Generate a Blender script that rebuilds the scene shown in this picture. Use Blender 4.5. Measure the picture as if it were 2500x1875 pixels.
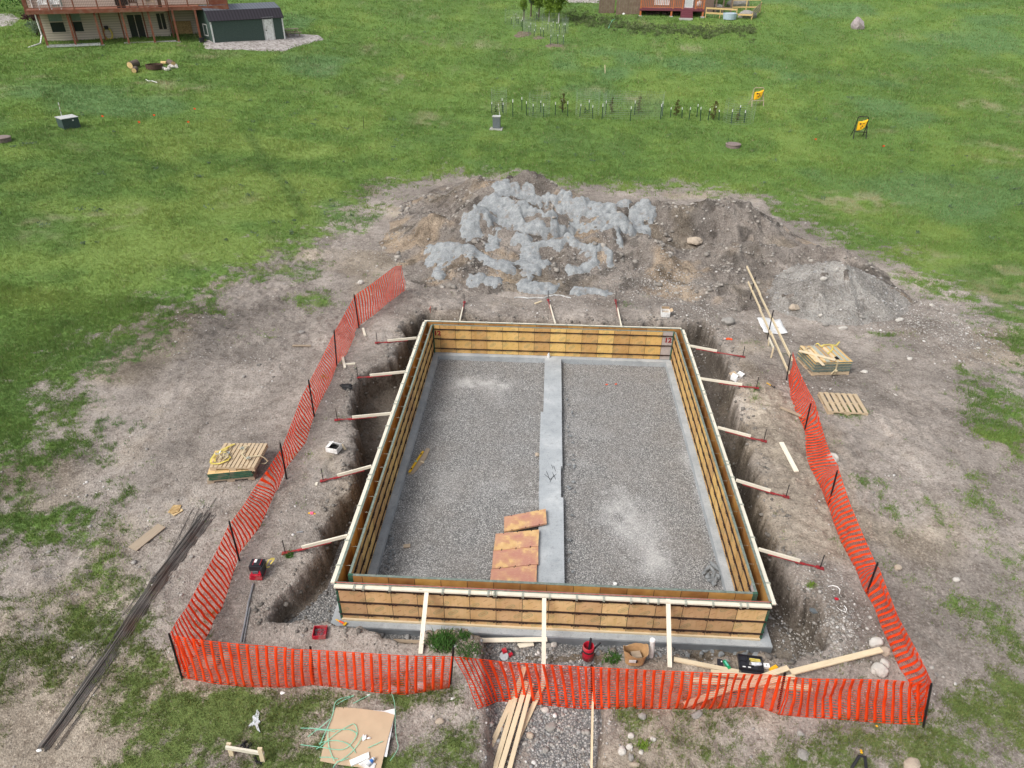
import bpy, math, random
import numpy as np
from mathutils import Vector
random.seed(7); RNG=np.random.default_rng(11)
R=math.radians
for o in list(bpy.data.objects): bpy.data.objects.remove(o)
scene=bpy.context.scene; COL=scene.collection
# ------------------------------------------------------------------ camera
CP=(4.512,-10.715,13.515); YAW,PIT,ROL,FPX=-0.05,0.564,0.007,1686.3
Fv=np.array([math.sin(YAW)*math.cos(PIT),math.cos(YAW)*math.cos(PIT),-math.sin(PIT)])
Rv=np.array([math.cos(YAW),-math.sin(YAW),0.]); Uv=np.cross(Rv,Fv)
R2=Rv*math.cos(ROL)+Uv*math.sin(ROL); U2=-Rv*math.sin(ROL)+Uv*math.cos(ROL)
CPa=np.array(CP)
from mathutils import Matrix
cam=bpy.data.cameras.new('camera'); cam.sensor_width=36; cam.lens=36*FPX/2500; cam.clip_end=3000; cam.clip_start=.1
co=bpy.data.objects.new('camera',cam); COL.objects.link(co)
m=Matrix.Identity(4)
for i in range(3): m[i][0]=R2[i]; m[i][1]=U2[i]; m[i][2]=-Fv[i]; m[i][3]=CP[i]
co.matrix_world=m; scene.camera=co
# ------------------------------------------------------------------ light: bright overcast
SUN_EL,SUN_ROT=R(50),R(228)
w=bpy.data.worlds.new('World'); scene.world=w; w.use_nodes=True
nt=w.node_tree; bg=nt.nodes['Background']
sky=nt.nodes.new('ShaderNodeTexSky'); sky.sky_type='NISHITA'; sky.sun_disc=False
sky.sun_elevation=SUN_EL; sky.sun_rotation=SUN_ROT; sky.air_density=1.0; sky.dust_density=4.0; sky.ozone_density=.6
hs=nt.nodes.new('ShaderNodeHueSaturation'); hs.inputs['Saturation'].default_value=.35
nt.links.new(sky.outputs[0],hs.inputs['Color']); nt.links.new(hs.outputs[0],bg.inputs[0]); bg.inputs[1].default_value=.145
sl=bpy.data.lights.new('sun','SUN'); sl.energy=1.55; sl.angle=R(24); sl.color=(1,.965,.92)
so=bpy.data.objects.new('sun',sl); COL.objects.link(so)
sd=Vector((math.sin(SUN_ROT)*math.cos(SUN_EL),math.cos(SUN_ROT)*math.cos(SUN_EL),math.sin(SUN_EL)))
so.rotation_euler=sd.to_track_quat('Z','Y').to_euler()
scene.view_settings.view_transform='Standard'; scene.view_settings.look='None'
scene.view_settings.exposure=.39; scene.view_settings.gamma=1
# ------------------------------------------------------------------ pixel helpers (full-size photo pixels)
CR=dict(A=(0,0,.4069),B=(1150,0,.3617),C=(900,380,.3617),D=(1600,450,.3617),E=(400,600,.3616),G=(0,1100,.467),H=(700,1350,.3617),I=(1400,1350,.4521),
 F=(0,0,1.1302),a=(1150,200,.3165),b=(1000,740,.1582),c=(1350,740,.2034),d=(750,1350,.226),e=(1150,1200,.1808),f=(1700,1300,.2049),g=(1900,750,.2411),h=(650,750,.2411))
def px(k,x,y):
    o=CR[k]; return (o[0]+x*o[2],o[1]+y*o[2])
def ray(p): return Fv+R2*(p[0]-1250)/FPX-U2*(p[1]-937.5)/FPX
def atz(p,z):
    d=ray(p); return CPa+d*((z-CPa[2])/d[2])
# ------------------------------------------------------------------ numpy noise
def _h(ix,iy,s):
    n=(ix.astype(np.int64)*374761393+iy.astype(np.int64)*668265263+s*974711)&0xffffffff
    n=((n^(n>>13))*1274126177)&0xffffffff
    return ((n^(n>>16))&0xffff)/65535.
def vn(x,y,s=0):
    ix=np.floor(x);iy=np.floor(y);fx=x-ix;fy=y-iy;fx=fx*fx*fx*(fx*(fx*6-15)+10);fy=fy*fy*fy*(fy*(fy*6-15)+10)
    a=_h(ix,iy,s);b=_h(ix+1,iy,s);c=_h(ix,iy+1,s);d=_h(ix+1,iy+1,s)
    return (a*(1-fx)+b*fx)*(1-fy)+(c*(1-fx)+d*fx)*fy
def fbm(x,y,sc,oc=4,s=0,g=.5):
    x=np.asarray(x,float)/sc;y=np.asarray(y,float)/sc;t=0;a=1;n=0
    for i in range(oc):
        t=t+a*(vn(x,y,s+i*17)*2-1);n+=a;a*=g;x,y=x*1.87+y*.71+3.1,y*1.87-x*.71/1.0+1.7
    return t/n
def sst(a,b,x):
    t=np.clip((x-a)/(b-a),0,1); return t*t*(3-2*t)
# ------------------------------------------------------------------ terrain
WX,LY=9.75,13.02
TP=np.array([(-4,-1,.5),(-4,6,.88),(-2.6,8,.95),(11.6,8,.88),(-5,12,1.0),(4,-4,.15),(4,-9,0),(-8,-5,.35),(12,-3,.42),(11.7,.6,.66),(11.4,-1.2,.5),(12.5,5,.78),(14,12,.92),(5,15,.92),(-15,5,1.3),(20,5,.8),(20,-5,.3),(-15,-8,.6),
 (-25,25,3.0),(-14,25,1.9),(4,24,.8),(20,25,.8),(4,36,1.3),(22,38,1.4),(0,48,2.2),(20,49,2.3),(34,45,2.4),(-28,56,5.7),(-46,55,6.4),(-16,60,4.7),(-12,45,2.7),
 (1,68,4.4),(14,74,5.2),(20,84,6.45),(27,84,6.45),(40,85,6.8),(48,62,4.2),(50,95,8),(0,92,7.2),(-32,92,9.5),(-70,70,8),(70,60,5),(60,0,1.5),(-60,0,4),(60,-60,0),(-60,-60,1),(0,-60,-.5),(0,150,13),(90,150,13),(-90,150,13)],float)
def tps_fit(P):
    n=len(P);d=np.hypot(P[:,None,0]-P[None,:,0],P[:,None,1]-P[None,:,1]);K=np.where(d>0,d*d*np.log(d+1e-9),0)+np.eye(n)*8
    A=np.zeros((n+3,n+3));A[:n,:n]=K;A[:n,n]=1;A[:n,n+1:]=P[:,:2];A[n,:n]=1;A[n+1:,:n]=P[:,:2].T
    return np.linalg.solve(A,np.r_[P[:,2],0,0,0])
TW=tps_fit(TP)
def base0(x,y):
    x=np.clip(x,-95,95);y=np.clip(y,-70,155);z=TW[-3]+TW[-2]*x+TW[-1]*y
    for (a,b,_),k in zip(TP,TW): 
        r=(x-a)**2+(y-b)**2; z=z+k*.5*r*np.log(r+1e-9)
    return z
def segdist(x,y,P,closed=True):
    n=len(P);best=np.full(x.shape,1e9);ins=np.zeros(x.shape,bool)
    for i in range(n if closed else n-1):
        ax,ay=P[i][:2];bx,by=P[(i+1)%n][:2];dx,dy=bx-ax,by-ay;L=dx*dx+dy*dy+1e-12
        t=np.clip(((x-ax)*dx+(y-ay)*dy)/L,0,1);best=np.minimum(best,np.hypot(x-ax-t*dx,y-ay-t*dy))
        if closed:
            c=((ay>y)!=(by>y))&(x<(bx-ax)*(y-ay)/((by-ay) if abs(by-ay)>1e-9 else 1e-9)+ax);ins^=c
    return np.where(ins,-best,best) if closed else best
PITP=[atz(px(*q[:3]),q[3]) for q in [('E',1640,560,.8),('E',1600,700,.75),('E',1560,800,.75),('E',1330,925,.75),('E',1285,1010,.75),('E',1290,1100,.72),('E',1265,1180,.7),('E',1320,1290,.7),('E',1295,1440,.7),('E',1262,1600,.65),
 ('G',1690,430,.6),('G',1640,600,.6),('G',1560,690,.55),('G',1420,790,.5),('G',1395,890,.4),('H',20,495,.3),('H',290,528,.25),('H',420,548,.25),('H',700,590,.25),('H',900,618,.25),('H',960,570,.25),('H',1150,545,.25),('H',1290,600,.25),('H',1400,700,.2),
 ('H',2150,700,.15),('I',200,560,.2),('I',420,590,.2),('I',800,600,.2),('I',1200,603,.25),('I',1325,582,.3),('I',1310,470,.35),('I',1235,330,.45),('I',1150,170,.5),('F',1700,1300,.5),('F',1655,1200,.55),('F',1630,1110,.6),('D',490,1600,.6),('D',470,1450,.65),('D',430,1300,.65),('D',405,1150,.7),('D',330,1000,.75),('D',270,955,.8)]]
PITP+= [np.array([9.6,14.15,.8]),np.array([7,13.75,.8]),np.array([4,13.95,.8]),np.array([1.5,13.8,.8]),np.array([-.4,14.2,.8])]
for _p in PITP:
    if _p[0]>10: _p[0]+=.18 if _p[1]<0 else .34
TRL=[atz(px(*q),.15) for q in [('H',1300,600),('H',1335,900),('H',1330,1452)]]
TRR=[atz(px(*q),.15) for q in [('H',2150,700),('H',2150,1000),('H',2120,1452)]]
TRP=TRL+[TRL[-1]+np.array([0,-4,0]),TRR[-1]+np.array([0,-4,0])]+TRR[::-1]
# spoil heap ridges: (crop,x,y,z) chains
CH=[[('C',710,140,2.9),('C',820,185,2.9)],[('C',900,185,3.2),('C',1045,120,3.5),('C',1200,190,3.05),('C',1430,290,2.65)],[('C',1430,290,2.65),('C',1580,330,2.5),('C',1900,310,2.65)],
 [('C',1900,310,2.65),('C',2100,345,2.5)],[('D',270,150,2.5),('D',500,90,2.9),('D',640,130,2.65),('D',740,225,2.0),('D',800,300,1.5)],
 [('D',420,400,2.0),('D',560,385,2.1),('D',720,430,1.9),('D',870,430,1.8),('D',1040,440,1.7)],[('D',1040,440,1.7),('D',1250,450,1.7),('D',1380,490,1.6),('D',1420,560,1.3),('D',1500,640,1.1)],
 [('C',430,415,2.2),('C',480,430,2.1)],[('C',690,370,2.5),('C',740,360,2.6)],[('C',800,230,2.9),('C',1000,330,2.6),('C',1200,390,2.4)],[('C',1560,410,2.3),('C',1700,420,2.3)],
 [('C',850,500,1.95),('C',1000,540,1.9),('C',1230,575,1.8),('C',1380,555,1.9)],[('C',520,600,1.9),('C',660,620,1.8)],[('C',1500,640,1.65),('C',1640,640,1.7)],
 [('C',1870,540,2.2),('C',2000,640,1.9),('C',2060,720,1.5),('C',2050,830,1.2)],[('D',0,380,2.1),('D',80,520,1.7)],[('C',1500,560,2.0),('C',1620,500,2.2)],[('C',930,640,1.55),('C',1000,630,1.5)],[('C',1300,690,1.4),('C',1420,660,1.5)]]
CHW=[[atz(px(*q[:3]),q[3]) for q in c] for c in CH]
GP=[atz(px('D',1230,555),2.15),atz(px('D',1150,610),1.95)]
HPB=[atz(px(*q[:3]),.85) for q in [('C',0,620),('C',200,360),('C',430,240),('C',640,180),('C',1045,200),('C',1430,330),('D',0,180),('D',650,200),('D',850,240),('D',1200,420),('D',1450,560),('D',1650,640),('D',1860,800),('D',1830,880),('D',1600,950),('D',1100,930),('D',880,900),('D',400,900),('C',1900,980),('C',1400,960),('C',600,970),('C',250,900)]]
RUT=[[(-9.5,11.5),(-8,9.6),(-7.2,7.5),(-7,5)],[(-8.1,12.2),(-6.7,10.1),(-5.9,7.9),(-5.7,5)],[(-12,7.5),(-9,6.3),(-7.5,4.2),(-7.4,1)],[(-12,6.2),(-9.6,5.1),(-8.6,3.2),(-8.6,0.5)],[(14.2,13),(15,9.5),(15.4,5),(15,0)],[(15.7,13),(16.5,9.5),(16.9,5),(16.6,0)]]
def seg3(x,y,c,slope,rnd=.5):
    best=np.full(x.shape,-1e9)
    if len(c)==1: c=c+c
    for a,b in zip(c[:-1],c[1:]):
        dx,dy=b[0]-a[0],b[1]-a[1];L=dx*dx+dy*dy+1e-9;t=np.clip(((x-a[0])*dx+(y-a[1])*dy)/L,0,1)
        d=np.hypot(x-a[0]-t*dx,y-a[1]-t*dy);best=np.maximum(best,a[2]+(b[2]-a[2])*t-slope*(np.sqrt(d*d+rnd*rnd)-rnd))
    return best
def smax(a,b,k=.12):
    h=np.clip(.5+.5*(a-b)/k,0,1); return b*(1-h)+a*h+k*h*(1-h)
def ground_only(x,y,detail=True):
    z=base0(x,y)
    gnear=sst(26,14,np.hypot((x-5)*.9,(y-6)))
    z=z+fbm(x,y,14,3,5)*.25*(1-gnear)*sst(0,30,np.hypot(x-5,y-6))+fbm(x,y,3.5,3,6)*.06
    # terrace / bank in the field and bank below the far deck
    m=(np.abs(x-5)<18)&(np.abs(y-4)<16)
    if m.any():
        X,Y=x[m],y[m];Z=z[m]
        for TKp in RUT: dr=segdist(X+fbm(X,Y,2.,2,55)*.12,Y,TKp,False);fa=.35+.9*vn(X*.5,Y*.5,77);Z=Z-.028*fa*np.exp(-(dr/.15)**2)+.012*fa*np.exp(-((dr-.26)/.07)**2)
        wx=X+fbm(X,Y,.8,3,21)*.16+fbm(X,Y,2.2,2,22)*.12;wy=Y+fbm(X,Y,.8,3,23)*.16+fbm(X,Y,2.2,2,24)*.1
        d=segdist(wx,wy,PITP);dt=segdist(wx,wy,TRP)
        fl=-.27+fbm(X,Y,1.2,3,31)*.06+.10*sst(8,12,Y)*sst(1.0,.0,X)+.06*sst(8.7,9.9,X)*sst(3,9,Y)-.20*np.exp(-((d+.28)/.16)**2)*sst(9,10,X)
        rim=(fbm(X,Y,.45,3,33)*.07+.06)*np.exp(-((d-.25)/.35)**2)
        up=sst(-.15,.03,d+fbm(X,Y,.35,3,35)*.12+fbm(X,Y,.12,2,36)*.04); up=.16*sst(-.8,-.2,d)+.84*up
        frontm=sst(0.,-1.2,Y); 
        # low spoil shoulder along both long sides
        Z=Z+rim+ .14*np.exp(-((d-.9)/.7)**2)*sst(-1,2,Y)+.12*np.exp(-((d-.45)/.45)**2)*sst(10,11,X)*sst(4,1,Y)*sst(-1.6,-.6,Y)
        zz=fl+(Z-fl)*np.clip(up,0,1)
        tf=-.2+.02*(-Y-1)+fbm(X,Y,.9,3,41)*.03
        ut=sst(-.14,.06,dt); zt=tf+(zz-tf)*ut
        z[m]=np.where(Y<-.6,np.minimum(zz,zt),zz)
    if detail:
        dist=gnear*(.55+1.3*sst(-.05,.45,fbm(x,y,4.,3,50)));z=z+dist*(fbm(x,y,.5,3,51)*.03+np.abs(fbm(x,y,.26,2,53))*.05+fbm(x,y,.15,1,52)*.022)
        z=np.where((x>.1)&(x<WX-.1)&(y>.1)&(y<LY-.1),-.48,z)
    return z
def pile_h(x,y):
    """absolute z of the spoil heap; -9 where there is none"""
    out=np.full(x.shape,-9.); m=(x>-9)&(x<21)&(y>12.5)&(y<34)
    if not m.any(): return out
    X,Y=x[m],y[m];g=ground_only(X,Y,False)
    wx=X+fbm(X,Y,1.1,3,61)*.35;wy=Y+fbm(X,Y,1.1,3,62)*.35
    d=segdist(wx,wy,HPB)
    dome=g-.25+.62*sst(.5,-3.0,d)+.14*sst(.6,-.5,d)
    z=dome
    for c in CHW: z=smax(z,seg3(wx,wy,c,.72,.18),.14)
    gp=.02+seg3(X+fbm(X,Y,.7,2,66)*.12,Y,GP,.56,.6)
    z=smax(z,gp,.15)
    z=z+(fbm(X,Y,2.0,3,66)*.22-np.abs(fbm(X,Y,1.1,4,67))*.33+.07+np.abs(fbm(X,Y,.42,3,68))*.16+fbm(X,Y,.17,2,69)*.05)*sst(-.05,.35,z-g)
    out[m]=np.where((z>g-.22)&(d<2.5),z,-9); return out
def sp(a,b,st,far,gr=1.22):
    c=list(np.arange(a,b,st));s=st;x=c[-1];r=[]
    while x<far[1]: s=min(s*gr,12 if x<130 else 60);x+=s;r.append(x)
    s=st;x=a;l=[]
    while x>far[0]: s=min(s*gr,12 if x>-130 else 60);x-=s;l.append(x)
    return np.array(l[::-1]+c+r)
GX=sp(-14,22,.075,(-700,700),1.06);GY=sp(-6.5,30,.075,(-500,900),1.06)
XX,YY=np.meshgrid(GX,GY); ZG=ground_only(XX.ravel(),YY.ravel()).reshape(XX.shape)
ZT=np.maximum(ZG,pile_h(XX.ravel(),YY.ravel()).reshape(XX.shape))
def bil(Z,x,y):
    x=np.asarray(x,float);y=np.asarray(y,float)
    i=np.clip(np.searchsorted(GX,x)-1,0,len(GX)-2);j=np.clip(np.searchsorted(GY,y)-1,0,len(GY)-2)
    fx=(x-GX[i])/(GX[i+1]-GX[i]);fy=(y-GY[j])/(GY[j+1]-GY[j])
    return (Z[j,i]*(1-fx)+Z[j,i+1]*fx)*(1-fy)+(Z[j+1,i]*(1-fx)+Z[j+1,i+1]*fx)*fy
def gz(x,y): return float(bil(ZT,x,y))
def at(p,lift=0.):
    d=ray(p);d=d/np.linalg.norm(d);t=np.concatenate([np.arange(8,60,.03),np.arange(60,400,.1)])
    P=CPa[None]+d[None]*t[:,None];h=bil(ZT,P[:,0],P[:,1])+lift;k=np.argmax(P[:,2]<h)
    return P[k]
def Q(k,x,y,lift=0.): return at(px(k,x,y),lift)
def QZ(k,x,y,z): return atz(px(k,x,y),z)
def above(base,p):
    """3D point on the pixel ray p nearest to the vertical line through base"""
    d=ray(p);h=np.hypot(d[0],d[1]);t=((base[0]-CPa[0])*d[0]+(base[1]-CPa[1])*d[1])/(h*h)
    return CPa+d*t
# ------------------------------------------------------------------ grass cover and colours (true colours of the ground cover)
# dirt region boundary (photo pixel outline, projected to the ground)
DB=[('F',1000,400),('F',870,445),('F',800,505),('F',720,545),('F',640,610),('F',540,640),('F',470,690),('F',380,735),('F',320,790),('F',270,850),('F',235,930),('F',215,1010),('F',215,1090),('F',150,1180),('F',110,1250),('F',40,1330),('F',-80,1420),
 ('F',-60,1680),('F',500,1720),('F',1200,1720),('F',2300,1700),('F',2290,1080),('F',2212,1015),('F',2120,950),('F',2085,880),('F',2120,800),('F',2100,740),('F',2015,655),('F',1900,590),('F',1830,540),('F',1700,480),('F',1610,440),('F',1300,420)]
DBW=[atz(px(*q),.8) for q in DB]
# blobs of extra (+) or missing (-) grass: crop,x,y, radius along x and y in metres, weight
BL=[('F',680,680,1.3,.9,2.2),('F',1330,1560,.7,.4,-.6),('F',240,1330,1.6,1.3,1.3),('F',150,1420,1.8,1.0,1.0),('F',400,1430,1.0,.8,.8),('F',350,1560,2.0,1.2,1.5),('F',560,1530,1.6,.6,1.4),('F',900,1480,1.4,.6,1.3),('F',930,1600,1.8,.9,1.6),('F',700,1640,1.2,.5,1.0),
 ('F',340,1640,.9,.6,.8),('F',130,1600,1.3,.8,-1.2),('F',880,1560,.9,.4,-1.5),('F',480,1440,.8,.6,-.9),('F',1380,1560,1.0,.5,1.0),('F',1520,1540,1.3,.5,1.3),('F',1850,1600,2.0,.7,1.3),('F',2100,1560,1.6,.8,1.2),('F',1650,1640,1.4,.4,.7),('F',1600,1570,1.5,.4,-.8),
 ('F',1780,1430,.9,.4,1.1),('F',1950,1240,.8,.9,.8),('F',1870,1060,.6,.7,1.1),('F',1830,920,1.0,.4,1.6),('F',2130,1170,1.6,1.4,.7),('F',2150,960,1.2,1.2,.9),('F',2180,1400,1.2,1.2,.8),('F',1620,880,.4,.4,1.2),('F',1650,770,.9,.3,1.1),('F',1680,790,.4,.4,1.2),('F',950,1385,.45,.22,2.6),('F',1075,1400,.3,.2,1.2),
 ('F',1890,740,1.2,.8,.8),('F',560,750,1.0,.6,.8),('F',210,1150,1.6,1.6,.5),('F',60,1180,2.5,2,.3),('F',150,1080,1.2,.9,-1.3),('F',60,1250,1.3,.9,-1.2),('F',230,1240,1.1,.7,.9),('F',2150,880,.8,.7,.9),('F',2120,1080,1.,.9,1.1),('F',2180,1250,.9,1.,1.),('F',2080,1330,.9,.8,.9),('F',2000,1130,.6,.6,.9),('F',1920,1130,.5,.8,1.),('F',2190,1530,1.,.8,1.),('F',2160,700,.8,.8,.8),('F',2080,830,.7,.5,.7),('F',650,620,1.8,1.2,1.0),('F',780,560,1.2,.7,.7),('F',450,1360,.5,.5,.5),('F',1510,1610,.5,.3,.5)]
BLW=[(atz(px(*b[:3]),.4),b[3],b[4],b[5]) for b in BL]
def cover(x,y):
    x=np.asarray(x,float);y=np.asarray(y,float)
    d=np.full(x.shape,6.);m=(np.abs(x-4)<34)&(y<45)&(y>-22)
    if m.any(): d[m]=segdist(x[m],y[m],DBW)
    hf=fbm(x,y,.22,3,83)*.75+fbm(x,y,.6,3,82)*.75;v=d*.42+fbm(x,y,2.6,4,81)*.8+hf*1.15-.12
    v=np.where(d<0,np.maximum(d*.5,-.62)+fbm(x,y,2.6,4,81)*.5+hf-.22,v)
    v=v+np.clip(sum(wt*.85*np.exp(-((x-c[0])/rx)**2-((y-c[1])/ry)**2) for c,rx,ry,wt in BLW),-1,1.5)+.42*sst(-1.6,-3.2,y)
    if m.any():
        dp=np.full(x.shape,9.);dp[m]=np.minimum(segdist(x[m],y[m],PITP),segdist(x[m],y[m],TRP)); v=v-1.5*sst(.12,-.05,dp)
    return v
TK1=[atz(px('F',*q),1.8) for q in ((545,320),(580,370),(620,400),(655,450))];TK2=[atz(px('F',*q),2.2) for q in ((140,245),(128,300),(112,350))]
def lush(x,y):
    """grass colour"""
    n1=fbm(x,y,11,3,91);n2=fbm(x,y,3.2,3,92);n3=fbm(x,y,.9,2,93)
    c=np.zeros(x.shape+(3,));dark=np.array([.115,.198,.052]);mid=np.array([.150,.248,.060]);yel=np.array([.208,.292,.076]);tan=np.array([.31,.31,.18]);blue=np.array([.125,.225,.09])
    a=sst(-.5,.35,n1*.45+n2*.45+n3*.45)[...,None];c=dark*(1-a)+mid*a
    lf=np.exp(-((x+15)/13)**2-((y-24)/11)**2)+.7*np.exp(-((x-2)/9)**2-((y-30)/8)**2)
    a=np.clip(sst(.0,.6,n2*.7+n1*.3+lf*.45-.05)*.9,0,1)[...,None];c=c*(1-a)+yel*a
    a=(sst(.25,.7,fbm(x,y,5,4,95)+.25*lf)*sst(-.2,.4,fbm(x,y,.7,3,96))*.85)[...,None];c=c*(1-a)+tan*a
    a=(sst(.25,.6,fbm(x,y,8,3,97)+.3*sst(10,40,x)*sst(20,60,y))*.7)[...,None];c=c*(1-a)+blue*a
    trk=np.minimum(segdist(x,y,TK1,False),segdist(x,y,TK2,False));a=(sst(.55,.1,trk+fbm(x,y,1.,2,98)*.2)*.6)[...,None];c=c*(1-a)+dark*.8*a
    near=(sst(3,-2,y)*.7)[...,None];c=c*(1-near)+np.array([.125,.15,.052])*near
    return c
# ------------------------------------------------------------------ materials
class N:
    def __init__(s,name,rough=.8,metal=0.):
        s.m=bpy.data.materials.new(name); s.m.use_nodes=True; s.t=s.m.node_tree; s.b=s.t.nodes['Principled BSDF']
        s.b.inputs['Roughness'].default_value=rough; s.b.inputs['Metallic'].default_value=metal; s.b.inputs['Specular IOR Level'].default_value=.3
    def n(s,ty,ins={},**kw):
        o=s.t.nodes.new('ShaderNode'+ty)
        for k,v in kw.items(): setattr(o,k,v)
        for k,v in ins.items():
            if isinstance(v,bpy.types.NodeSocket): s.t.links.new(v,o.inputs[k])
            else: o.inputs[k].default_value=v
        return o
    def math(s,op,a,b=0.,c=0.): return s.n('Math',{0:a,1:b,2:c},operation=op).outputs[0]
    def uv(s): return s.n('TexCoord').outputs['UV']
    def obj(s): return s.n('TexCoord').outputs['Object']
    def pos(s): return s.n('NewGeometry').outputs['Position']
    def noise(s,vec,sc,det=4,rough=.55,dis=0.): return s.n('TexNoise',{'Vector':vec,'Scale':sc,'Detail':det,'Roughness':rough,'Distortion':dis}).outputs[0]
    def map(s,vec,sc=(1,1,1),rot=(0,0,0),loc=(0,0,0)): return s.n('Mapping',{'Vector':vec,'Scale':sc,'Rotation':rot,'Location':loc}).outputs[0]
    def ramp(s,f,st):
        r=s.n('ValToRGB',{0:f});e=r.color_ramp.elements
        while len(e)>1: e.remove(e[-1])
        e[0].position=st[0][0];e[0].color=(*st[0][1],1)
        for p,c in st[1:]:
            k=e.new(p);k.color=(*c,1)
        return r.outputs[0]
    def mix(s,f,a,b,bt='MIX'):
        o=s.n('Mix',data_type='RGBA',blend_type=bt)
        for k,v in ((0,f),(6,a),(7,b)):
            if isinstance(v,bpy.types.NodeSocket): s.t.links.new(v,o.inputs[k])
            else: o.inputs[k].default_value=(*v,1) if isinstance(v,(tuple,list)) else v
        return o.outputs[2]
    def attr(s,n,fac=False): return s.n('Attribute',attribute_name=n).outputs[2 if fac else 0]
    def rnd(s): return s.n('ObjectInfo').outputs['Random']
    def col(s,c):
        if isinstance(c,bpy.types.NodeSocket): s.t.links.new(c,s.b.inputs['Base Color'])
        else: s.b.inputs['Base Color'].default_value=(*c,1)
        return s
    def bump(s,h,st=.3,d=.02):
        o=s.n('Bump',{'Height':h,'Strength':st,'Distance':d}); s.t.links.new(o.outputs[0],s.b.inputs['Normal']); return s
def simple(name,c,rough=.6,metal=0.,var=.25,sc=9.,bump=0.,dirt=None):
    k=N(name,rough,metal);n=k.noise(k.obj(),sc,4)
    d=tuple(x*(1-var) for x in c);l=tuple(min(1,x*(1+var)) for x in c)
    cc=k.ramp(n,[(.3,d),(.7,l)])
    if dirt: cc=k.mix(k.ramp(k.noise(k.obj(),sc*.4,5),[(.5,(0,0,0)),(.72,(.7,.7,.7))]),cc,dirt)
    k.col(cc)
    if bump: k.bump(k.noise(k.obj(),sc*6,3),bump,.01)
    return k.m
def wood(name,a,b,knots=True):
    k=N(name,.75);u=k.uv();r=k.rnd()
    off=k.n('CombineXYZ',{0:k.math('MULTIPLY',r,37.),1:k.math('MULTIPLY',r,11.)}).outputs[0]
    v=k.n('VectorMath',{0:u,1:off},operation='ADD').outputs[0]
    g=k.noise(k.map(v,(1.2,28,1)),2.2,5,.6,.6);c=k.ramp(g,[(.25,a),(.75,b)])
    if knots:
        vo=k.n('TexVoronoi',{'Vector':k.map(v,(1.6,9,1)),'Scale':1.}).outputs[0]
        c=k.mix(k.ramp(vo,[(.06,(1,1,1)),(.12,(0,0,0))]),c,tuple(x*.35 for x in a))
    c=k.mix(k.ramp(k.noise(v,2.5,3),[(.45,(0,0,0)),(.75,(.35,.35,.35))]),c,(.42,.36,.28))
    c=k.mix(k.math('MULTIPLY',r,.3),c,tuple(x*.6 for x in b))
    k.col(c).bump(g,.3,.004); return k.m
M={}
M['lumber']=wood('new_lumber',(.60,.47,.29),(.78,.67,.47))
M['lumber_white']=wood('pale_lumber',(.68,.62,.48),(.86,.81,.68))
M['old_wood']=wood('weathered_wood',(.27,.21,.15),(.46,.37,.27))
M['pallet_wood']=wood('pallet_wood',(.42,.31,.19),(.62,.49,.33))
M['deck_red']=wood('red_stained_wood',(.19,.06,.035),(.28,.095,.055),False)
M['deck_orange']=wood('orange_stained_wood',(.42,.12,.04),(.55,.17,.06),False)
M['brown_wood']=wood('brown_fence_wood',(.13,.09,.065),(.21,.15,.11),False)
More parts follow.
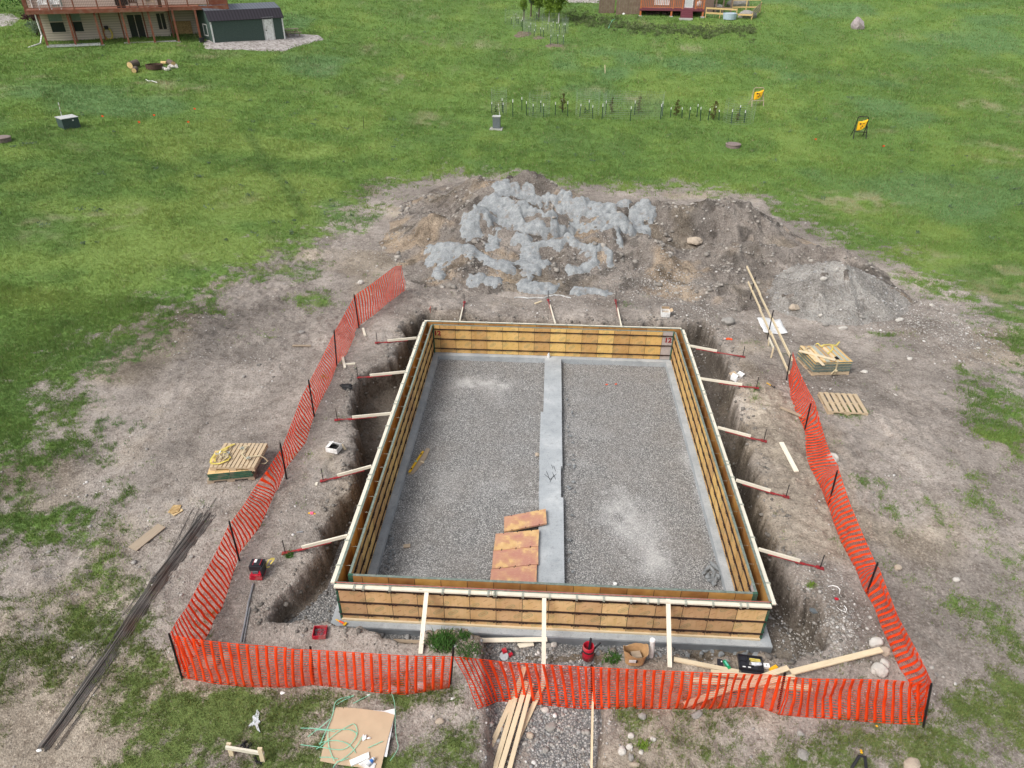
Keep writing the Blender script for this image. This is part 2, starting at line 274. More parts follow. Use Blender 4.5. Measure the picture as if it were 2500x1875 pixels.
def plywood(name,a,b,stamp,oil):
    k=N(name,.5);u=k.uv();r=k.rnd()
    n1=k.noise(k.obj(),2.6,4);c=k.ramp(n1,[(.3,a),(.7,b)])
    sx=k.n('SeparateXYZ',{0:u});ux,uy=sx.outputs[0],sx.outputs[1]
    if stamp:
        ux=k.math('ADD',ux,k.math('MULTIPLY',r,.9))
        def rot(an,px_,py_,ox,oy):
            ca,sa=math.cos(an),math.sin(an)
            A=k.math('ADD',k.math('MULTIPLY',ux,ca),k.math('MULTIPLY',uy,sa));B=k.math('SUBTRACT',k.math('MULTIPLY',uy,ca),k.math('MULTIPLY',ux,sa))
            fa=k.math('SUBTRACT',k.math('FRACT',k.math('DIVIDE',k.math('ADD',A,ox),px_)),.5);fb=k.math('SUBTRACT',k.math('FRACT',k.math('DIVIDE',k.math('ADD',B,oy),py_)),.5)
            return k.math('MULTIPLY',fa,px_),k.math('MULTIPLY',fb,py_)
        fa,fb=rot(.62,.62,.34,0,0)
        e=k.math('SQRT',k.math('ADD',k.math('POWER',k.math('DIVIDE',k.math('ABSOLUTE',fa),.13),3.),k.math('POWER',k.math('DIVIDE',k.math('ABSOLUTE',fb),.062),3.)))
        oval=k.ramp(e,[(.5,(.45,.45,.45)),(.75,(.5,.5,.5)),(.8,(.85,.85,.85)),(1.,(.85,.85,.85)),(1.05,(0,0,0))])
        oval=k.mix(k.ramp(k.math('PINGPONG',fa,.02),[(.0,(0,0,0)),(.006,(0,0,0)),(.01,(1,1,1))]),oval,k.mix(1.,oval,(.6,.6,.6),'MULTIPLY'))
        c=k.mix(k.mix(1.,oval,(.95,.95,.95),'MULTIPLY'),c,(.30,.28,.14))
        fa,fb=rot(.62,.31,.17,.15,.085)
        bx=k.math('MULTIPLY',k.math('LESS_THAN',k.math('ABSOLUTE',fa),.055),k.math('LESS_THAN',k.math('ABSOLUTE',fb),.010))
        c=k.mix(k.math('MULTIPLY',bx,.55),c,(.36,.17,.07))
    # yellowed runs down the panel edges and odd dark marks
    run=k.noise(k.map(k.obj(),(5,5,.5)),3,4);c=k.mix(k.ramp(run,[(.5,(0,0,0)),(.8,(.5,.5,.5))]),c,(.42,.27,.06))
    if oil: 
        c=k.mix(k.ramp(k.noise(k.obj(),1.7,5,.6),[(.4,(0,0,0)),(.75,(.85,.85,.85))]),c,(.19,.075,.025))
    c=k.mix(k.ramp(k.noise(k.obj(),14,4,.7),[(.62,(0,0,0)),(.75,(.5,.5,.5))]),c,(.16,.08,.03))
    hsv=k.n('HueSaturation',{'Color':c,'Value':k.math('ADD',k.math('MULTIPLY',r,.36),.80),'Hue':k.math('ADD',k.math('MULTIPLY',r,.016),.492)}).outputs[0]
    k.col(hsv); return k.m
M['ply']=plywood('stamped_form_plywood',(.57,.36,.17),(.70,.47,.25),True,False)
M['ply_in']=plywood('inside_form_plywood',(.58,.35,.115),(.68,.43,.17),True,False)
M['ply_oil']=plywood('oiled_form_plywood',(.42,.21,.06),(.52,.29,.10),False,True)
M['ply_grey']=simple('grey_form_plywood',(.42,.37,.35),.6,0,.12)
k=N('stained_form_face',.55);u=k.uv();f=k.noise(u,1.7,7,.6,.3)
sx=k.n('SeparateXYZ',{0:u}).outputs[0]
c=k.ramp(k.noise(k.obj(),5,4),[(.3,(.55,.33,.14)),(.7,(.68,.46,.22))])
c=k.mix(k.ramp(k.math('ADD',f,k.math('MULTIPLY',k.math('SUBTRACT',k.rnd(),.5),.1)),[(.43,(0,0,0)),(.47,(.5,.5,.5)),(.58,(.85,.85,.85))]),c,(.42,.18,.15))
c=k.mix(k.ramp(k.noise(k.map(u,(2,9,1)),6,5),[(.58,(0,0,0)),(.7,(.5,.5,.5))]),c,(.72,.62,.42));k.col(c);M['ply_stain']=k.m
M['green_steel']=simple('green_painted_steel',(.03,.105,.065),.5,.1,.25,12,dirt=(.16,.15,.12))
M['green_edge']=simple('green_worn_edge',(.17,.21,.18),.6,.1,.3,15,dirt=(.25,.24,.20))
M['rust_bar']=simple('dark_rusty_bar',(.05,.030,.024),.6,.3,.4,14)
M['galv']=simple('galvanised_clamp',(.50,.52,.44),.45,.4,.2,30)
M['galv_pipe']=simple('galvanised_pipe',(.32,.33,.34),.4,.6,.2,30)
M['red_steel']=simple('red_painted_steel',(.30,.025,.03),.5,.2,.3,20,dirt=(.16,.10,.08))
M['black_steel']=simple('black_steel',(.022,.02,.022),.5,.3,.3,20)
M['rebar']=simple('rebar_steel',(.17,.155,.14),.6,.5,.3,3,dirt=(.16,.085,.05))
M['string']=simple('red_string',(.55,.04,.02),.7)
k=N('poured_concrete',.85);o=k.obj();c=k.ramp(k.noise(o,1.6,6,.6),[(.3,(.30,.325,.34)),(.55,(.39,.415,.43)),(.75,(.50,.52,.525))])
c=k.mix(k.ramp(k.noise(o,30,4,.7),[(.55,(0,0,0)),(.68,(.6,.6,.6))]),c,(.15,.15,.15));c=k.mix(k.ramp(k.noise(o,7,6,.75),[(.56,(0,0,0)),(.62,(.35,.35,.35))]),c,(.20,.205,.21))
c=k.mix(k.ramp(k.noise(k.map(o,(1,6,1)),3,4),[(.6,(0,0,0)),(.75,(.4,.4,.4))]),c,(.5,.5,.48))
gn=k.n('SeparateXYZ',{0:k.n('NewGeometry').outputs['Normal']}).outputs[2]
k.col(c).bump(k.noise(o,45,4,.7),.35,.01);M['concrete']=k.m
k=N('dark_concrete_side',.8);o=k.obj();c=k.ramp(k.noise(o,2.2,6,.6),[(.3,(.12,.13,.14)),(.7,(.21,.225,.24))]);k.col(c).bump(k.noise(o,40,4,.7),.4,.01);M['concrete_side']=k.m  # darker concrete colour for the front face of the footing
# ground: ground cover, bare dirt, gravel by attributes
def dirt_nodes(k,p):
    n1=k.noise(p,.55,5,.6);n2=k.noise(p,3.1,6,.65);n3=k.noise(p,15,6,.75)
    c=k.ramp(n1,[(.30,(.20,.176,.155)),(.48,(.295,.266,.238)),(.62,(.37,.336,.303)),(.75,(.395,.35,.295))])
    c=k.mix(k.ramp(n2,[(.36,(.75,.75,.75)),(.52,(0,0,0))]),c,k.mix(1.,c,(.60,.57,.55),'MULTIPLY'))
    c=k.mix(k.ramp(n3,[(.52,(0,0,0)),(.66,(.75,.75,.75))]),c,(.52,.47,.43))
    c=k.mix(k.ramp(n3,[(.34,(.9,.9,.9)),(.46,(0,0,0))]),c,(.12,.095,.082))
    vo=k.n('TexVoronoi',{'Vector':p,'Scale':14.});c=k.mix(k.ramp(vo.outputs[0],[(.12,(.75,.75,.75)),(.2,(0,0,0))]),c,k.ramp(k.n('SeparateXYZ',{0:vo.outputs[1]}).outputs[0],[(.1,(.16,.14,.125)),(.9,(.50,.47,.43))]))
    return c,n2,n3,vo.outputs[0]
k=N('site_ground',.95);p=k.pos();k.b.inputs['Specular IOR Level'].default_value=.15
dc,n2,n3,vo=dirt_nodes(k,p)
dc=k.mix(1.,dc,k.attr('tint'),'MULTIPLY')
gc=k.mix(k.ramp(k.noise(p,9,5,.7),[(.3,(.8,.8,.8)),(.6,(0,0,0))]),k.attr('gcol'),k.mix(1.,k.attr('gcol'),(.55,.6,.55),'MULTIPLY'))
gc=k.mix(k.ramp(k.noise(p,30,3,.7),[(.5,(0,0,0)),(.75,(.5,.5,.5))]),gc,k.mix(1.,k.attr('gcol'),(1.7,1.5,1.5),'MULTIPLY'))
vg=k.n('TexVoronoi',{'Vector':p,'Scale':26.});vr=k.n('SeparateXYZ',{0:vg.outputs[1]}).outputs[0]
grc=k.ramp(vr,[(0,(.17,.175,.175)),(.35,(.27,.27,.265)),(.7,(.38,.37,.355)),(1,(.56,.55,.53))])
grc=k.mix(k.ramp(vg.outputs[0],[(.35,(0,0,0)),(.6,(.75,.75,.75))]),grc,(.10,.10,.10))
gm=k.attr('gmask',True);gv=k.attr('gravel',True)
bn=k.noise(p,5,5,.7)
bn2=k.noise(p,16,4,.7);gmf=k.ramp(k.math('ADD',gm,k.math('MULTIPLY',k.math('SUBTRACT',bn2,.5),1.6)),[(.40,(0,0,0)),(.75,(1,1,1))])
gvf=k.ramp(k.math('ADD',gv,k.math('MULTIPLY',k.math('SUBTRACT',bn,.5),.6)),[(.45,(0,0,0)),(.55,(1,1,1))])
k.col(k.mix(gmf,k.mix(gvf,dc,grc),gc))
hh=k.math('ADD',k.math('MULTIPLY',n2,1.2),k.math('ADD',k.math('MULTIPLY',n3,.6),k.math('MULTIPLY',vg.outputs[0],-.35)))
k.bump(hh,.85,.06);M['ground']=k.m
k=N('heap_dirt',.95);p=k.pos();k.b.inputs['Specular IOR Level'].default_value=.15;dc,n2,n3,vo=dirt_nodes(k,p);dc=k.mix(1.,dc,k.attr('tint'),'MULTIPLY');k.col(dc)
k.bump(k.math('ADD',k.math('MULTIPLY',n2,1.5),k.math('ADD',n3,k.math('MULTIPLY',vo,-.5))),1.,.10);M['heap']=k.m
k=N('interior_gravel',.95);p=k.pos();k.b.inputs['Specular IOR Level'].default_value=.15
vg=k.n('TexVoronoi',{'Vector':p,'Scale':35.});vr=k.n('SeparateXYZ',{0:vg.outputs[1]}).outputs[0]
c=k.ramp(vr,[(0,(.18,.18,.178)),(.3,(.28,.275,.265)),(.7,(.41,.40,.38)),(1,(.66,.645,.62))])
c=k.mix(k.ramp(vg.outputs[0],[(.35,(0,0,0)),(.62,(.8,.8,.8))]),c,(.09,.09,.09))
c=k.mix(k.ramp(k.noise(p,.8,4,.6),[(.4,(0,0,0)),(.7,(.35,.35,.35))]),c,(.22,.195,.17))
c=k.mix(k.ramp(k.math('MULTIPLY',k.attr('gravel',True),k.math('ADD',k.noise(p,6,6,.75),.5)),[(.12,(0,0,0)),(1.0,(.6,.6,.6))]),c,(.60,.59,.57))
k.col(c).bump(k.math('ADD',k.math('MULTIPLY',vg.outputs[0],-1.),k.noise(p,8,4)),.8,.02);M['gravel_in']=k.m
k=N('slurry',.9);p=k.pos();cd=k.noise(p,3.2,6,.7);c=k.ramp(k.noise(p,4.5,7,.75),[(.33,(.20,.213,.22)),(.5,(.31,.328,.336)),(.68,(.43,.448,.455))])
c=k.mix(k.ramp(k.noise(p,28,4,.8),[(.35,(.7,.7,.7)),(.5,(0,0,0))]),c,(.17,.18,.18));c=k.mix(k.ramp(k.noise(p,40,3,.8),[(.55,(0,0,0)),(.7,(.6,.6,.6))]),c,(.60,.62,.62))
c=k.mix(k.ramp(cd,[(.56,(0,0,0)),(.66,(.75,.75,.75))]),c,(.27,.235,.205));k.col(c).bump(k.noise(p,12,6,.8),1.,.07);M['slurry']=k.m
k=N('grass_blades',.75);k.b.inputs['Specular IOR Level'].default_value=.2;k.col(k.attr('bcol'));k.b.inputs['Subsurface Weight'].default_value=0
tr=k.n('BsdfTranslucent',{0:k.attr('bcol')});mx=k.n('MixShader',{0:.3});k.t.links.new(k.b.outputs[0],mx.inputs[1]);k.t.links.new(tr.outputs[0],mx.inputs[2]);k.t.links.new(mx.outputs[0],k.t.nodes['Material Output'].inputs[0]);M['blade']=k.m
k=N('stones',.9);k.col(k.attr('bcol')).bump(k.noise(k.pos(),60,3),.3,.01);M['stone_pts']=k.m
def leafm(name,c):
    k=N(name,.7);k.col(k.mix(1.,c,k.ramp(k.noise(k.obj(),9,3),[(.3,(.6,.65,.6)),(.7,(1.5,1.4,1.3))]),'MULTIPLY'))
    tr=k.n('BsdfTranslucent',{0:(*c,1)});mx=k.n('MixShader',{0:.3});k.t.links.new(k.b.outputs[0],mx.inputs[1]);k.t.links.new(tr.outputs[0],mx.inputs[2]);k.t.links.new(mx.outputs[0],k.t.nodes['Material Output'].inputs[0]);return k.m
M['leaf']=leafm('spring_leaves',(.17,.27,.04));M['leaf_dark']=leafm('bush_leaves',(.045,.12,.02));M['leaf_purple']=leafm('purple_leaves',(.07,.03,.035));M['leaf_weed']=leafm('weed_leaves',(.13,.17,.075));M['leaf_olive']=leafm('sapling_needles',(.12,.11,.035));M['leaf_blue']=leafm('sage_leaves',(.14,.20,.13))
M['bark']=simple('pale_bark',(.42,.40,.37),.9,0,.4,20);M['bark_dark']=simple('brown_bark',(.12,.09,.07),.9,0,.4,20)
k=N('orange_netting',.5);k.col(k.ramp(k.noise(k.obj(),3,3),[(.3,(.90,.075,.010)),(.7,(.98,.11,.02))]));tr=k.n('BsdfTranslucent',{0:(1.,.13,.04,1)});mx=k.n('MixShader',{0:.45});k.t.links.new(k.b.outputs[0],mx.inputs[1]);k.t.links.new(tr.outputs[0],mx.inputs[2]);k.t.links.new(mx.outputs[0],k.t.nodes['Material Output'].inputs[0]);M['net']=k.m
for nm,c,r_,me in [('white',(.78,.78,.76),.5,0),('white_paper',(.74,.74,.73),.7,0),('black',(.015,.015,.016),.6,0),('black_plastic',(.025,.025,.03),.4,0),('red_plastic',(.42,.012,.03),.4,0),('yellow',(.72,.42,.02),.5,0),('bright_yellow',(.80,.42,.015),.6,0),('orange',(.80,.09,.02),.5,0),('green_plastic',(.01,.26,.10),.4,0),('blue',(.04,.17,.5),.4,0),
 ('grey_steel',(.14,.16,.17),.5,.2),('light_grey',(.50,.51,.50),.5,0),('box_green',(.055,.085,.080),.5,.1),('tan_wall',(.60,.51,.42),.8,0),('osb',(.42,.28,.13),.8,0),('osb_light',(.66,.50,.28),.8,0),('shed_green',(.058,.088,.076),.6,0),('shed_roof',(.075,.065,.075),.5,.2),('shed_roof_top',(.22,.24,.27),.4,.3),
 ('glass_dark',(.02,.03,.032),.15,0),('glass_pale',(.22,.29,.27),.15,0),('curtain',(.5,.55,.53),.8,0),('cardboard',(.50,.35,.20),.85,0),('paperbag',(.44,.27,.13),.85,0),('strap_green',(.22,.55,.38),.5,0),('strap_yellow',(.62,.50,.12),.7,0),('strap_tan',(.50,.42,.27),.8,0),('wire',(.30,.36,.30),.5,.3),('post_green',(.025,.06,.035),.6,.1),('firering',(.09,.055,.04),.8,.2),
 ('bark_log',(.13,.10,.08),.9,0),('log_end',(.66,.47,.23),.8,0),('deck_purple',(.16,.045,.06),.7,0),('brown_siding',(.17,.12,.095),.8,0),('yellow_rail',(.62,.44,.20),.8,0),('tub',(.42,.52,.60),.5,0),('lid_brown',(.22,.17,.155),.8,0),('film',(.62,.66,.70),.3,0),('tan_steel',(.45,.36,.27),.6,0),('gravel_pad',(.33,.30,.28),.95,0),('roof_brown',(.16,.13,.12),.8,0),('pink',(.85,.13,.25),.6,0),('sea_green',(.14,.5,.38),.6,0),('slab',(.40,.39,.37),.9,0)]:
    M[nm]=simple(nm+'_surface',c,r_,me,.15,12,dirt=(.30,.26,.22) if nm in('white','cardboard','red_plastic','light_grey','film') else None)
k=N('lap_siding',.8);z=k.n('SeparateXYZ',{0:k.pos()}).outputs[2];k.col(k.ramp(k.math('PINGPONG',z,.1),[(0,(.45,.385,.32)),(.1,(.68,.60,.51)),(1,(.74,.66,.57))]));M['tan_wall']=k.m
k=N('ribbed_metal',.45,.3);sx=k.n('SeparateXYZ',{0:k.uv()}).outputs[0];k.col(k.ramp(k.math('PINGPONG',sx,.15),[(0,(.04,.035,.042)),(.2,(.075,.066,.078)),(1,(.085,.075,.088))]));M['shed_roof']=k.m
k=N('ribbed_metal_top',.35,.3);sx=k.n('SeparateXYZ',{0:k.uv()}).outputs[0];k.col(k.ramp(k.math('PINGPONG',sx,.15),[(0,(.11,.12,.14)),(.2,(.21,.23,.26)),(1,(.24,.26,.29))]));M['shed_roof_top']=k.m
k=N('osb_flakes',.8);vo=k.n('TexVoronoi',{'Vector':k.obj(),'Scale':14.});k.col(k.ramp(k.n('SeparateXYZ',{0:vo.outputs[1]}).outputs[0],[(0,(.30,.19,.08)),(1,(.55,.39,.19))]));M['osb']=k.m
def rockm(name,a,b):
    k=N(name,.9);k.col(k.ramp(k.noise(k.obj(),5,6,.65),[(.3,a),(.7,b)])).bump(k.noise(k.obj(),14,5,.6),.5,.03);return k.m
M['rock_pale']=rockm('pale_rock',(.42,.39,.35),(.62,.59,.54));M['rock_grey']=rockm('grey_rock',(.20,.19,.175),(.36,.34,.31));M['rock_tan']=rockm('tan_rock',(.34,.28,.22),(.50,.42,.33));M['rubble']=rockm('grey_rubble',(.15,.16,.165),(.27,.285,.29));M['boulder']=rockm('purple_grey_boulder',(.26,.22,.22),(.44,.38,.38))
# ------------------------------------------------------------------ mesh builder
def V(a): return np.array(a,float)
def unit(a): a=V(a); return a/(np.linalg.norm(a)+1e-12)
class MB:
    def __init__(s): s.v=[];s.f=[];s.u=[];s.mi=[]
    def face(s,idx,uv,mi=0): s.f.append(idx);s.u.append(uv);s.mi.append(mi)
    def box(s,c,ax,ay,az,mi=0):
        c,ax,ay,az=V(c),V(ax),V(ay),V(az);b=len(s.v)
        for i in(-1,1):
            for j in(-1,1):
                for q in(-1,1): s.v.append(c+ax*i+ay*j+az*q)
        L=[2*np.linalg.norm(a) for a in(ax,ay,az)]
        def ad(f,d1,d2): s.face([b+i for i in f],[(0,0),(d1,0),(d1,d2),(0,d2)],mi)
        if np.dot(np.cross(ax,ay),az)<0: rev=lambda f:f[::-1]
        else: rev=lambda f:f
        ad(rev([0,4,6,2])[::-1],L[0],L[1]) ;ad(rev([1,5,7,3]),L[0],L[1])
        ad(rev([0,4,5,1]),L[0],L[2]);ad(rev([2,6,7,3])[::-1],L[0],L[2])
        ad(rev([0,2,3,1])[::-1],L[1],L[2]);ad(rev([4,6,7,5]),L[1],L[2]); return s
    def abox(s,x0,x1,y0,y1,z0,z1,mi=0): return s.box(((x0+x1)/2,(y0+y1)/2,(z0+z1)/2),((x1-x0)/2,0,0),(0,(y1-y0)/2,0),(0,0,(z1-z0)/2),mi)
    def bar(s,p0,p1,w,t,up=(0,0,1),mi=0):
        p0,p1=V(p0),V(p1);d=p1-p0;L=np.linalg.norm(d);d=d/L;sd=np.cross(d,up)
        if np.linalg.norm(sd)<1e-3: sd=np.cross(d,(1,0,0))
        sd=unit(sd);u=np.cross(sd,d); return s.box((p0+p1)/2,d*L/2,sd*w/2,u*t/2,mi)
    def tube(s,P,r,n=6,mi=0,cap=True):
        P=[V(p) for p in P];rr=r if isinstance(r,(list,tuple)) else [r]*len(P);b=len(s.v);pu=None
        for i,p in enumerate(P):
            d=unit(P[min(i+1,len(P)-1)]-P[max(i-1,0)])
            if pu is None: pu=unit(np.cross(d,(0,0,1) if abs(d[2])<.9 else (1,0,0)))
            pu=unit(pu-d*np.dot(pu,d));q=np.cross(d,pu)
            for j in range(n):
                a=2*math.pi*j/n;s.v.append(p+(pu*math.cos(a)+q*math.sin(a))*rr[i])
        for i in range(len(P)-1):
            for j in range(n):
                k2=(j+1)%n;s.face([b+i*n+j,b+i*n+k2,b+(i+1)*n+k2,b+(i+1)*n+j],[(i,j/n),(i,(j+1)/n),(i+1,(j+1)/n),(i+1,j/n)],mi)
        if cap:
            s.face([b+j for j in range(n)][::-1],[(0,0)]*n,mi);s.face([b+(len(P)-1)*n+j for j in range(n)],[(0,0)]*n,mi)
        return s
    def lathe(s,c,prof,n=16,mi=0,ax=(0,0,1)):
        ax=unit(ax);P=[V(c)+ax*z for r,z in prof];b=len(s.v);u=unit(np.cross(ax,(1,0,0) if abs(ax[0])<.9 else (0,1,0)));q=np.cross(ax,u)
        for p,(r,z) in zip(P,prof):
            for j in range(n):
                a=2*math.pi*j/n;s.v.append(p+(u*math.cos(a)+q*math.sin(a))*max(r,1e-4))
        for i in range(len(P)-1):
            for j in range(n):
                k2=(j+1)%n;s.face([b+i*n+j,b+i*n+k2,b+(i+1)*n+k2,b+(i+1)*n+j],[(0,0)]*4,mi)
        return s
    def poly(s,P,t,mi=0):
        """polygon P (3D, roughly planar) with thickness t along -z"""
        P=[V(p) for p in P];b=len(s.v);n=len(P);s.v+=P;s.v+=[p-V((0,0,t)) for p in P]
        s.face(list(range(b,b+n)),[(p[0],p[1]) for p in P],mi);s.face(list(range(b+n,b+2*n))[::-1],[(p[0],p[1]) for p in P[::-1]],mi)
        for i in range(n):
            j=(i+1)%n;s.face([b+i,b+n+i,b+n+j,b+j],[(0,0)]*4,mi)
        return s
    def rock(s,c,rx,ry,rz,seed=0,sub=2,rough=.28,rot=0.,mi=0):
        vs,fs=ico(sub);rg=np.random.default_rng(seed);o=rg.random(3)*50
        n=vn(vs[:,0]*1.6+o[0]+vs[:,2],vs[:,1]*1.6+o[1]-vs[:,2]*.7)*2-1+(vn(vs[:,0]*3.5+o[2],vs[:,1]*3.5+vs[:,2]*3)*2-1)*.4
        w=vs*(1+rough*n)[:,None];
        for a in range(4):
            d=unit(rg.normal(size=3));h=.72+rg.random()*.15;q=w@d;w=w-np.maximum(q-h,0)[:,None]*d
        w=w*V((rx,ry,rz));ca,sa=math.cos(rot),math.sin(rot);w=np.stack([w[:,0]*ca-w[:,1]*sa,w[:,0]*sa+w[:,1]*ca,w[:,2]],1)+V(c)
        b=len(s.v);s.v+=list(w)
        for f in fs: s.face([b+int(i) for i in f],[(0,0)]*3,mi)
        return s
    def build(s,name,mats,parent=None,smooth=False,**tg):
        if not isinstance(mats,(list,tuple)): mats=[mats]
        v=np.array(s.v,float)
        if parent is not None: org=np.array(parent['_o']) 
        else: org=np.array([(v[:,0].min()+v[:,0].max())/2,(v[:,1].min()+v[:,1].max())/2,v[:,2].min()])
        me=bpy.data.meshes.new(name);me.from_pydata([tuple(x) for x in (v-org)],[],s.f)
        for mm in mats: me.materials.append(M[mm])
        if len(mats)>1: me.polygons.foreach_set('material_index',s.mi)
        ul=me.uv_layers.new(name='uv');ul.data.foreach_set('uv',np.array([c for u in s.u for c in u],float).ravel())
        if smooth: me.polygons.foreach_set('use_smooth',[True]*len(me.polygons))
        me.update();o=bpy.data.objects.new(name,me);COL.objects.link(o);o['_o']=list(org)
        if parent is not None: o.parent=parent; o.location=(0,0,0)
        else: o.location=tuple(org)
        for a,b_ in tg.items():
            if b_: o['category' if a=='cat' else a]=b_
        return o
_ic={}
def ico(sub):
    if sub in _ic: return _ic[sub]
    import bmesh
    bm=bmesh.new();bmesh.ops.create_icosphere(bm,subdivisions=sub,radius=1);bm.verts.ensure_lookup_table()
    v=np.array([x.co[:] for x in bm.verts]);f=np.array([[q.index for q in x.verts] for x in bm.faces]);bm.free();_ic[sub]=(v,f);return _ic[sub]
def thing(name,label,cat,loc,group=None):
    o=bpy.data.objects.new(name,None);COL.objects.link(o);o.location=tuple(loc);o['_o']=[float(x) for x in loc];o['label']=label;o['category']=cat;o.empty_display_size=.3
    if group:o['group']=group
    return o
def npmesh(name,v,f,mat,attrs={},smooth=False,cattrs={},**tg):
    me=bpy.data.meshes.new(name);nv=len(v);f=np.asarray(f);nf,kk=f.shape
    me.vertices.add(nv);me.vertices.foreach_set('co',np.asarray(v,np.float32).ravel());me.loops.add(nf*kk);me.loops.foreach_set('vertex_index',f.astype(np.int32).ravel())
    me.polygons.add(nf);me.polygons.foreach_set('loop_start',np.arange(0,nf*kk,kk,dtype=np.int32));me.polygons.foreach_set('loop_total',np.full(nf,kk,np.int32))
    if smooth: me.polygons.foreach_set('use_smooth',np.ones(nf,bool))
    me.update(calc_edges=True);me.materials.append(M[mat])
    for a,x in attrs.items(): me.attributes.new(a,'FLOAT','POINT').data.foreach_set('value',np.asarray(x,np.float32).ravel())
    for a,x in cattrs.items(): me.attributes.new(a,'FLOAT_COLOR','POINT').data.foreach_set('color',np.c_[x,np.ones(len(x))].astype(np.float32).ravel())
    o=bpy.data.objects.new(name,me);COL.objects.link(o)
    for a,b_ in tg.items():
        if b_:o['category' if a=='cat' else a]=b_
    return o
def gridf(nx,ny,keep=None):
    i,j=np.meshgrid(np.arange(nx-1),np.arange(ny-1));a=(j*nx+i).ravel();f=np.stack([a,a+1,a+nx+1,a+nx],1)
    if keep is not None:
        k2=keep.ravel();f=f[k2[f].any(1)]
    return f
def compact(v,f,*arr):
    u,inv=np.unique(f,return_inverse=True);return v[u],inv.reshape(f.shape),[a[u] for a in arr]
# ------------------------------------------------------------------ terrain objects
def tint(x,y):
    t=1.0+.32*fbm(x,y,5,3,101)+.24*fbm(x,y,1.3,3,102)
    d=np.exp(-((x+8)/3.5)**2-((y-12)/3)**2)*.30+np.exp(-((x+13)/3)**2-((y-3)/2)**2)*.2+np.exp(-((x-14)/5)**2-((y-21)/2)**2)*.1
    t=t-d; tan=.7*sst(.1,.5,fbm(x,y,3.2,3,103)+.5*np.exp(-((x-11.6)/1)**2-((y-5)/6)**2)+.35*np.exp(-((x-4)/7)**2-((y+4)/3)**2))
    c=np.stack([t*(1+.05*tan),t,t*(1-.13*tan)],-1);return np.clip(c*np.array([.975,.955,.935]),.3,1.8)
xf,yf=XX.ravel(),YY.ravel()
cv=cover(xf,yf)
GPD=[Q('A',*q) for q in [(1240,262),(1250,290),(1330,296),(1500,297),(1690,304),(1730,292),(1800,266),(1925,236),(1900,218),(1790,208),(1700,205),(1500,190),(1300,200)]]
grv=np.zeros(xf.shape)
mm=(np.abs(xf-4)<14.5)&(yf<15)&(yf>-16);dp=segdist(xf[mm],yf[mm],PITP);dt=segdist(xf[mm],yf[mm],TRP)
lf=sst(5.5,2.5,yf[mm]+fbm(xf[mm],yf[mm],1,2,7))*sst(2,0,xf[mm])+sst(.8,-.4,yf[mm])*sst(9,7,xf[mm])
grv[mm]=np.maximum(np.where(dp<-.25,np.clip(lf*.9+.12,0,1),0),np.where(dt<-.05,.85-.5*sst(-1.6,-4,yf[mm])+fbm(xf[mm],yf[mm],.8,2,8)*.3,0)*1.)
f=gridf(len(GX),len(GY));ax_=(f[:,0]%len(GX));cx_=xf[f[:,0]];cy_=yf[f[:,0]]
hole=(cx_>.3)&(cx_<WX-.35)&(cy_>.3)&(cy_<LY-.35)
TN=tint(xf,yf)
dpp=np.full(xf.shape,9.);dpp[mm]=dp
toned=sst(.15,-.3,dpp)+.55*np.exp(-((dpp+.16+fbm(xf,yf,.4,3,190)*.15)/.2)**2)
toned=np.where(dpp<.35,np.clip(sst(-.02,.3,base0(xf,yf)-ZG.ravel())+.12*fbm(xf,yf,.3,3,191),0,1),0.);toned=toned*(.72+.28*sst(-.75,-.2,dpp))  # pit soil tint goes darker and browner with depth below grade
TN=TN*(1-.56*toned)[:,None]*np.stack([np.ones(len(toned)),1-.03*toned,1-.09*toned],1)
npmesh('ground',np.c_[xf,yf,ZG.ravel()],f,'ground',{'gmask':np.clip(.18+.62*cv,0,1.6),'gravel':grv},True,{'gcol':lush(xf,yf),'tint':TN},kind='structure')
# gravel bed inside the footing
gx=np.arange(.2,WX-.2,.06);gy=np.arange(.2,LY-.2,.06);X,Y=np.meshgrid(gx,gy);X=X.ravel();Y=Y.ravel()
Z=-.2+fbm(X,Y,1.2,3,111)*.03+fbm(X,Y,.15,2,112)*.012
Z+=.05*np.exp(-((np.abs(X-4.91)-.45)/.12)**2)*(fbm(X,Y,.25,2,113)+.4)
DU=[(QZ('F',1050,828,-.2)[:2],.95,.5,1.2),(Q('F',1330,1120)[:2],.5,1.3,.62),(Q('F',1410,1230)[:2],.35,.6,.6),(Q('F',1480,1000)[:2],.25,1.2,.6),(Q('F',1250,1010)[:2],.3,.4,.6),(Q('F',1490,880)[:2],.15,1.2,.7),(Q('F',1400,1180)[:2],.8,1.6,.45),(Q('F',1000,850)[:2],.5,.5,.5),(Q('F',1520,1080)[:2],.3,1.6,.5),(Q('F',1060,1060)[:2],1.,1.,.25)]
du=sum(w_*np.exp(-((X-c[0])/a)**2-((Y-c[1])/b_)**2) for c,a,b_,w_ in DU)*np.clip(.85+1.3*fbm(X,Y,.4,4,160),0,1.3)+.25*sst(.15,.5,fbm(X,Y,1.4,4,161))
npmesh('gravel_bed',np.c_[X,Y,Z],gridf(len(gx),len(gy)),'gravel_in',{'gravel':np.clip(du,0,1)},True,kind='structure')
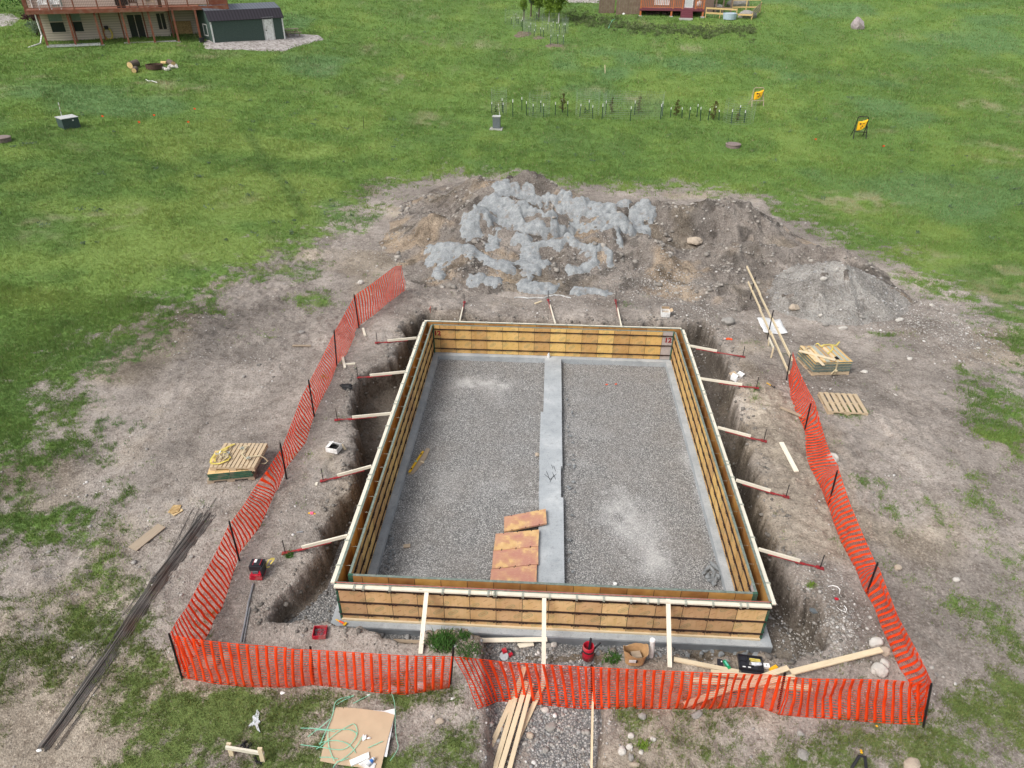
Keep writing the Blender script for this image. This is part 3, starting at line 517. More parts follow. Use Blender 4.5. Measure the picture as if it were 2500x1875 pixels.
# spoil heap
gx=np.arange(-8,20.5,.07);gy=np.arange(13.2,32,.07);X,Y=np.meshgrid(gx,gy);X=X.ravel();Y=Y.ravel();PH=pile_h(X,Y)
hasp=PH>-5;gg=bil(ZG,X,Y);PZ=np.where(hasp,PH,gg-.3)
isg=seg3(X,Y,GP,.56,.6)>PZ-.22
fgp=gridf(len(gx),len(gy))
def sub_(keep,name,mat,tn,**tg):
    k2=fgp[keep[fgp].all(1)];v,ff,(t_,)=compact(np.c_[X,Y,PZ],k2,tn);return npmesh(name,v,ff,mat,{},True,{'tint':t_},**tg)
t0=tint(X*1.3+40,Y*1.3)
tan=sst(.0,.35,fbm(X,Y,1.6,3,121)*.8+.9*np.exp(-((X-CHW[14][1][0])/1.0)**2-((Y-CHW[14][1][1]+.8)/1.6)**2)+.7*np.exp(-((X-CHW[7][0][0])/1.)**2-((Y-CHW[7][0][1])/1.)**2)-.12)
t0=t0*(1-tan[:,None])+np.stack([1.42*t0[:,0],1.28*t0[:,1],1.08*t0[:,2]],1)*tan[:,None]
dk=sst(.2,.45,fbm(X,Y,.8,3,125))[:,None];t0=t0*(.90-.42*dk)
t1=np.stack([np.full(X.shape,1.18),np.full(X.shape,1.24),np.full(X.shape,1.27)],1)*(1+.15*fbm(X,Y,.6,3,5))[:,None]
isg2=isg.copy()
fk=hasp[fgp].any(1)
gk=isg2[fgp].all(1)
def mk(sel,name,mat,tn,**tg):
    v,ff,(t_,)=compact(np.c_[X,Y,PZ],fgp[sel],tn);return npmesh(name,v,ff,mat,{},True,{'tint':t_},**tg)
mk(fk&~gk,'dirt_heap','heap',t0,label='large long heap of brown excavated dirt behind the concrete forms, peaked and lumpy',cat='dirt heap')
mk(fk&gk,'gravel_heap','heap',t1,label='rounded grey stony gravel heap at the right end of the dirt heap',cat='gravel heap')
def pz(x,y): return float(bil(ZT,x,y))
# grey concrete slurry dumped over the heap
SP=[([(860,200),(1000,240),(1100,280),(1300,290),(1450,310),(1580,370)],33),([(920,210),(870,270),(800,330),(770,370)],50),([(720,370),(705,405)],28),([(690,450),(700,520)],62),([(900,340),(1000,350),(1050,340)],35),([(860,390),(1000,430)],36),([(1010,400),(1200,385),(1400,385),(1560,410)],22),
 ([(1100,330),(1350,360),(1500,390),(1600,390)],20),([(1620,350),(1720,330)],35),([(1650,420),(1700,440)],62),([(1880,330),(1880,400),(1800,440)],50),([(820,420),(950,450),(1100,480),(1200,500),(1400,480),(1600,480),(1800,490),(1860,520)],34),([(1690,500),(1690,570)],26),
 ([(830,560),(840,630)],36),([(1000,560),(1080,560)],32),([(1090,640),(1230,580),(1290,605),(1350,560),(1400,600),(1440,640),(1600,630),(1640,680),(1640,740)],18),([(1530,700),(1480,760),(1350,780)],30),
 ([(430,620),(560,610),(680,640),(760,700),(870,750),(960,740),(1050,720),(1180,745)],32),([(440,690),(500,700)],48),([(1080,690),(1090,760)],58),([(470,820)],34),([(680,830),(860,860)],28),([(1050,880),(1220,900)],38),([(1400,930),(1560,910),(1690,970)],22)]
sm=np.full(X.shape,9.)
wxx=X+fbm(X,Y,.5,3,131)*.22;wyy=Y+fbm(X,Y,.5,3,132)*.3
for L_,wd in SP:
    Pw=[]
    for i in range(len(L_)):
        if i+1<len(L_):
            for t in np.linspace(0,1,6)[:-1]: Pw.append(Q('C',L_[i][0]*(1-t)+L_[i+1][0]*t,L_[i][1]*(1-t)+L_[i+1][1]*t))
        else: Pw.append(Q('C',*L_[i]))
    rr=wd*(.0075 if L_[0][1]<520 else .0088)
    for p in Pw: sm=np.minimum(sm,np.hypot((wxx-p[0]),(wyy-p[1])*.75)/rr)
rag=sm+fbm(X,Y,.35,4,133)*.55+fbm(X,Y,.12,2,136)*.12
ny,nx=len(gy),len(gx);BZ=PZ.reshape(ny,nx).copy()
for _ in range(5): BZ[1:-1,1:-1]=(BZ[1:-1,1:-1]*2+BZ[2:,1:-1]+BZ[:-2,1:-1]+BZ[1:-1,2:]+BZ[1:-1,:-2])/6
BZ=BZ.ravel()
SZ=BZ-.04+.24*np.sqrt(np.clip(1.05-rag,0,1))+(fbm(X,Y,.8,3,134)*.08-np.abs(fbm(X,Y,.55,2,137))*.08+np.abs(fbm(X,Y,.2,2,135))*.04)*sst(1.1,.7,rag);SZ=np.where(rag>1.02,PZ-.06,SZ)
sel=(rag[fgp]<1.12).any(1);v,ff,_=compact(np.c_[X,Y,SZ],fgp[sel]);npmesh('concrete_washout',v,ff,'slurry',{},True,label='pale grey moist concrete dumped in winding ridges over the brown dirt heap',cat='concrete waste')
# ------------------------------------------------------------------ grass blades
def rng_pts(n,x0,x1,y0,y1): return RNG.uniform(x0,x1,n),RNG.uniform(y0,y1,n)
def inview(x,y,z,mx=60):
    d=np.stack([x,y,z],1)-CPa;zz=d@Fv;u=FPX*(d@R2)/zz;v=-FPX*(d@U2)/zz;return (np.abs(u)<1250+mx*12)&(v<937+mx*9)&(v>-937-mx)&(zz>0)
CR['l']=(780,1700,.10549);CBD=[Q('l',*q) for q in ((350,265),(1750,290),(1600,1300),(1400,1800),(0,1520))]
BV,BF,BC=[],[],[];nb=0
def blades(x,y,hgt,wid,nbl,spread,lean,fade=None):
    global nb
    if fade: kf=RNG.random(len(x))<np.clip((y-fade[0])/(fade[1]-fade[0]),0,1)*np.clip((fade[3]-y)/(fade[3]-fade[2]),0,1);x,y=x[kf],y[kf]
    keep=inview(x,y,bil(ZG,x,y));x,y=x[keep],y[keep]
    cvv=cover(x,y);keep=(cvv+RNG.normal(0,.22,len(x))>.24)
    ph=pile_h(x,y);keep&=(ph<bil(ZG,x,y)-.02)
    dg=segdist(x,y,GPD);keep&=dg>.1;keep&=segdist(x,y,CBD)>.02
    x,y=x[keep],y[keep];n=len(x)
    if n==0:return
    x=np.repeat(x,nbl)+RNG.normal(0,spread,n*nbl);y=np.repeat(y,nbl)+RNG.normal(0,spread,n*nbl);N_=n*nbl
    z=bil(ZG,x,y)-.01;dd_=.5;a=RNG.uniform(0,2*np.pi,N_);h=hgt*RNG.uniform(.45,1.25,N_)*np.clip(1+.5*fbm(x,y,1.7,2,141),.4,1.6);l=RNG.uniform(.2,1,N_)*lean*h;b=RNG.uniform(0,2*np.pi,N_)
    dx,dy=np.cos(a)*wid/2,np.sin(a)*wid/2
    V0=np.stack([x-dx,y-dy,z],1);V1=np.stack([x+dx,y+dy,z],1);V2=np.stack([x+np.cos(b)*l,y+np.sin(b)*l,z+h],1)
    v=np.stack([V0,V1,V2],1).reshape(-1,3);c=lush(x,y)*RNG.uniform(.85,1.4,N_)[:,None]*np.stack([RNG.uniform(.9,1.25,N_),np.ones(N_),np.ones(N_)],1)
    st=RNG.random(N_)<.04;c[st]=np.array([.34,.31,.17])
    BV.append(v);BC.append(np.repeat(c,3,0));BF.append(np.arange(len(v)).reshape(-1,3)+nb);nb+=len(v)
x,y=rng_pts(330000,-18,26,-11,14);blades(x,y,.085,.014,5,.03,.8)
x,y=rng_pts(290000,-32,38,-3,44);blades(x,y,.10,.022,5,.06,.7,(-3,-2,24,44))
x,y=rng_pts(150000,-52,54,20,74);blades(x,y,.13,.045,5,.12,.6,(20,36,48,74))
x,y=rng_pts(120000,-85,75,40,125);blades(x,y,.15,.09,4,.2,.6,(40,66,120,125))
npmesh('grass',np.concatenate(BV),np.concatenate(BF),'blade',{},False,{'bcol':np.concatenate(BC)},kind='stuff')
print('blades',nb//3)
# ------------------------------------------------------------------ loose stones (uncountable)
def stones(name,x,y,z,s,cols,flat=.65):
    vs,fs=ico(1);n=len(x);k=RNG.uniform(.7,1.3,(n,len(vs),1));ro=RNG.uniform(0,6.28,n);ca,sa=np.cos(ro),np.sin(ro)
    P=vs[None]*k*np.stack([s,s*RNG.uniform(.6,1,n),s*flat*RNG.uniform(.6,1.1,n)],1)[:,None,:]
    P=np.stack([P[...,0]*ca[:,None]-P[...,1]*sa[:,None],P[...,0]*sa[:,None]+P[...,1]*ca[:,None],P[...,2]],-1)+np.stack([x,y,z],1)[:,None,:]
    F_=(fs[None]+(np.arange(n)*len(vs))[:,None,None]).reshape(-1,3)
    npmesh(name,P.reshape(-1,3),F_,'stone_pts',{},False,{'bcol':np.repeat(cols,len(vs),0)},kind='stuff')
def greys(n,lo,hi,warm=.0):
    g=RNG.uniform(lo,hi,n);return np.stack([g*(1+warm),g*(1+warm*.3),g*(1-warm*.6)],1)
n=34000;x,y=rng_pts(n,.45,9.3,.45,12.6);kp=np.abs(x-4.91)>.38;x,y=x[kp],y[kp];s=RNG.uniform(.008,.017,len(x));s[RNG.random(len(x))<.02]*=1.8
duu=sum(w_*np.exp(-((x-c[0])/a)**2-((y-c[1])/b_)**2) for c,a,b_,w_ in DU)
stones('gravel_stones',x,y,-.2+fbm(x,y,1.2,3,111)*.03+s*.3,s,greys(len(x),.16,.48,.03)*(1+.5*np.clip(duu,0,1))[:,None])
# site stones: everywhere on dirt, denser on the gravel heap, pit floor, trench and spots
x,y=rng_pts(30000,-13,21,-8,30);
def spot(c,r,n): return RNG.normal(c[0],r,n),RNG.normal(c[1],r,n)
ex=[(x,y)]
for q,r,nn in [(('F',2050,690),1.4,2200),(('F',2080,740),1.1,700),(('I',1400,400),.42,700),(('H',1700,1200),.9,1500),(('H',1600,650),.5,900),(('F',1750,1280),.6,400),(('F',1540,690),1.2,900),(('F',1320,600),2.5,1800),(('F',1440,610),.9,1300),(('F',900,1010),.3,300),(('F',560,780),.8,200),(('D',1500,900),.9,600)]:
    c=Q(*q);ex.append(spot(c,r,nn))
x=np.concatenate([e_[0] for e_ in ex]);y=np.concatenate([e_[1] for e_ in ex])
kp=~((x>-.3)&(x<WX+.3)&(y>-.3)&(y<LY+.3))&(cover(x,y)<.15)&((np.arange(len(x))>30000)|(fbm(x,y,1.6,3,170)+RNG.normal(0,.12,len(x))>.08))&inview(x,y,bil(ZT,x,y));x,y=x[kp],y[kp];z=bil(ZT,x,y)
dpt=np.minimum(segdist(x,y,PITP),segdist(x,y,TRP));s=np.exp(RNG.normal(-4.0,.5,len(x)));s=np.clip(s,.007,.075)
cl=greys(len(x),.16,.42,.09);pal=RNG.random(len(x))<.09;cl[pal]=greys(int(pal.sum()),.45,.62,.05)
stones('loose_stones',x,y,z+s*.2,s,cl)
# dirt clods on the heap and along the dug edges
x,y=rng_pts(9000,-7.5,19.5,13.5,30);ph=pile_h(x,y);kp=(ph>-5)&(fbm(x,y,1.3,3,180)+RNG.normal(0,.15,len(x))>.05);x,y,ph=x[kp],y[kp],ph[kp];s=np.clip(np.exp(RNG.normal(-3.0,.55,len(x))),.02,.2)
q=seg3(x,y,GP,.56,.6)>ph-.3;s=np.where(q,s*.5,s);cl=greys(len(x),.16,.34,.13);cl[q]=greys(int(q.sum()),.25,.5,.02)
stones('heap_clods',x,y,ph+s*.15,s,cl,.75)
x,y=rng_pts(30000,-4,14,-3,15.5);dd=segdist(x+fbm(x,y,.8,2,21)*.16,y,PITP);kp=(np.abs(dd-.05)<.28)&(RNG.random(len(x))<.5)|((dd<-.2)&(RNG.random(len(x))<.10));kp&=~((x>-.3)&(x<WX+.3)&(y>-.3)&(y<LY+.3));x,y=x[kp],y[kp];s=np.clip(np.exp(RNG.normal(-3.5,.5,len(x))),.012,.10)
stones('edge_clods',x,y,bil(ZT,x,y)+s*.15,s,greys(len(x),.10,.22,.14),.75)
n=9000;x,y=rng_pts(n,-2.6,11.5,-7.5,8);dd=np.minimum(segdist(x,y,PITP)+.2,segdist(x,y,TRP));kp=(dd<0)&~((x>-.28)&(x<WX+.28)&(y>-.28)&(y<LY+.28))&((y<1)|((x<0)&(y<5)));x,y=x[kp],y[kp];z=bil(ZT,x,y);s=np.clip(np.exp(RNG.normal(-3.7,.5,len(x))),.012,.07)
stones('trench_gravel',x,y,z+s*.2,s,greys(len(x),.13,.36,.02))

M['cardboard']=simple('flat_cardboard',(.50,.375,.25),.85,0,.07,3)

M['soil_dark']=simple('dark_bed_soil',(.17,.13,.10),.95,0,.4,3)
# ================================================================== footing
FB,FI=-.30,.46
t=thing('concrete_footing','grey poured concrete footing under the plywood forms with a strip across the gravel middle','concrete footing',(WX/2,LY/2,FB))
mb=MB();O=-.26
mb.abox(O,WX-O,O,FI,FB,0);mb.abox(O,WX-O,LY-FI,LY-O,FB,0);mb.abox(O,FI,FI,LY-FI,FB,0);mb.abox(WX-FI,WX-O,FI,LY-FI,FB,0)
mb.build('perimeter_footing','concrete',t)
mb=MB();mb.abox(4.57,5.265,FI,4.56,FB,-.003);mb.abox(4.55,5.20,4.56,6.0,FB,-.006);mb.abox(4.53,5.25,6.0,8.9,FB,-.004);mb.abox(4.62,5.255,8.9,LY-FI,FB,-.002)
mb.build('strip_footing','concrete',t)
# small offset formwork steps on the outer face of the footing
mb=MB()
for a,b,y0 in((O-.0,4.1,-.268),(4.1,7.6,-.275),(7.6,WX-O,-.266)): mb.abox(a+.002,b-.002,y0,O-.001,FB,-.035)
mb.build('front_face','concrete_side',t)
# ================================================================== wall forms
ZB,ZT_=.012,1.22
def form_wall(name,label,O_,D,Nn,widths,mat,corner_last=(0,0),stamp_bar=True,bars=(.2,.62,1.04),end_mats=None,connector=True,greenedge=True,tie=None,thick=.055,group=None):
    """O_: start on the concrete face; D: direction; Nn: away from the concrete"""
    O_,D,Nn=V(O_),V(D),V(Nn);L=sum(widths);c=O_+D*L/2
    t=thing(name,label,'concrete form',(c[0],c[1],0.),group);s=0
    for i,w_ in enumerate(widths):
        q=O_+D*(s+w_/2)+Nn*thick/2;mt=mat
        if end_mats and i in end_mats: mt=end_mats[i]
        mb=MB();mb.box(q+V((0,0,(ZB+ZT_-.012)/2)),D*(w_/2-.004),Nn*(thick/2),V((0,0,(ZT_-.012-ZB)/2)));o=mb.build('form_panel',mt,t)
        if mt=='ply_grey': o['label']='narrow grey form panel with a red 12'
        s+=w_
    mb=MB();s=0
    mb.bar(O_+Nn*thick/2+V((0,0,ZT_-.004)),O_+D*L+Nn*thick/2+V((0,0,ZT_-.004)),thick+.004,.010)
    mb.build('edge_strip','green_edge',t)
    mb=MB()
    for w_ in [0]+list(widths):
        s+=w_;q=O_+D*s+Nn*(thick*.5);mb.box(q+V((0,0,(ZB+ZT_-.03)/2)),D*.0055,Nn*(thick/2+.0015),V((0,0,(ZT_-.03-ZB)/2)))
    mb.build('steel_seam','black_steel',t)
    if stamp_bar:
        for z in bars:
            mb=MB();q0=O_+Nn*(thick+.016)+V((0,0,z));mb.bar(q0-D*.03,q0+D*(L+.03),.028,.034)
            s=0
            for w_ in widths[:-1]:
                s+=w_
                for k_ in(-.05,.035):
                    q=O_+D*(s+k_)+Nn*(thick+.034)+V((0,0,z+.004));mb.box(q,D*.022,Nn*.012,V((0,0,.026)))
                q=O_+D*(s+.1)+Nn*(thick+.03)+V((0,0,z-.012));mb.box(q,D*.03,Nn*.01,V((0,0,.012)))
            mb.build('tie_bar','rust_bar',t)
    return t
nf=[.605]*16; nf[0]=.62;nf[-1]=WX-.62-.605*14
e0=.055
oN=form_wall('outer_form_wall','long front plywood form wall facing the orange fence, three rusty bars across its stamped panels',(0,0,0),(1,0,0),(0,-1,0),nf,'ply')
side=[.61]*21;side.append(LY-.61*21)
oW=form_wall('outer_form_wall','outer plywood form wall along the left trench, seen edge on',(0,0,0),(0,1,0),(-1,0,0),side,'ply_oil')
oE=form_wall('outer_form_wall','outer plywood form wall along the right trench, its brown inner face showing',(WX,0,0),(0,1,0),(1,0,0),side,'ply_oil')
oB=form_wall('outer_form_wall','outer plywood form wall at the back, in front of the dirt bank',(0,LY,0),(1,0,0),(0,1,0),nf,'ply_oil')
T_=.2;iw=WX-2*T_-2*e0;nb_=[.27]+[.61]*14;nb_.append(iw-sum(nb_)); nb_=[x for x in nb_]
iB=form_wall('inner_form_wall','back inner form wall of golden stamped panels with a red 12 at each end',(T_+e0,LY-T_,0),(1,0,0),(0,-1,0),nb_,'ply_in',end_mats={len(nb_)-1:'ply_grey'})
iF=form_wall('inner_form_wall','front inner form wall, only its oiled outer face and green top edge seen behind the white board',(T_+e0,T_,0),(1,0,0),(0,1,0),nb_,'ply_oil')
il=LY-2*T_-2*e0;ns=[.61]*20;ns=[.3]+ns[:19];ns.append(il-sum(ns))
iL=form_wall('inner_form_wall','left inner form wall with three dark bars, standing on the footing',(T_,T_+e0,0),(0,1,0),(1,0,0),ns,'ply_in')
iR=form_wall('inner_form_wall','right inner form wall of yellow plywood with a grey panel at its near end',(WX-T_,T_+e0,0),(0,1,0),(-1,0,0),ns,'ply_in',end_mats={0:'ply_grey'})
def corner(parent,x,y,sx,sy):
    mb=MB();mb.abox(min(x,x+sx*.11),max(x,x+sx*.11),min(y,y+sy*.062),max(y,y+sy*.062),ZB,ZT_+.004);mb.build('corner_post','green_steel',parent)
corner(iF,T_-.003,T_-.003,1,1);corner(iF,WX-T_+.003,T_-.003,-1,1)
for x,s_ in((T_+e0-.002,1),(WX-T_-e0+.002,-1)):
    mb=MB();mb.abox(min(x,x+s_*.05),max(x,x+s_*.05),LY-T_-e0-.045,LY-T_+.003,ZB,ZT_+.006);mb.build('corner_post','green_steel',iB)
for x,s_ in((-.002,-1),(WX+.002,1)):
    mb=MB();mb.abox(min(x,x+s_*.05),max(x,x+s_*.05),-.062,-.002,ZB,ZT_-.02);mb.build('corner_post','green_steel',oN)
def text_part(s_,size,org,right,up,mat,parent,name='number_marking',bold=.012):
    cu=bpy.data.curves.new('t','FONT');cu.body=s_;cu.size=size;cu.extrude=.0015;cu.offset=bold;cu.align_x='CENTER';cu.align_y='CENTER'
    o=bpy.data.objects.new('t',cu);COL.objects.link(o);bpy.context.view_layer.update();dg=bpy.context.evaluated_depsgraph_get();me=bpy.data.meshes.new_from_object(o.evaluated_get(dg));bpy.data.objects.remove(o)
    r,u=unit(right),unit(up);n=np.cross(r,u);po=V(parent['_o']) if parent else V(org)
    for v_ in me.vertices:
        p=V(v_.co);v_.co=tuple(V(org)+r*p[0]+u*p[1]+n*p[2]-po)
    me.materials.clear();me.materials.append(M[mat]);ob=bpy.data.objects.new(name,me);COL.objects.link(ob);ob.parent=parent;return ob
yb=LY-T_-e0-.003
text_part('12',.27,(T_+e0+.17,yb,.85),(1,0,0),(0,0,1),'red_steel',iB)
text_part('12',.27,(WX-T_-e0-.20,yb,.85),(1,0,0),(0,0,1),'red_steel',iB)
# sill boards below the outer front form
mb=MB();mb.abox(-.02,5.0,-.10,-.056,.004,.05);mb.abox(5.006,WX-.25,-.098,-.056,.004,.05);mb.abox(WX-.244,WX+.01,-.104,-.056,.002,.045);mb.build('sill_board','lumber',oN)
# top walers (flat white boards) and clamps
def waler(parent,cuts,f,horiz,wd=.092,z=1.185):
    for a,b in zip(cuts[:-1],cuts[1:]):
        dz=RNG.uniform(-.006,.006);p0,p1=V(f(a+.004)),V(f(b-.004));p0[2]=p1[2]=z+dz;mb=MB();mb.bar(p0,p1,wd,.04);mb.build('waler_board','lumber_white',parent)
def clamps(parent,ss,f,D,Nn,half=.062):
    for s_ in ss:
        q=V(f(s_));q[2]=1.185;mb=MB();D_=V(D);N_=V(Nn)
        for k_ in(-.014,.014):
            mb.box(q+D_*k_+V((0,0,.031)),D_*.009,N_*half,V((0,0,.004)));mb.box(q+D_*k_+N_*half+V((0,0,-.004)),D_*.009,N_*.004,V((0,0,.035)));mb.box(q+D_*k_-N_*(half-.004)+V((0,0,.024)),D_*.009,N_*.004,V((0,0,.012)))
        mb.build('clamp','galv',parent)
ff=lambda s_:(s_,-.056-.048,1.2)
waler(oN,[-.05,3.55,6.9,WX+.03],ff,True);cs=list(np.cumsum(nf)[:-1]);clamps(oN,[.42]+[cs[i]+.01 for i in(0,1,3,4,5,6,7,8,9,10,11,12,13,14)]+[3.48,3.62,7.05,WX-.5],ff,(1,0,0),(0,-1,0))
fl=lambda s_:(-.056-.048,s_,1.2);waler(oW,[-.02,3.7,7.35,11.0,LY+.0],fl,False);clamps(oW,[.5,1.3,2.55,3.6,3.8,5.0,6.1,7.3,7.45,8.5,9.2,10.2,10.9,11.1,11.9,12.6],fl,(0,1,0),(-1,0,0))
fr=lambda s_:(WX+.056+.048,s_,1.2);waler(oE,[-.05,4.9,8.6,LY],fr,False);clamps(oE,[.55,2.0,3.2,4.3,4.85,5.0,6.2,7.4,8.5,8.7,9.7,10.9,11.9,12.6],fr,(0,1,0),(1,0,0))
fb=lambda s_:(s_,LY+.056+.048,1.2);waler(oB,[-.12,3.3,6.5,WX+.06],fb,True,.09);clamps(oB,[.5,1.2,2.3,3.3,4.2,5.4,6.3,7.0,7.6,8.2,8.8,9.4],fb,(1,0,0),(0,1,0))
mb=MB();mb.tube([(-.03,-.03,1.232),(3,-.022,1.230),(6,-.03,1.231),(WX+.03,-.025,1.233)],.006,4);mb.build('string_line','string',label='taut thin red string along the top of the front form',cat='string line')
mb=MB();mb.tube([(.04,.0,1.235),(.03,LY-.1,1.235)],.004,4)
# tie wires across the wall gap
for par,pts_ in((oW,[((-.0,y,z),(T_,y,z)) for y in np.arange(.61,LY-.3,.61) for z in(.62,1.1)]),(oE,[((WX,y,z),(WX-T_,y,z)) for y in np.arange(.61,LY-.3,.61) for z in(.62,1.1)])):
    mb=MB()
    for a,b in pts_: mb.tube([a,b],.0028,4)
    mb.build('tie_wires','galv',par)
# ================================================================== braces
def brace(wp,tp,rp,label,group,stake=True,wz=1.19,lift=.10,hook=None):
    p0=atz(wp,wz);p2=at(rp,lift)
    need=max((gz(*(p0+(p2-p0)*f_)[:2])+.07-(p0+(p2-p0)*f_)[2])/f_ for f_ in np.linspace(.5,1,12));p2[2]+=max(0,need)
    # timber end on its pixel ray, on the straight line p0-p2 as near as possible
    best=None
    for s_ in np.linspace(.3,1,141):
        q=p0+(p2-p0)*s_;d=q-CPa;zz=d@Fv;u=1250+FPX*(d@R2)/zz;v_=937.5-FPX*(d@U2)/zz;e_=(u-tp[0])**2+(v_-tp[1])**2
        if best is None or e_<best[0]: best=(e_,q)
    q=best[1];t=thing('wall_brace',label,'wall brace',((p0+p2)/2)*V((1,1,0))+V((0,0,min(p0[2],p2[2])-.1)),group)
    mb=MB();mb.bar(p0,q,.038,.089);mb.build('timber','lumber_white',t)
    dd=unit(p2-p0);a=q-dd*.75;off=V((0,0,-.075));mb=MB();mb.tube([a+off,q+off*.9,p2-V((0,0,.04))],.022,6);mb.tube([q+off*.9-dd*.1,q+off*.9+dd*.12],.034,8);mb.box(p2-V((0,0,.04)),dd*.09,unit(np.cross(dd,(0,0,1)))*.05,(0,0,.012));mb.build('screw_adjuster','red_steel',t)
    if stake:
        mb=MB();g=gz(p2[0],p2[1]);mb.tube([(p2[0],p2[1],g-.15),(p2[0],p2[1],p2[2]+.38)],.012,6);mb.build('stake','black_steel',t)
def pF(x,y): return px('F',x,y)
GL='timber braces of the left form wall'
for w_,t_,r_,l_ in[((900,730),px('E',1510,637),px('E',1440,650),'farthest timber brace on the left side, level with the fence post at the grass patch'),((876,803),px('E',1390,875),px('E',1310,882),'second timber brace from the back on the left, above the black bag'),
 ((845,893),px('E',1270,1152),px('E',1170,1167),'middle timber brace on the left side, between black bag and white box'),((803,1007),px('E',1170,1543),px('E',1075,1577),'left timber brace just nearer than the white open box'),((752,1157),px('G',1578,500),px('G',1490,528),'nearest timber brace on the left, behind the red laser tool')]:
    brace(pF(*w_),t_,r_,l_,GL)
GR='timber braces of the right form wall'
for w_,t_,r_,l_ in[(px('D',232,1090),px('D',415,1133),px('D',590,1160),'farthest timber brace on the right side, near the red 12'),(px('D',300,1310),px('D',585,1355),px('D',680,1378),'right timber brace beside the small white box on the trench edge'),
 (pF(1550,923),pF(1622,941),pF(1650,951),'right timber brace opposite the leaning bent fence post, third from the back'),(pF(1590,1037),pF(1665,1058),pF(1698,1072),'right timber brace beside the loose board on the bank'),(pF(1638,1186),pF(1728,1214),pF(1772,1225),'nearest timber brace on the right side, over the deep trench corner')]:
    brace(w_,t_,r_,l_,GR,stake=True,lift=.06)
GB='timber braces of the back form wall'
for w_,t_,r_,l_ in[(px('C',615,1120),px('C',650,1030),px('C',646,985),'left one of the three back timber braces'),(px('C',1260,1135),px('C',1222,1012),px('C',1212,975),'middle one of the three back timber braces, below the cream pipes'),(px('C',1705,1150),px('C',1678,1032),px('C',1665,990),'right one of the three back timber braces')]:
    brace(w_,t_,r_,l_,GB)
GF='timber braces of the front form wall'
for a,b,l_ in[(px('H',947,240),px('H',903,680),'left long board leaning from the front form to the grass clump'),(px('H',1738,282),px('H',1733,905),'middle long board leaning from the front form into the gravel trench'),(px('I',511,250),px('I',520,618),'right long board leaning from the front form beside the white pipe')]:
    p0=atz(a,1.20);p1=at(b,.03);mb=MB();d_=unit(p1-p0);mb.bar(p0,p1,.095,.04,up=np.cross(d_,(1,0,0))*-1);mb.build('leaning_brace','lumber_white',label=l_,cat='wall brace',group=GF)
# ================================================================== orange netting fences
def netting(t,st,nband,vert=22,bandw=.34,h=None,sagseed=0,wob=.02,sw=.0036):
    """st: list of (top3d,bottom3d). Bands run top to bottom, thin strands run along."""
    tops=np.array([a for a,b in st]);bots=np.array([b for a,b in st]);mid=(tops+bots)/2
    L=np.r_[0,np.cumsum(np.linalg.norm(np.diff(tops,axis=0),axis=1)*.5+np.linalg.norm(np.diff(bots,axis=0),axis=1)*.5)];tot=L[-1]
    nrm=unit(np.cross(bots[-1]-bots[0],(0,0,1)))
    def P(s_,v_):
        s_=np.clip(s_,0,tot);i=np.clip(np.searchsorted(L,s_)-1,0,len(L)-2);f_=((s_-L[i])/(L[i+1]-L[i]))[...,None]
        a=tops[i]*(1-f_)+tops[i+1]*f_;b=bots[i]*(1-f_)+bots[i+1]*f_;v2=v_[...,None]
        p=b*(1-v2)+a*v2
        o=(fbm(s_+sagseed,v_*1.1,.55,2,sagseed)*wob*2.2+fbm(s_+sagseed,v_*.5,1.6,2,sagseed+3)*wob*4)*np.sin(np.pi*np.clip(v_,0,1))
        p=p+nrm*o[...,None];return p
    n=max(4,int(round(tot/nband)));vs=np.linspace(0,1,15);mbv=[];mbf=[];c=0
    pitch=tot/n
    for i in range(n+1):
        s0=i*pitch;hw=pitch*bandw/2
        for sg in(-1,1): mbv.append(P(np.full(15,s0)+sg*hw,vs))
        for j in range(14): mbf.append([c+j,c+15+j,c+16+j,c+1+j])
        c+=30
    me_v=np.concatenate(mbv);o=npmesh('netting_bands',me_v-V(t['_o']),mbf,'net');o.parent=t
    md=o.modifiers.new('thickness','SOLIDIFY');md.thickness=.003
    ss=np.linspace(0,tot,int(tot/.09)+2);V_=[];F_=[];c=0
    for v0 in np.linspace(.012,.988,vert):
        hw=sw if .02<v0<.98 else .007
        a=P(ss,np.full(len(ss),v0-hw));b=P(ss,np.full(len(ss),v0+hw));V_+=[a,b];m_=len(ss)
        for j in range(m_-1): F_.append([c+j,c+j+1,c+m_+j+1,c+m_+j])
        c+=2*m_
    # staggered middle rows of short strands
    o=npmesh('netting_strands',np.concatenate(V_)-V(t['_o']),F_,'net');o.parent=t
    md=o.modifiers.new('thickness','SOLIDIFY');md.thickness=.003
def stations(L_,drop=.0):
    out=[]
    for top,bot in L_:
        b=at(bot,.0);a=above(b,top)
        if a[2]<b[2]+.35: a=b+V((0,0,.6))
        out.append((a,b+V((0,0,.02))))
    return out
def post(t,top,bot,label=None,ext=.06,lean=True):
    b=at(bot,.0);a=above(b,top);bk=V((0,.09,0)) if ext<.03 else V((0,.0,0));b=b+bk;a=a+bk;mb=MB();d=unit(a-b);mb.tube([b-d*.2,a+d*ext],.019,6);mb.box((a+b)/2+V((.0,0,0)),d*np.linalg.norm(a-b)*.5,V((.024,0,0)),V((0,.004,0)));return mb.build('fence_post','black_steel',t)
def Ep(x,y): return px('E',x,y)
def Gp(x,y): return px('G',x,y)
def Hp(x,y): return px('H',x,y)
def Ip(x,y): return px('I',x,y)
def gp_(x,y): return px('g',x,y)
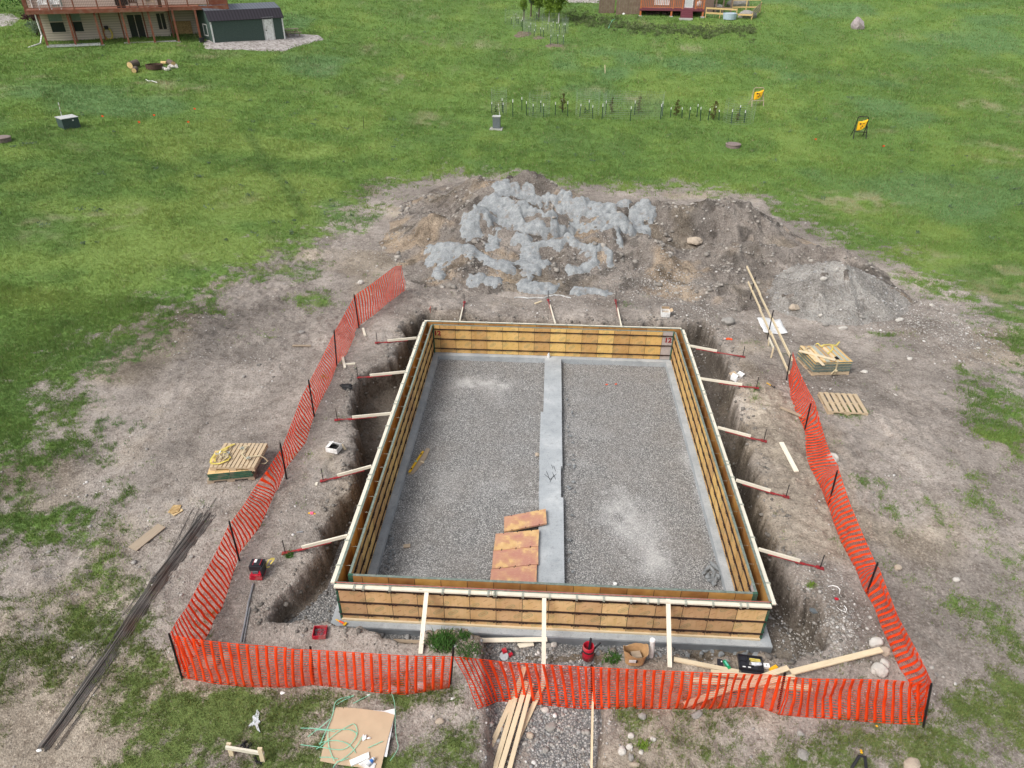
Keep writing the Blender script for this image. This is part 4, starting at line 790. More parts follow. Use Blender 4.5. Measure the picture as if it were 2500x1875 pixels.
LF=[(Ep(1605,132),Ep(1630,305)),(Ep(1560,140),Ep(1575,345)),(Ep(1500,185),Ep(1500,400)),(Ep(1400,260),Ep(1420,470)),(Ep(1290,335),Ep(1320,540)),(Ep(1215,470),Ep(1290,610)),(Ep(1150,585),Ep(1235,735)),(Ep(1110,670),Ep(1170,805)),(Ep(1050,790),Ep(1130,920)),(Ep(985,915),Ep(1050,1070)),(Ep(930,1020),Ep(1012,1160)),(Ep(865,1190),Ep(960,1330)),(Ep(800,1360),Ep(830,1500)),(Ep(700,1510),Ep(770,1650)),
 (Gp(1340,180),Gp(1440,220)),(Gp(1270,290),Gp(1360,400)),(Gp(1195,390),Gp(1255,535)),(Gp(1130,530),Gp(1215,660)),(Gp(1050,680),Gp(1165,820)),(Gp(975,820),Gp(1090,960)),(Gp(920,895),Gp(1010,1090)),(Gp(884,965),Gp(950,1190))]
b0=at(LF[10][1],0);tL=thing('safety_fence','long run of orange plastic netting on black posts along the left side of the pit','safety fence',(b0[0],b0[1],gz(b0[0],b0[1])))
netting(tL,stations(LF),.135,20,.40,sagseed=3,wob=.035)
for a,b in[((1285,335),(1318,557)),((1150,580),(1168,812)),((978,915),(1016,1152)),((786,1340),(830,1578))]: post(tL,Ep(*a),Ep(*b))
post(tL,Gp(1200,378),Gp(1253,580));
FL=[(Gp(884,965),Gp(950,1190)),(Gp(960,975),Gp(1030,1205)),(Gp(1050,990),Gp(1110,1222)),(Gp(1250,1010),Gp(1290,1240)),(Gp(1500,1028),Gp(1510,1243)),(Hp(0,645),Hp(10,915)),(Hp(150,652),Hp(170,895)),(Hp(380,665),Hp(400,918)),(Hp(600,680),Hp(610,950)),(Hp(800,692),Hp(800,963)),(Hp(950,695),Hp(950,940)),(Hp(1120,698),Hp(1100,915))]
b0=at(FL[5][1],0);tF=thing('safety_fence','left half of the orange netting fence across the front, ending at the overlap','safety fence',(b0[0],b0[1],gz(b0[0],b0[1])))
netting(tF,stations(FL),.18,22,.34,sagseed=9,wob=.035,sw=.0052);post(tF,Gp(886,965),Gp(952,1190),ext=.05);post(tF,Hp(150,655),Hp(175,900),ext=-.02)
FR=[(Hp(1128,700),Hp(1290,1058)),(Hp(1190,702),Hp(1350,1040)),(Hp(1300,715),Hp(1420,1008)),(Hp(1500,738),Hp(1550,1008)),(Hp(1640,745),Hp(1690,1028)),(Hp(1860,760),Hp(1905,1050)),(Ip(0,610),Ip(20,845)),(Ip(180,620),Ip(180,848)),(Ip(400,632),Ip(390,845)),(Ip(600,640),Ip(560,848)),(Ip(800,648),Ip(740,848)),(Ip(950,655),Ip(900,835)),(Ip(1050,655),Ip(1000,835)),(Ip(1170,670),Ip(1110,878))]
b0=at(FR[6][1],0);tR=thing('safety_fence','middle orange netting fence across the front, crossing the gravel trench and loose boards','safety fence',(b0[0],b0[1],gz(b0[0],b0[1])))
netting(tR,stations(FR),.175,22,.34,sagseed=14,wob=.045,sw=.0052);post(tR,Hp(1122,665),Hp(1100,915),ext=.0);post(tR,Ip(100,625),Ip(100,845),ext=.0);post(tR,Ip(1150,668),Ip(1110,870),ext=.0)
F3=[(Ip(1170,668),Ip(1110,878)),(Ip(1260,678),Ip(1240,890)),(Ip(1480,680),Ip(1450,905)),(Ip(1700,685),Ip(1680,925)),(Ip(1860,700),Ip(1850,932)),(Ip(1935,712),Ip(1888,932))]
b0=at(F3[3][1],0);t3=thing('safety_fence','right end of the orange front netting fence, sagging in a fold before the corner','safety fence',(b0[0],b0[1],gz(b0[0],b0[1])))
netting(t3,stations(F3),.165,22,.38,sagseed=23,wob=.06,sw=.0052);post(t3,Ip(1932,715),Ip(1888,945),ext=.05)
RF=[(gp_(148,455),gp_(100,690)),(gp_(190,590),gp_(108,800)),(gp_(250,730),gp_(125,920)),(gp_(320,870),gp_(170,1050)),(gp_(372,960),gp_(240,1190)),(gp_(430,1180),gp_(270,1270)),(gp_(480,1350),gp_(275,1400)),(gp_(530,1480),gp_(290,1540)),(gp_(610,1610),gp_(330,1650)),
 (pF(1812,1015),pF(1775,1060)),(pF(1835,1085),pF(1797,1120)),(pF(1862,1150),pF(1815,1170)),(pF(1893,1220),pF(1850,1235)),(Ip(1650,80),Ip(1560,190)),(Ip(1700,210),Ip(1620,290)),(Ip(1755,350),Ip(1660,400)),(Ip(1805,440),Ip(1710,510)),(Ip(1855,530),Ip(1755,620)),(Ip(1900,620),Ip(1810,700)),(Ip(1933,695),Ip(1885,930))]
b0=at(RF[9][1],0);t4=thing('safety_fence','long slack run of orange netting on the right bank, leaning between three posts','safety fence',(b0[0],b0[1],gz(b0[0],b0[1])))
netting(t4,stations(RF),.14,20,.40,sagseed=31,wob=.05);post(t4,gp_(340,990),gp_(275,1270),ext=-.02);post(t4,pF(1808,1020),pF(1790,1090));post(t4,Ip(1640,62),Ip(1582,222))
# ================================================================== loose things on the site
CR.update(j=(450,1050,.12054),k=(580,1360,.06329),l=(780,1700,.10549),n=(1400,1560,.09042),o=(1740,1590,.08137),q=(0,0,.24864),r=(1450,0,.20344),s=(1230,0,.12206),t=(500,0,.13562),u=(1180,700,.09946),v=(1280,1100,.09041),x=(1180,1560,.14467))
UP=V((0,0,1))
def board(k,x0,y0,x1,y1,w_,t_,mat,label,cat='board',name='wooden_board',l0=None,l1=None,group=None,up=(0,0,1)):
    a=Q(k,x0,y0)if l0 is None else QZ(k,x0,y0,l0);b=Q(k,x1,y1) if l1 is None else QZ(k,x1,y1,l1)
    if l0 is None:a=a+UP*(t_/2)
    if l1 is None:b=b+UP*(t_/2)
    if l0 is None:
        hi=max(gz(*(a+(b-a)*f_)[:2])+t_*.5-(a+(b-a)*f_)[2] for f_ in np.linspace(.05,.95,13));lo_=max(0,hi);a=a+UP*lo_;b=b+UP*lo_
    mb=MB();mb.bar(a,b,w_,t_,up);return mb.build(name,mat,label=label,cat=cat,group=group)
# pallets
def pallet(t,o,ex,ey,mat='pallet_wood',n=7,gap=.45,w_=1.2,d_=1.02,notch=True):
    """o corner (near-left, bottom), ex,ey unit vectors; slats run along ey"""
    z=V((0,0,1));h=.125
    for i,f_ in enumerate((.02,.5,.98)):
        mb=MB();c=o+ey*(f_*d_)+ex*(w_/2)+z*.06
        if notch and i in(0,2):
            for a,b in((0,.14),(.42,.58),(.86,1)): mb.box(o+ey*(f_*d_)+ex*(w_*(a+b)/2)+z*.055,ex*(w_*(b-a)/2),ey*.018,z*.045)
            mb.box(o+ey*(f_*d_)+ex*(w_/2)+z*.085,ex*(w_/2-.002),ey*.0165,z*.02)
        else: mb.box(c,ex*(w_/2),ey*.018,z*.045)
        mb.build('stringer',mat,t)
    sw=w_/(n+ (n-1)*gap)
    for i in range(n):
        mb=MB();c=o+ex*(sw/2+i*sw*(1+gap))+ey*(d_/2)+z*.115;mb.box(c+z*RNG.uniform(-.001,.002),ex*(sw/2*RNG.uniform(.93,1.02)),ey*(d_/2*RNG.uniform(.985,1.01)),z*.009);mb.build('slat',mat,t)
    for f_ in(.03,.5,.97):
        mb=MB();mb.box(o+ex*(f_*w_)+ey*(d_/2)+z*.008,ex*.045,ey*(d_/2),z*.008);mb.build('bottom_board',mat,t)
def frame(k,p0,p1,z0):
    a=QZ(k,*p0,z0);b=QZ(k,*p1,z0);ex=unit(b-a);ey=np.cross(UP,ex);return a,ex,ey,np.linalg.norm(b-a)
o=Q('g',510,1070);z0=o[2];a,ex,ey,L=frame('g',(505,1070),(910,1092),z0+.06)
a[2]=z0+.0
t=thing('pallet','single empty wooden pallet lying on bare dirt beside the right fence','pallet',a);pallet(t,a,ex,ey,n=7,gap=.5,w_=L,d_=1.15)
# panel stack on the right
o=Q('g',375,680);z0=o[2];a,ex,ey,L=frame('g',(350,665),(722,655),z0+.12);ey=unit(Q('g',240,560)-Q('g',350,665));ey[2]=0;ey=unit(ey-ex*np.dot(ex,ey)*.35)
a[2]=z0
t=thing('pallet','low pallet under the strapped stack of green edged panels on the right','pallet',a);pallet(t,a,ex,ey,n=5,gap=.5,w_=L,d_=1.15,notch=False)
t=thing('panel_stack','strapped stack of green edged form panels topped with silver strips, right of the pit','panel stack',a+UP*.13)
zz=z0+.135
for i in range(7):
    of=ex*RNG.uniform(-.02,.02)+ey*RNG.uniform(-.02,.02)+ex*(.0 if i<6 else .05)
    for hlf in(0,1):
        c=a+of+ex*(L*(.25+.5*hlf))+ey*.6;c[2]=zz+.028;mb=MB();mb.box(c,ex*(L/4-.004),ey*.6,UP*.0235,0);mb.box(c+UP*.0255,ex*(L/4-.012),ey*.59,UP*.002,1);mb.build('form_panel',['green_edge','ply_in'],t)
    zz+=.056
sl=[(.05,.10,'osb_light'),(.16,.09,'old_wood'),(.27,.08,'osb_light'),(.36,.14,'white'),(.50,.09,'old_wood'),(.62,.10,'lumber'),(.76,.10,'white'),(.90,.10,'white')]
for f_,w_,mt in sl:
    mb=MB();c=a+ex*(L*f_)+ey*.6;c[2]=zz+.012;mb.box(c,ex*(w_/2),ey*(.58*RNG.uniform(.85,1.05)),UP*.011);mb.build('filler_strip','galv' if mt=='white' else mt,t)
p0=QZ('g',210,440,zz+.05);p1=QZ('g',580,535,zz+.05);mb=MB();mb.bar(p0,p1,.13,.022);mb.build('wooden_board','lumber',label='plank lying crosswise on the right strapped panel stack',cat='board')
p0=QZ('g',310,430,zz+.03);p1=QZ('g',460,590,zz+.03);mb=MB();mb.bar(p0,p1,.10,.022);mb.build('wooden_board','lumber',label='tan filler board along the top left of the right strapped stack, one end overhanging',cat='board')
def strap(parent,P,mat,w_=.045,name='strap'):
    mb=MB();P=[V(p) for p in P]
    for p,q_ in zip(P[:-1],P[1:]):
        if np.linalg.norm(q_-p)>1e-4: mb.bar(p,q_+unit(q_-p)*.004,w_,.006)
    return mb.build(name,mat,parent)
def loop(c,rx,ry,n=16,z=.02,a0=0,a1=6.28,wig=.1,rot=0.):
    out=[]
    for i in range(n+1):
        a_=a0+(a1-a0)*i/n;x_=rx*math.cos(a_)*(1+wig*math.sin(3*a_+rot));y_=ry*math.sin(a_)*(1+wig*math.cos(2*a_));out.append(V(c)+V((x_*math.cos(rot)-y_*math.sin(rot),x_*math.sin(rot)+y_*math.cos(rot),z+.015*math.sin(5*a_+rot))))
    return out
tt=thing('ratchet_strap','yellow and tan ratchet strap draped over the right panel stack and knotted in front','strap',a+UP*(zz-z0))
strap(tt,[QZ('g',380,375,zz+.05),QZ('g',400,365,zz+.09),QZ('g',440,400,zz+.06),QZ('g',460,380,zz+.08),QZ('g',530,375,zz+.05),QZ('g',555,400,zz+.06),QZ('g',540,440,zz+.05),QZ('g',500,470,zz+.04)],'strap_yellow',.05)
strap(tt,[QZ('g',620,350,zz+.02),QZ('g',590,385,zz+.05),QZ('g',530,380,zz+.05)],'strap_yellow',.05)
pb=a+ex*(L*.58)-ey*.03
strap(tt,[QZ('g',595,505,zz+.04),pb+UP*(zz-z0+.03),pb-ey*.012+UP*.30,pb-ey*.03+UP*.08],'strap_tan',.06);strap(tt,[pb-ey*.02+UP*.28,pb-ex*.09-ey*.03+UP*.16,pb-ex*.13-ey*.03+UP*.09],'strap_tan',.045)
mb=MB();mb.rock(pb-ey*.05+UP*.22,.07,.05,.06,3,1);mb.build('knot','strap_tan',tt);mb=MB();c=QZ('g',594,515,zz+.06);mb.box(c,ex*.05,ey*.07,UP*.015);mb.box(c+UP*.03,ex*.02,ey*.05,UP*.012);mb.build('ratchet','black_steel',tt)
strap(tt,[QZ('g',250,450,zz+.02),QZ('g',290,410,zz+.05),QZ('g',350,395,zz+.04)],'strap_tan',.04)
# left stack: pallet, panels, pallet
o=Q('j',470,1085);z0=o[2];a,ex,ey,L=frame('j',(470,1085),(1470,990),z0+.02);L=1.27
a[2]=z0;t=thing('pallet','bottom pallet under the panel stack on the left dirt','pallet',a);pallet(t,a,ex,ey,n=7,gap=.4,w_=L,d_=1.15,mat='old_wood')
t=thing('panel_stack','short stack of green edged plywood panels between two pallets on the left dirt','panel stack',a+UP*.13);zz=z0+.135
for i in range(4):
    for hlf in(0,1):
        c=a+ex*(.06+L*(.25+.5*hlf)*.93+(.02 if i==1 else 0))+ey*.52;c[2]=zz+.028;mb=MB();mb.box(c,ex*(L/4*.93-.004),ey*.54,UP*.0235,0);mb.box(c+UP*.0255,ex*(L/4*.93-.008),ey*.535,UP*.002,1);mb.build('form_panel',['green_steel','ply_stain' if i<3 else 'ply'],t)
    zz+=.056
a2=QZ('j',515,790,zz+.06);b2=QZ('j',1420,800,zz+.06);e2=unit(b2-a2);f2=np.cross(UP,e2);f2=unit(f2+e2*.02);a2=a2-UP*.06
t=thing('pallet','top pallet with close set slats, covered by tangled yellow straps on the left','pallet',a2);pallet(t,a2,e2,f2,n=11,gap=.28,w_=np.linalg.norm(b2-a2),d_=1.12)
zt=zz+.145
tt=thing('ratchet_strap','tangle of yellow and grey ratchet straps coiled on the left pallet stack','strap',QZ('j',800,550,zt))
def J(x_,y_,h=0.): return QZ('j',x_,y_,zt+h)
strap(tt,[J(1020,280,.02),J(880,340,.07),J(760,400,.08),J(620,480,.09),J(550,580,.08),J(530,650,.05),J(560,680,.02),J(700,680,.02),J(800,640,.03),J(900,600,.02)],'strap_yellow',.055)
strap(tt,[J(960,290,.02),J(840,400,.06),J(700,450,.05),J(610,560,.05),J(620,640,.03)],'strap_yellow',.045)
for i in range(9):
    c=J(RNG.uniform(680,900),RNG.uniform(480,600),0);strap(tt,loop(c,RNG.uniform(.07,.17),RNG.uniform(.05,.11),12,.03+.012*i,RNG.uniform(0,3),RNG.uniform(4,7),.25,RNG.uniform(0,3)),['strap_tan','strap_yellow','film','strap_tan','old_wood'][i%5] if i%5!=4 else 'strap_tan',.032)
strap(tt,[J(1100,370,.03),J(1180,360,.06),J(1260,300,.05),J(1200,420,.05),J(1160,480,.02),J(1230,560,.02),J(1290,590,.03),J(1340,540,.04),J(1420,520,.03),J(1530,520,.05),J(1620,560,-.02),J(1690,630,-.12),J(1640,675,-.2),J(1550,680,-.22)],'strap_tan',.04)
for c in((1170,370),(1300,570),(860,470)):
    mb=MB();p=J(*c,.05);mb.box(p,V((.05,.02,0)),V((-.015,.035,0)),UP*.014);mb.box(p+UP*.03,V((.02,.03,0)),V((-.01,.02,0)),UP*.01);mb.build('ratchet','galv',tt)
# OSB squares, grey plank, stake, offcuts
def sheet(k,P,th,mat,label,cat,name,zl=None,group=None):
    pts=[(Q(k,*p) if zl is None else QZ(k,*p,zl)) for p in P];z_=max(p[2] for p in pts) if zl is None else zl
    for p in pts:p[2]=z_+th
    mb=MB();mb.poly(pts[::-1] if np.cross((pts[1]-pts[0])[:2],(pts[2]-pts[0])[:2])<0 else pts,th);o=mb.build(name,mat,label=label,cat=cat,group=group);return o,z_+th
_,z_=sheet('G',[(895,335),(945,303),(960,318),(912,348)],.03,'osb_light','lower of the two small chipboard squares left of the rebar','board','chipboard_square')
sheet('G',[(878,325),(908,287),(950,287),(935,320),(903,332)],.022,'osb','upper of the two small chipboard squares left of the rebar','board','chipboard_square',zl=z_+.004)
board('G',695,520,848,398,.29,.025,'old_wood','short wide grey plank lying on dirt left of the rebar bundle',cat='plank')
board('E',870,684,995,684,.07,.04,'old_wood','pointed wooden survey stake lying on the dirt, left of the fence','stake','wooden_stake')
board('E',1345,560,1360,612,.085,.04,'lumber_white','short white offcut beside the farthest left fence post')
board('E',1208,760,1224,835,.085,.04,'lumber_white','longer of two touching white offcuts by the left fence')
board('E',1228,805,1292,800,.075,.04,'lumber_white','shorter of two touching white offcuts, pointing to the pit')
board('F',1156,657,1170,652,.09,.04,'lumber','tiny offcut in front of the cream pipes behind the back wall')
board('F',1370,833,1424,819,.09,.03,'old_wood','short grey board lying on the right half of the inner gravel')
board('D',840,1515,1020,1590,.09,.045,'old_wood','grey post lying partly under the right fence netting')
board('F',1687,958,1720,1021,.13,.035,'lumber_white','loose tan plank on the right bank beside the netting')
board('c',1480,245,1205,262,.01,.01,'black_steel','thin dark wire on the dirt bank behind the back right form wall','wire','wire')
# rebar bundle
A0=Q('G',222,1560);A1=Q('G',1085,340);t=thing('rebar_bundle','long bundle of dark steel reinforcing bars lying diagonally at the left','rebar bundle',(A0+A1)/2)
dv=unit(A1-A0);sd_=unit(np.cross(dv,UP));Lr=np.linalg.norm(A1-A0)
def gtube(p,q_,r,n=9,hz=.0,bow=0.):
    out=[]
    for i in range(n+1):
        f_=i/n;c=p*(1-f_)+q_*f_;c=c+sd_*bow*math.sin(math.pi*f_);c[2]=gz(c[0],c[1])+r+hz;out.append(c)
    return out
for i in range(34):
    w0=RNG.uniform(-.17,.17);w1=w0*1.0+RNG.normal(0,.05);hz=max(0,.085-abs(w0)*.6)*RNG.random()
    mb=MB();mb.tube(gtube(A0+sd_*(w0*.75)+dv*RNG.uniform(-.05,.08),A0+dv*(Lr+RNG.uniform(-.5,.12))+sd_*w1,.008,12,hz,RNG.normal(0,.015)),.0115,5);mb.build('steel_bar','rebar',t)
for a_,b_ in(((885,640),(1130,250)),((860,600),(1012,303)),((900,590),(1042,305)),((445,1140),(760,700)),((600,1100),(1040,430)),((300,1570),(420,1400)),((290,1565),(590,1130))):
    mb=MB();p=Q('G',*a_);q_=Q('G',*b_);mb.tube(gtube(p,q_,.008,8,.01),.008,5);mb.build('steel_bar','rebar',t)
mb=MB();mb.rock(Q('G',208,1572)+UP*.03,.07,.04,.03,5,1);mb.build('white_block','white',label='small white block at the near end of the rebar bundle',cat='block')
# galvanised rods by the laser
for a_,b_,l_ in(((1325,700),(1262,1010),'thicker grey steel pipe lying towards the front fence, below the red laser tool'),((1308,830),(1275,1012),'thin grey rod lying alongside the steel pipe near the laser tool')):
    p=Q('G',*a_);q_=Q('G',*b_);mb=MB();pts=[]
    for i in range(9):
        c=p+(q_-p)*i/8;c[2]=gz(c[0],c[1])+.03;pts.append(c)
    mb.tube(pts,.024 if 'thick' in l_ else .012,8);mb.build('steel_pipe','galv_pipe',label=l_,cat='pipe')
# red laser tool
c=Q('k',720,930);c[1]+=.16;g=gz(c[0],c[1]);c=V((c[0],c[1],g));ex=V((1,.04,0));ey=V((-.04,1,0))
t=thing('laser_tool','red and black rotary laser tool with a yellow strap, on dirt left of the pit','laser tool',c)
mb=MB();mb.box(c+UP*.04,ex*.15,ey*.17,UP*.04);mb.box(c+UP*.13+ex*.11,ex*.035,ey*.15,UP*.06);mb.box(c+UP*.13-ex*.0+ey*-.14,ex*.13,ey*.03,UP*.015);mb.build('housing','red_plastic',t)
mb=MB();mb.box(c+UP*.25+ey*.08,ex*.16,ey*.13,UP*.07);mb.box(c+UP*.33+ey*.08,ex*.10,ey*.09,UP*.012);mb.box(c+UP*.2+ex*.155,ex*.02,ey*.13,UP*.12);mb.build('head','black_plastic',t)
for dx in(-.07,.10):
    mb=MB();mb.box(c+UP*.346+ey*.08+ex*dx,ex*.006,ey*.09,UP*.004);mb.build('red_stripe','red_plastic',t)
mb=MB();mb.box(c+UP*.346+ey*.12-ex*.035,ex*.028,ey*.05,UP*.004);mb.build('label_plate','white',t)
mb=MB();mb.box(c+UP*.13-ey*.02-ex*.02,ex*.07,ey*.06,UP*.05);mb.build('battery','grey_steel',t)
mb=MB();p=c+UP*.16+ex*.17+ey*.12
for a_,b_ in(((0,0,0),(.06,.1,.12)),((.06,.1,.12),(.18,.16,.10)),((.18,.16,.10),(.10,.06,.02)),((.02,-.02,-.02),(.09,.02,-.02)),((.1,.14,.13),(.16,.2,.08))): mb.bar(p+V(a_),p+V(b_),.035,.008)
mb.build('strap','strap_yellow',t)
# red tray with screws
c=Q('H',218,585);c=V((c[0],c[1]+.12,gz(c[0],c[1]+.1)+.01));t=thing('parts_tray','red plastic tray full of grey screws beside the footing corner','tray',c);ex=unit(V((1,.12,0)));ey=np.cross(UP,ex)
mb=MB();mb.box(c+UP*.008,ex*.14,ey*.14,UP*.008)
for s_ in(-1,1): mb.box(c+ex*.138*s_+UP*.06,ex*.008,ey*.146,UP*.055);mb.box(c+ey*.138*s_+UP*.058,ex*.13,ey*.008,UP*.053)
mb.build('tray_body','red_plastic',t);mb=MB()
for i in range(70):
    p=c+ex*RNG.uniform(-.11,.11)+ey*RNG.uniform(-.11,.11)+UP*(.03+RNG.random()*.02);d_=RNG.normal(size=3)*.02;d_[2]*=.3;mb.bar(p,p+d_,.008,.008)
mb.build('screws','grey_steel',t)
# screwdriver-like caulking tool on the footing corner
p=QZ('d',305,715,.035);q_=QZ('d',405,765,.035);t=thing('hand_tool','small yellow and red hand tool lying on the front left footing corner','hand tool',p);d_=unit(q_-p)
mb=MB();mb.tube([p,p+d_*.12],[.008,.02],8);mb.build('tip','yellow',t);mb=MB();mb.tube([p+d_*.12,p+d_*.26],.024,8);mb.build('grip','orange',t);mb=MB();mb.box(p+d_*.29,d_*.03,unit(np.cross(d_,UP))*.045,UP*.012);mb.build('end_cap','yellow',t)
# pink/yellow line reel on left bank
c=Q('G',1630,332);t=thing('line_reel','small pink and yellow string reel lying on the left bank','string reel',c)
mb=MB();mb.tube([c+V((-.09,0,.03)),c+V((-.03,0,.03))],.022,8);mb.tube([c+V((.05,0,.03)),c+V((.11,-.02,.03))],.016,8);mb.build('handle','yellow',t);mb=MB();mb.tube([c+V((-.03,0,.035)),c+V((.05,0,.035))],.038,10);mb.build('string_spool','pink',t)
mb=MB();c=Q('G',1568,430);mb.tube([c+V((-.08,-.01,.02)),c+V((.07,.02,.02))],.02,8);mb.tube([c+V((.0,0,.02)),c+V((.03,.05,.02))],.012,6);mb.build('pipe_fitting','galv_pipe',label='small grey metal fitting lying on the left bank above the nearest brace',cat='fitting')
mb=MB();c=Q('G',1655,178);mb.box(c+UP*.02,V((.03,.01,0)),V((-.01,.06,0)),UP*.02);mb.build('wood_chip','lumber_white',label='tiny pale wood scrap on the left bank',cat='scrap')
# black bag
c=Q('E',1236,960);mb=MB();mb.rock(c+UP*.05,.18,.15,.07,11,3,.5);mb.rock(c+V((.03,-.11,.02)),.07,.10,.04,12,2,.5);mb.build('black_bag','black',label='crumpled black plastic bag on the left bank',cat='bag')
# white boxes
def obox(c,ex,ey,w_,d_,h,mat,label,flap,name='cardboard_box',inside='cardboard'):
    c=V(c);t=thing(name,label,'box',c);mb=MB();mb.box(c+UP*.004,ex*w_/2,ey*d_/2,UP*.004)
    for s_ in(-1,1): mb.box(c+ex*(w_/2*s_)+UP*h/2,ex*.004,ey*(d_/2+.004),UP*h/2);mb.box(c+ey*(d_/2*s_)+UP*(h/2-.001),ex*(w_/2-.005),ey*.004,UP*(h/2))
    mb.build('box_body',mat,t)
    mb=MB();mb.box(c+UP*(h*.3),ex*(w_/2-.012),ey*(d_/2-.012),UP*(h*.2));mb.build('contents',inside,t)
    for s_,an,mt,ax in flap:
        mb=MB();e1,e2,W_,D_=(ex,ey,w_,d_) if ax=='x' else(ey,ex,d_,w_)
        o_=c+e1*(W_/2*s_)+UP*h;dir_=e1*s_*math.cos(an)+UP*math.sin(an);mb.box(o_+dir_*(.045+.25*min(W_,D_)*.3),dir_*(.04+.25*min(W_,D_)*.3),e2*(D_/2*.96),unit(np.cross(dir_,e2))*.003);mb.build('flap',mt,t)
c=Q('h',690,1450);ex=unit(V((.97,-.25,0)));ey=np.cross(UP,ex);obox((c[0],c[1],gz(c[0],c[1])),ex,ey,.36,.30,.17,'white','white cardboard box with its lid half open on the left bank',[(-1,2.8,'white','x'),(1,.9,'white','x'),(1,2.6,'white','y')],inside='black')
p=Q('h',760,1400);q_=Q('h',805,1450);mb=MB();mb.bar(p+UP*.05,q_+UP*.03,.06,.03);mb.build('wooden_board','lumber',label='small wood block sticking out beside the white box on the left bank',cat='board')
c=Q('c',1345,150);obox((c[0],c[1],gz(c[0],c[1])),V((1,0,0)),V((0,1,0)),.32,.30,.22,'white','open white box with tan flaps on the dirt bank behind the forms',[(-1,1.3,'white','x'),(1,.5,'cardboard','x'),(1,1.9,'cardboard','y')])
c=Q('D',545,1318);obox((c[0],c[1],gz(c[0],c[1])),unit(V((.8,.6,0))),unit(V((-.6,.8,0))),.30,.24,.14,'white','tipped open white box beside the right trench edge',[(1,.5,'white','x'),(-1,2.2,'white','x'),(1,.3,'cardboard','y')],inside='firering')
mb=MB();c=Q('D',570,1278)
for i in range(4): mb.rock(c+V((RNG.uniform(-.2,.12),RNG.uniform(-.1,.1),.02)),.07,.06,.05,30+i,1)
mb.build('clod_pile','rock_grey',label='little pile of grey lumps behind the tipped white box',cat='stones')
# red glove, hammer, scraps
c=Q('D',487,1048);t=thing('work_glove','red and white work glove on the right bank near the far corner','glove',c)
mb=MB();mb.rock(c+UP*.03,.13,.06,.03,41,2,.4)
for i in range(4): mb.tube([c+V((.09,-.04+.03*i,.03)),c+V((.19-.02*abs(i-1.5),-.05+.033*i,.02))],[.018,.013],6)
mb.tube([c+V((0,.05,.03)),c+V((.05,.10,.02))],[.018,.012],6);mb.build('glove_body','orange',t)
mb=MB();mb.box(c+V((-.11,0,.035)),V((.03,0,0)),V((0,.05,0)),UP*.02);mb.build('cuff','light_grey',t)
p=Q('D',750,1343);q_=Q('D',795,1370);t=thing('hammer','small hammer with yellow and black handle on the right bank','hammer',p);d_=unit(q_-p);s2=unit(np.cross(d_,UP))
mb=MB();mb.bar(p+UP*.02,p+UP*.02+d_*.16,.03,.022);mb.build('handle','yellow',t);mb=MB();mb.bar(p+UP*.02+d_*.16,p+UP*.02+d_*.27,.03,.022);mb.box(p+UP*.025+d_*.29,d_*.015,s2*.07,UP*.015);mb.build('head','black_steel',t)
# white sheet on the right bank
P=[Q('D',682,910),Q('D',770,922),Q('D',842,910),Q('D',890,1015),Q('D',728,1012)];mb=MB();n=10
gridp=[]
for i in range(n+1):
    for j in range(n+1):
        u_,v_=i/n,j/n;p=(P[0]*(1-u_)+P[2]*u_)*(1-v_)+(P[4]*(1-u_)+P[3]*u_)*v_;p[2]=gz(p[0],p[1])+.05+.035*math.sin(u_*5+v_*2)+.02*math.sin(v_*9);gridp.append(p)
mb.v=gridp
for i in range(n):
    for j in range(n): mb.face([i*(n+1)+j,i*(n+1)+j+1,(i+1)*(n+1)+j+1,(i+1)*(n+1)+j],[(0,0)]*4)
o=mb.build('plastic_sheet','white_paper',smooth=True,label='crumpled white sheet under the two wooden rails, right of the forms',cat='sheet');m_=o.modifiers.new('t','SOLIDIFY');m_.thickness=.004
# timber rails on steel posts
def railpost(t,top,bot): 
    b=Q('D',*bot);a_=above(b,px('D',*top));mb=MB();mb.tube([b-UP*.2,a_],.02,6);mb.build('post','black_steel',t);return a_,b
t=thing('rail_fence','two long wooden rails on black posts, running from the heap to the right netting','rail fence',Q('D',885,1325))
tops=[];
for a_,b_ in(((675,625),(638,778)),((797,850),(755,1045)),((915,1150),(885,1325))): tops.append(railpost(t,a_,b_))
def railpt(x_,y_,f_):
    # rails pass over the line of the posts; interpolate depth by y
    ys=[q_[1] for q_ in((675,625),(797,850),(915,1150))];zs=[p[1][2]+f_*(p[0][2]-p[1][2]) for p in tops];z_=np.interp(y_,ys,zs);
    pl=[p[1] for p in tops];best=None
    for s_ in np.linspace(-.6,1.6,111):
        B=pl[0]+(pl[1]-pl[0])*s_*2 if s_<.5 else pl[1]+(pl[2]-pl[1])*(s_-.5)*2
        P_=above(B,px('D',x_,y_));e_=abs(P_[0]-B[0])+abs(P_[1]-B[1])
        if best is None or e_<best[0]: best=(e_,P_)
    return best[1]
for c0,c1 in(((615,555),(920,1185)),((625,660),(900,1275))):
    A9=railpt(*c0,1);B9=railpt(*c1,1);sdx=unit(np.cross(B9-A9,UP))*.012
    for i,(f0,f1) in enumerate(((0,.36),(.34,.62),(.60,1.))): mb=MB();mb.bar(A9+(B9-A9)*f0+sdx*(i%2*2-1),A9+(B9-A9)*f1+sdx*(i%2*2-1),.038,.09);mb.build('rail','lumber',t)
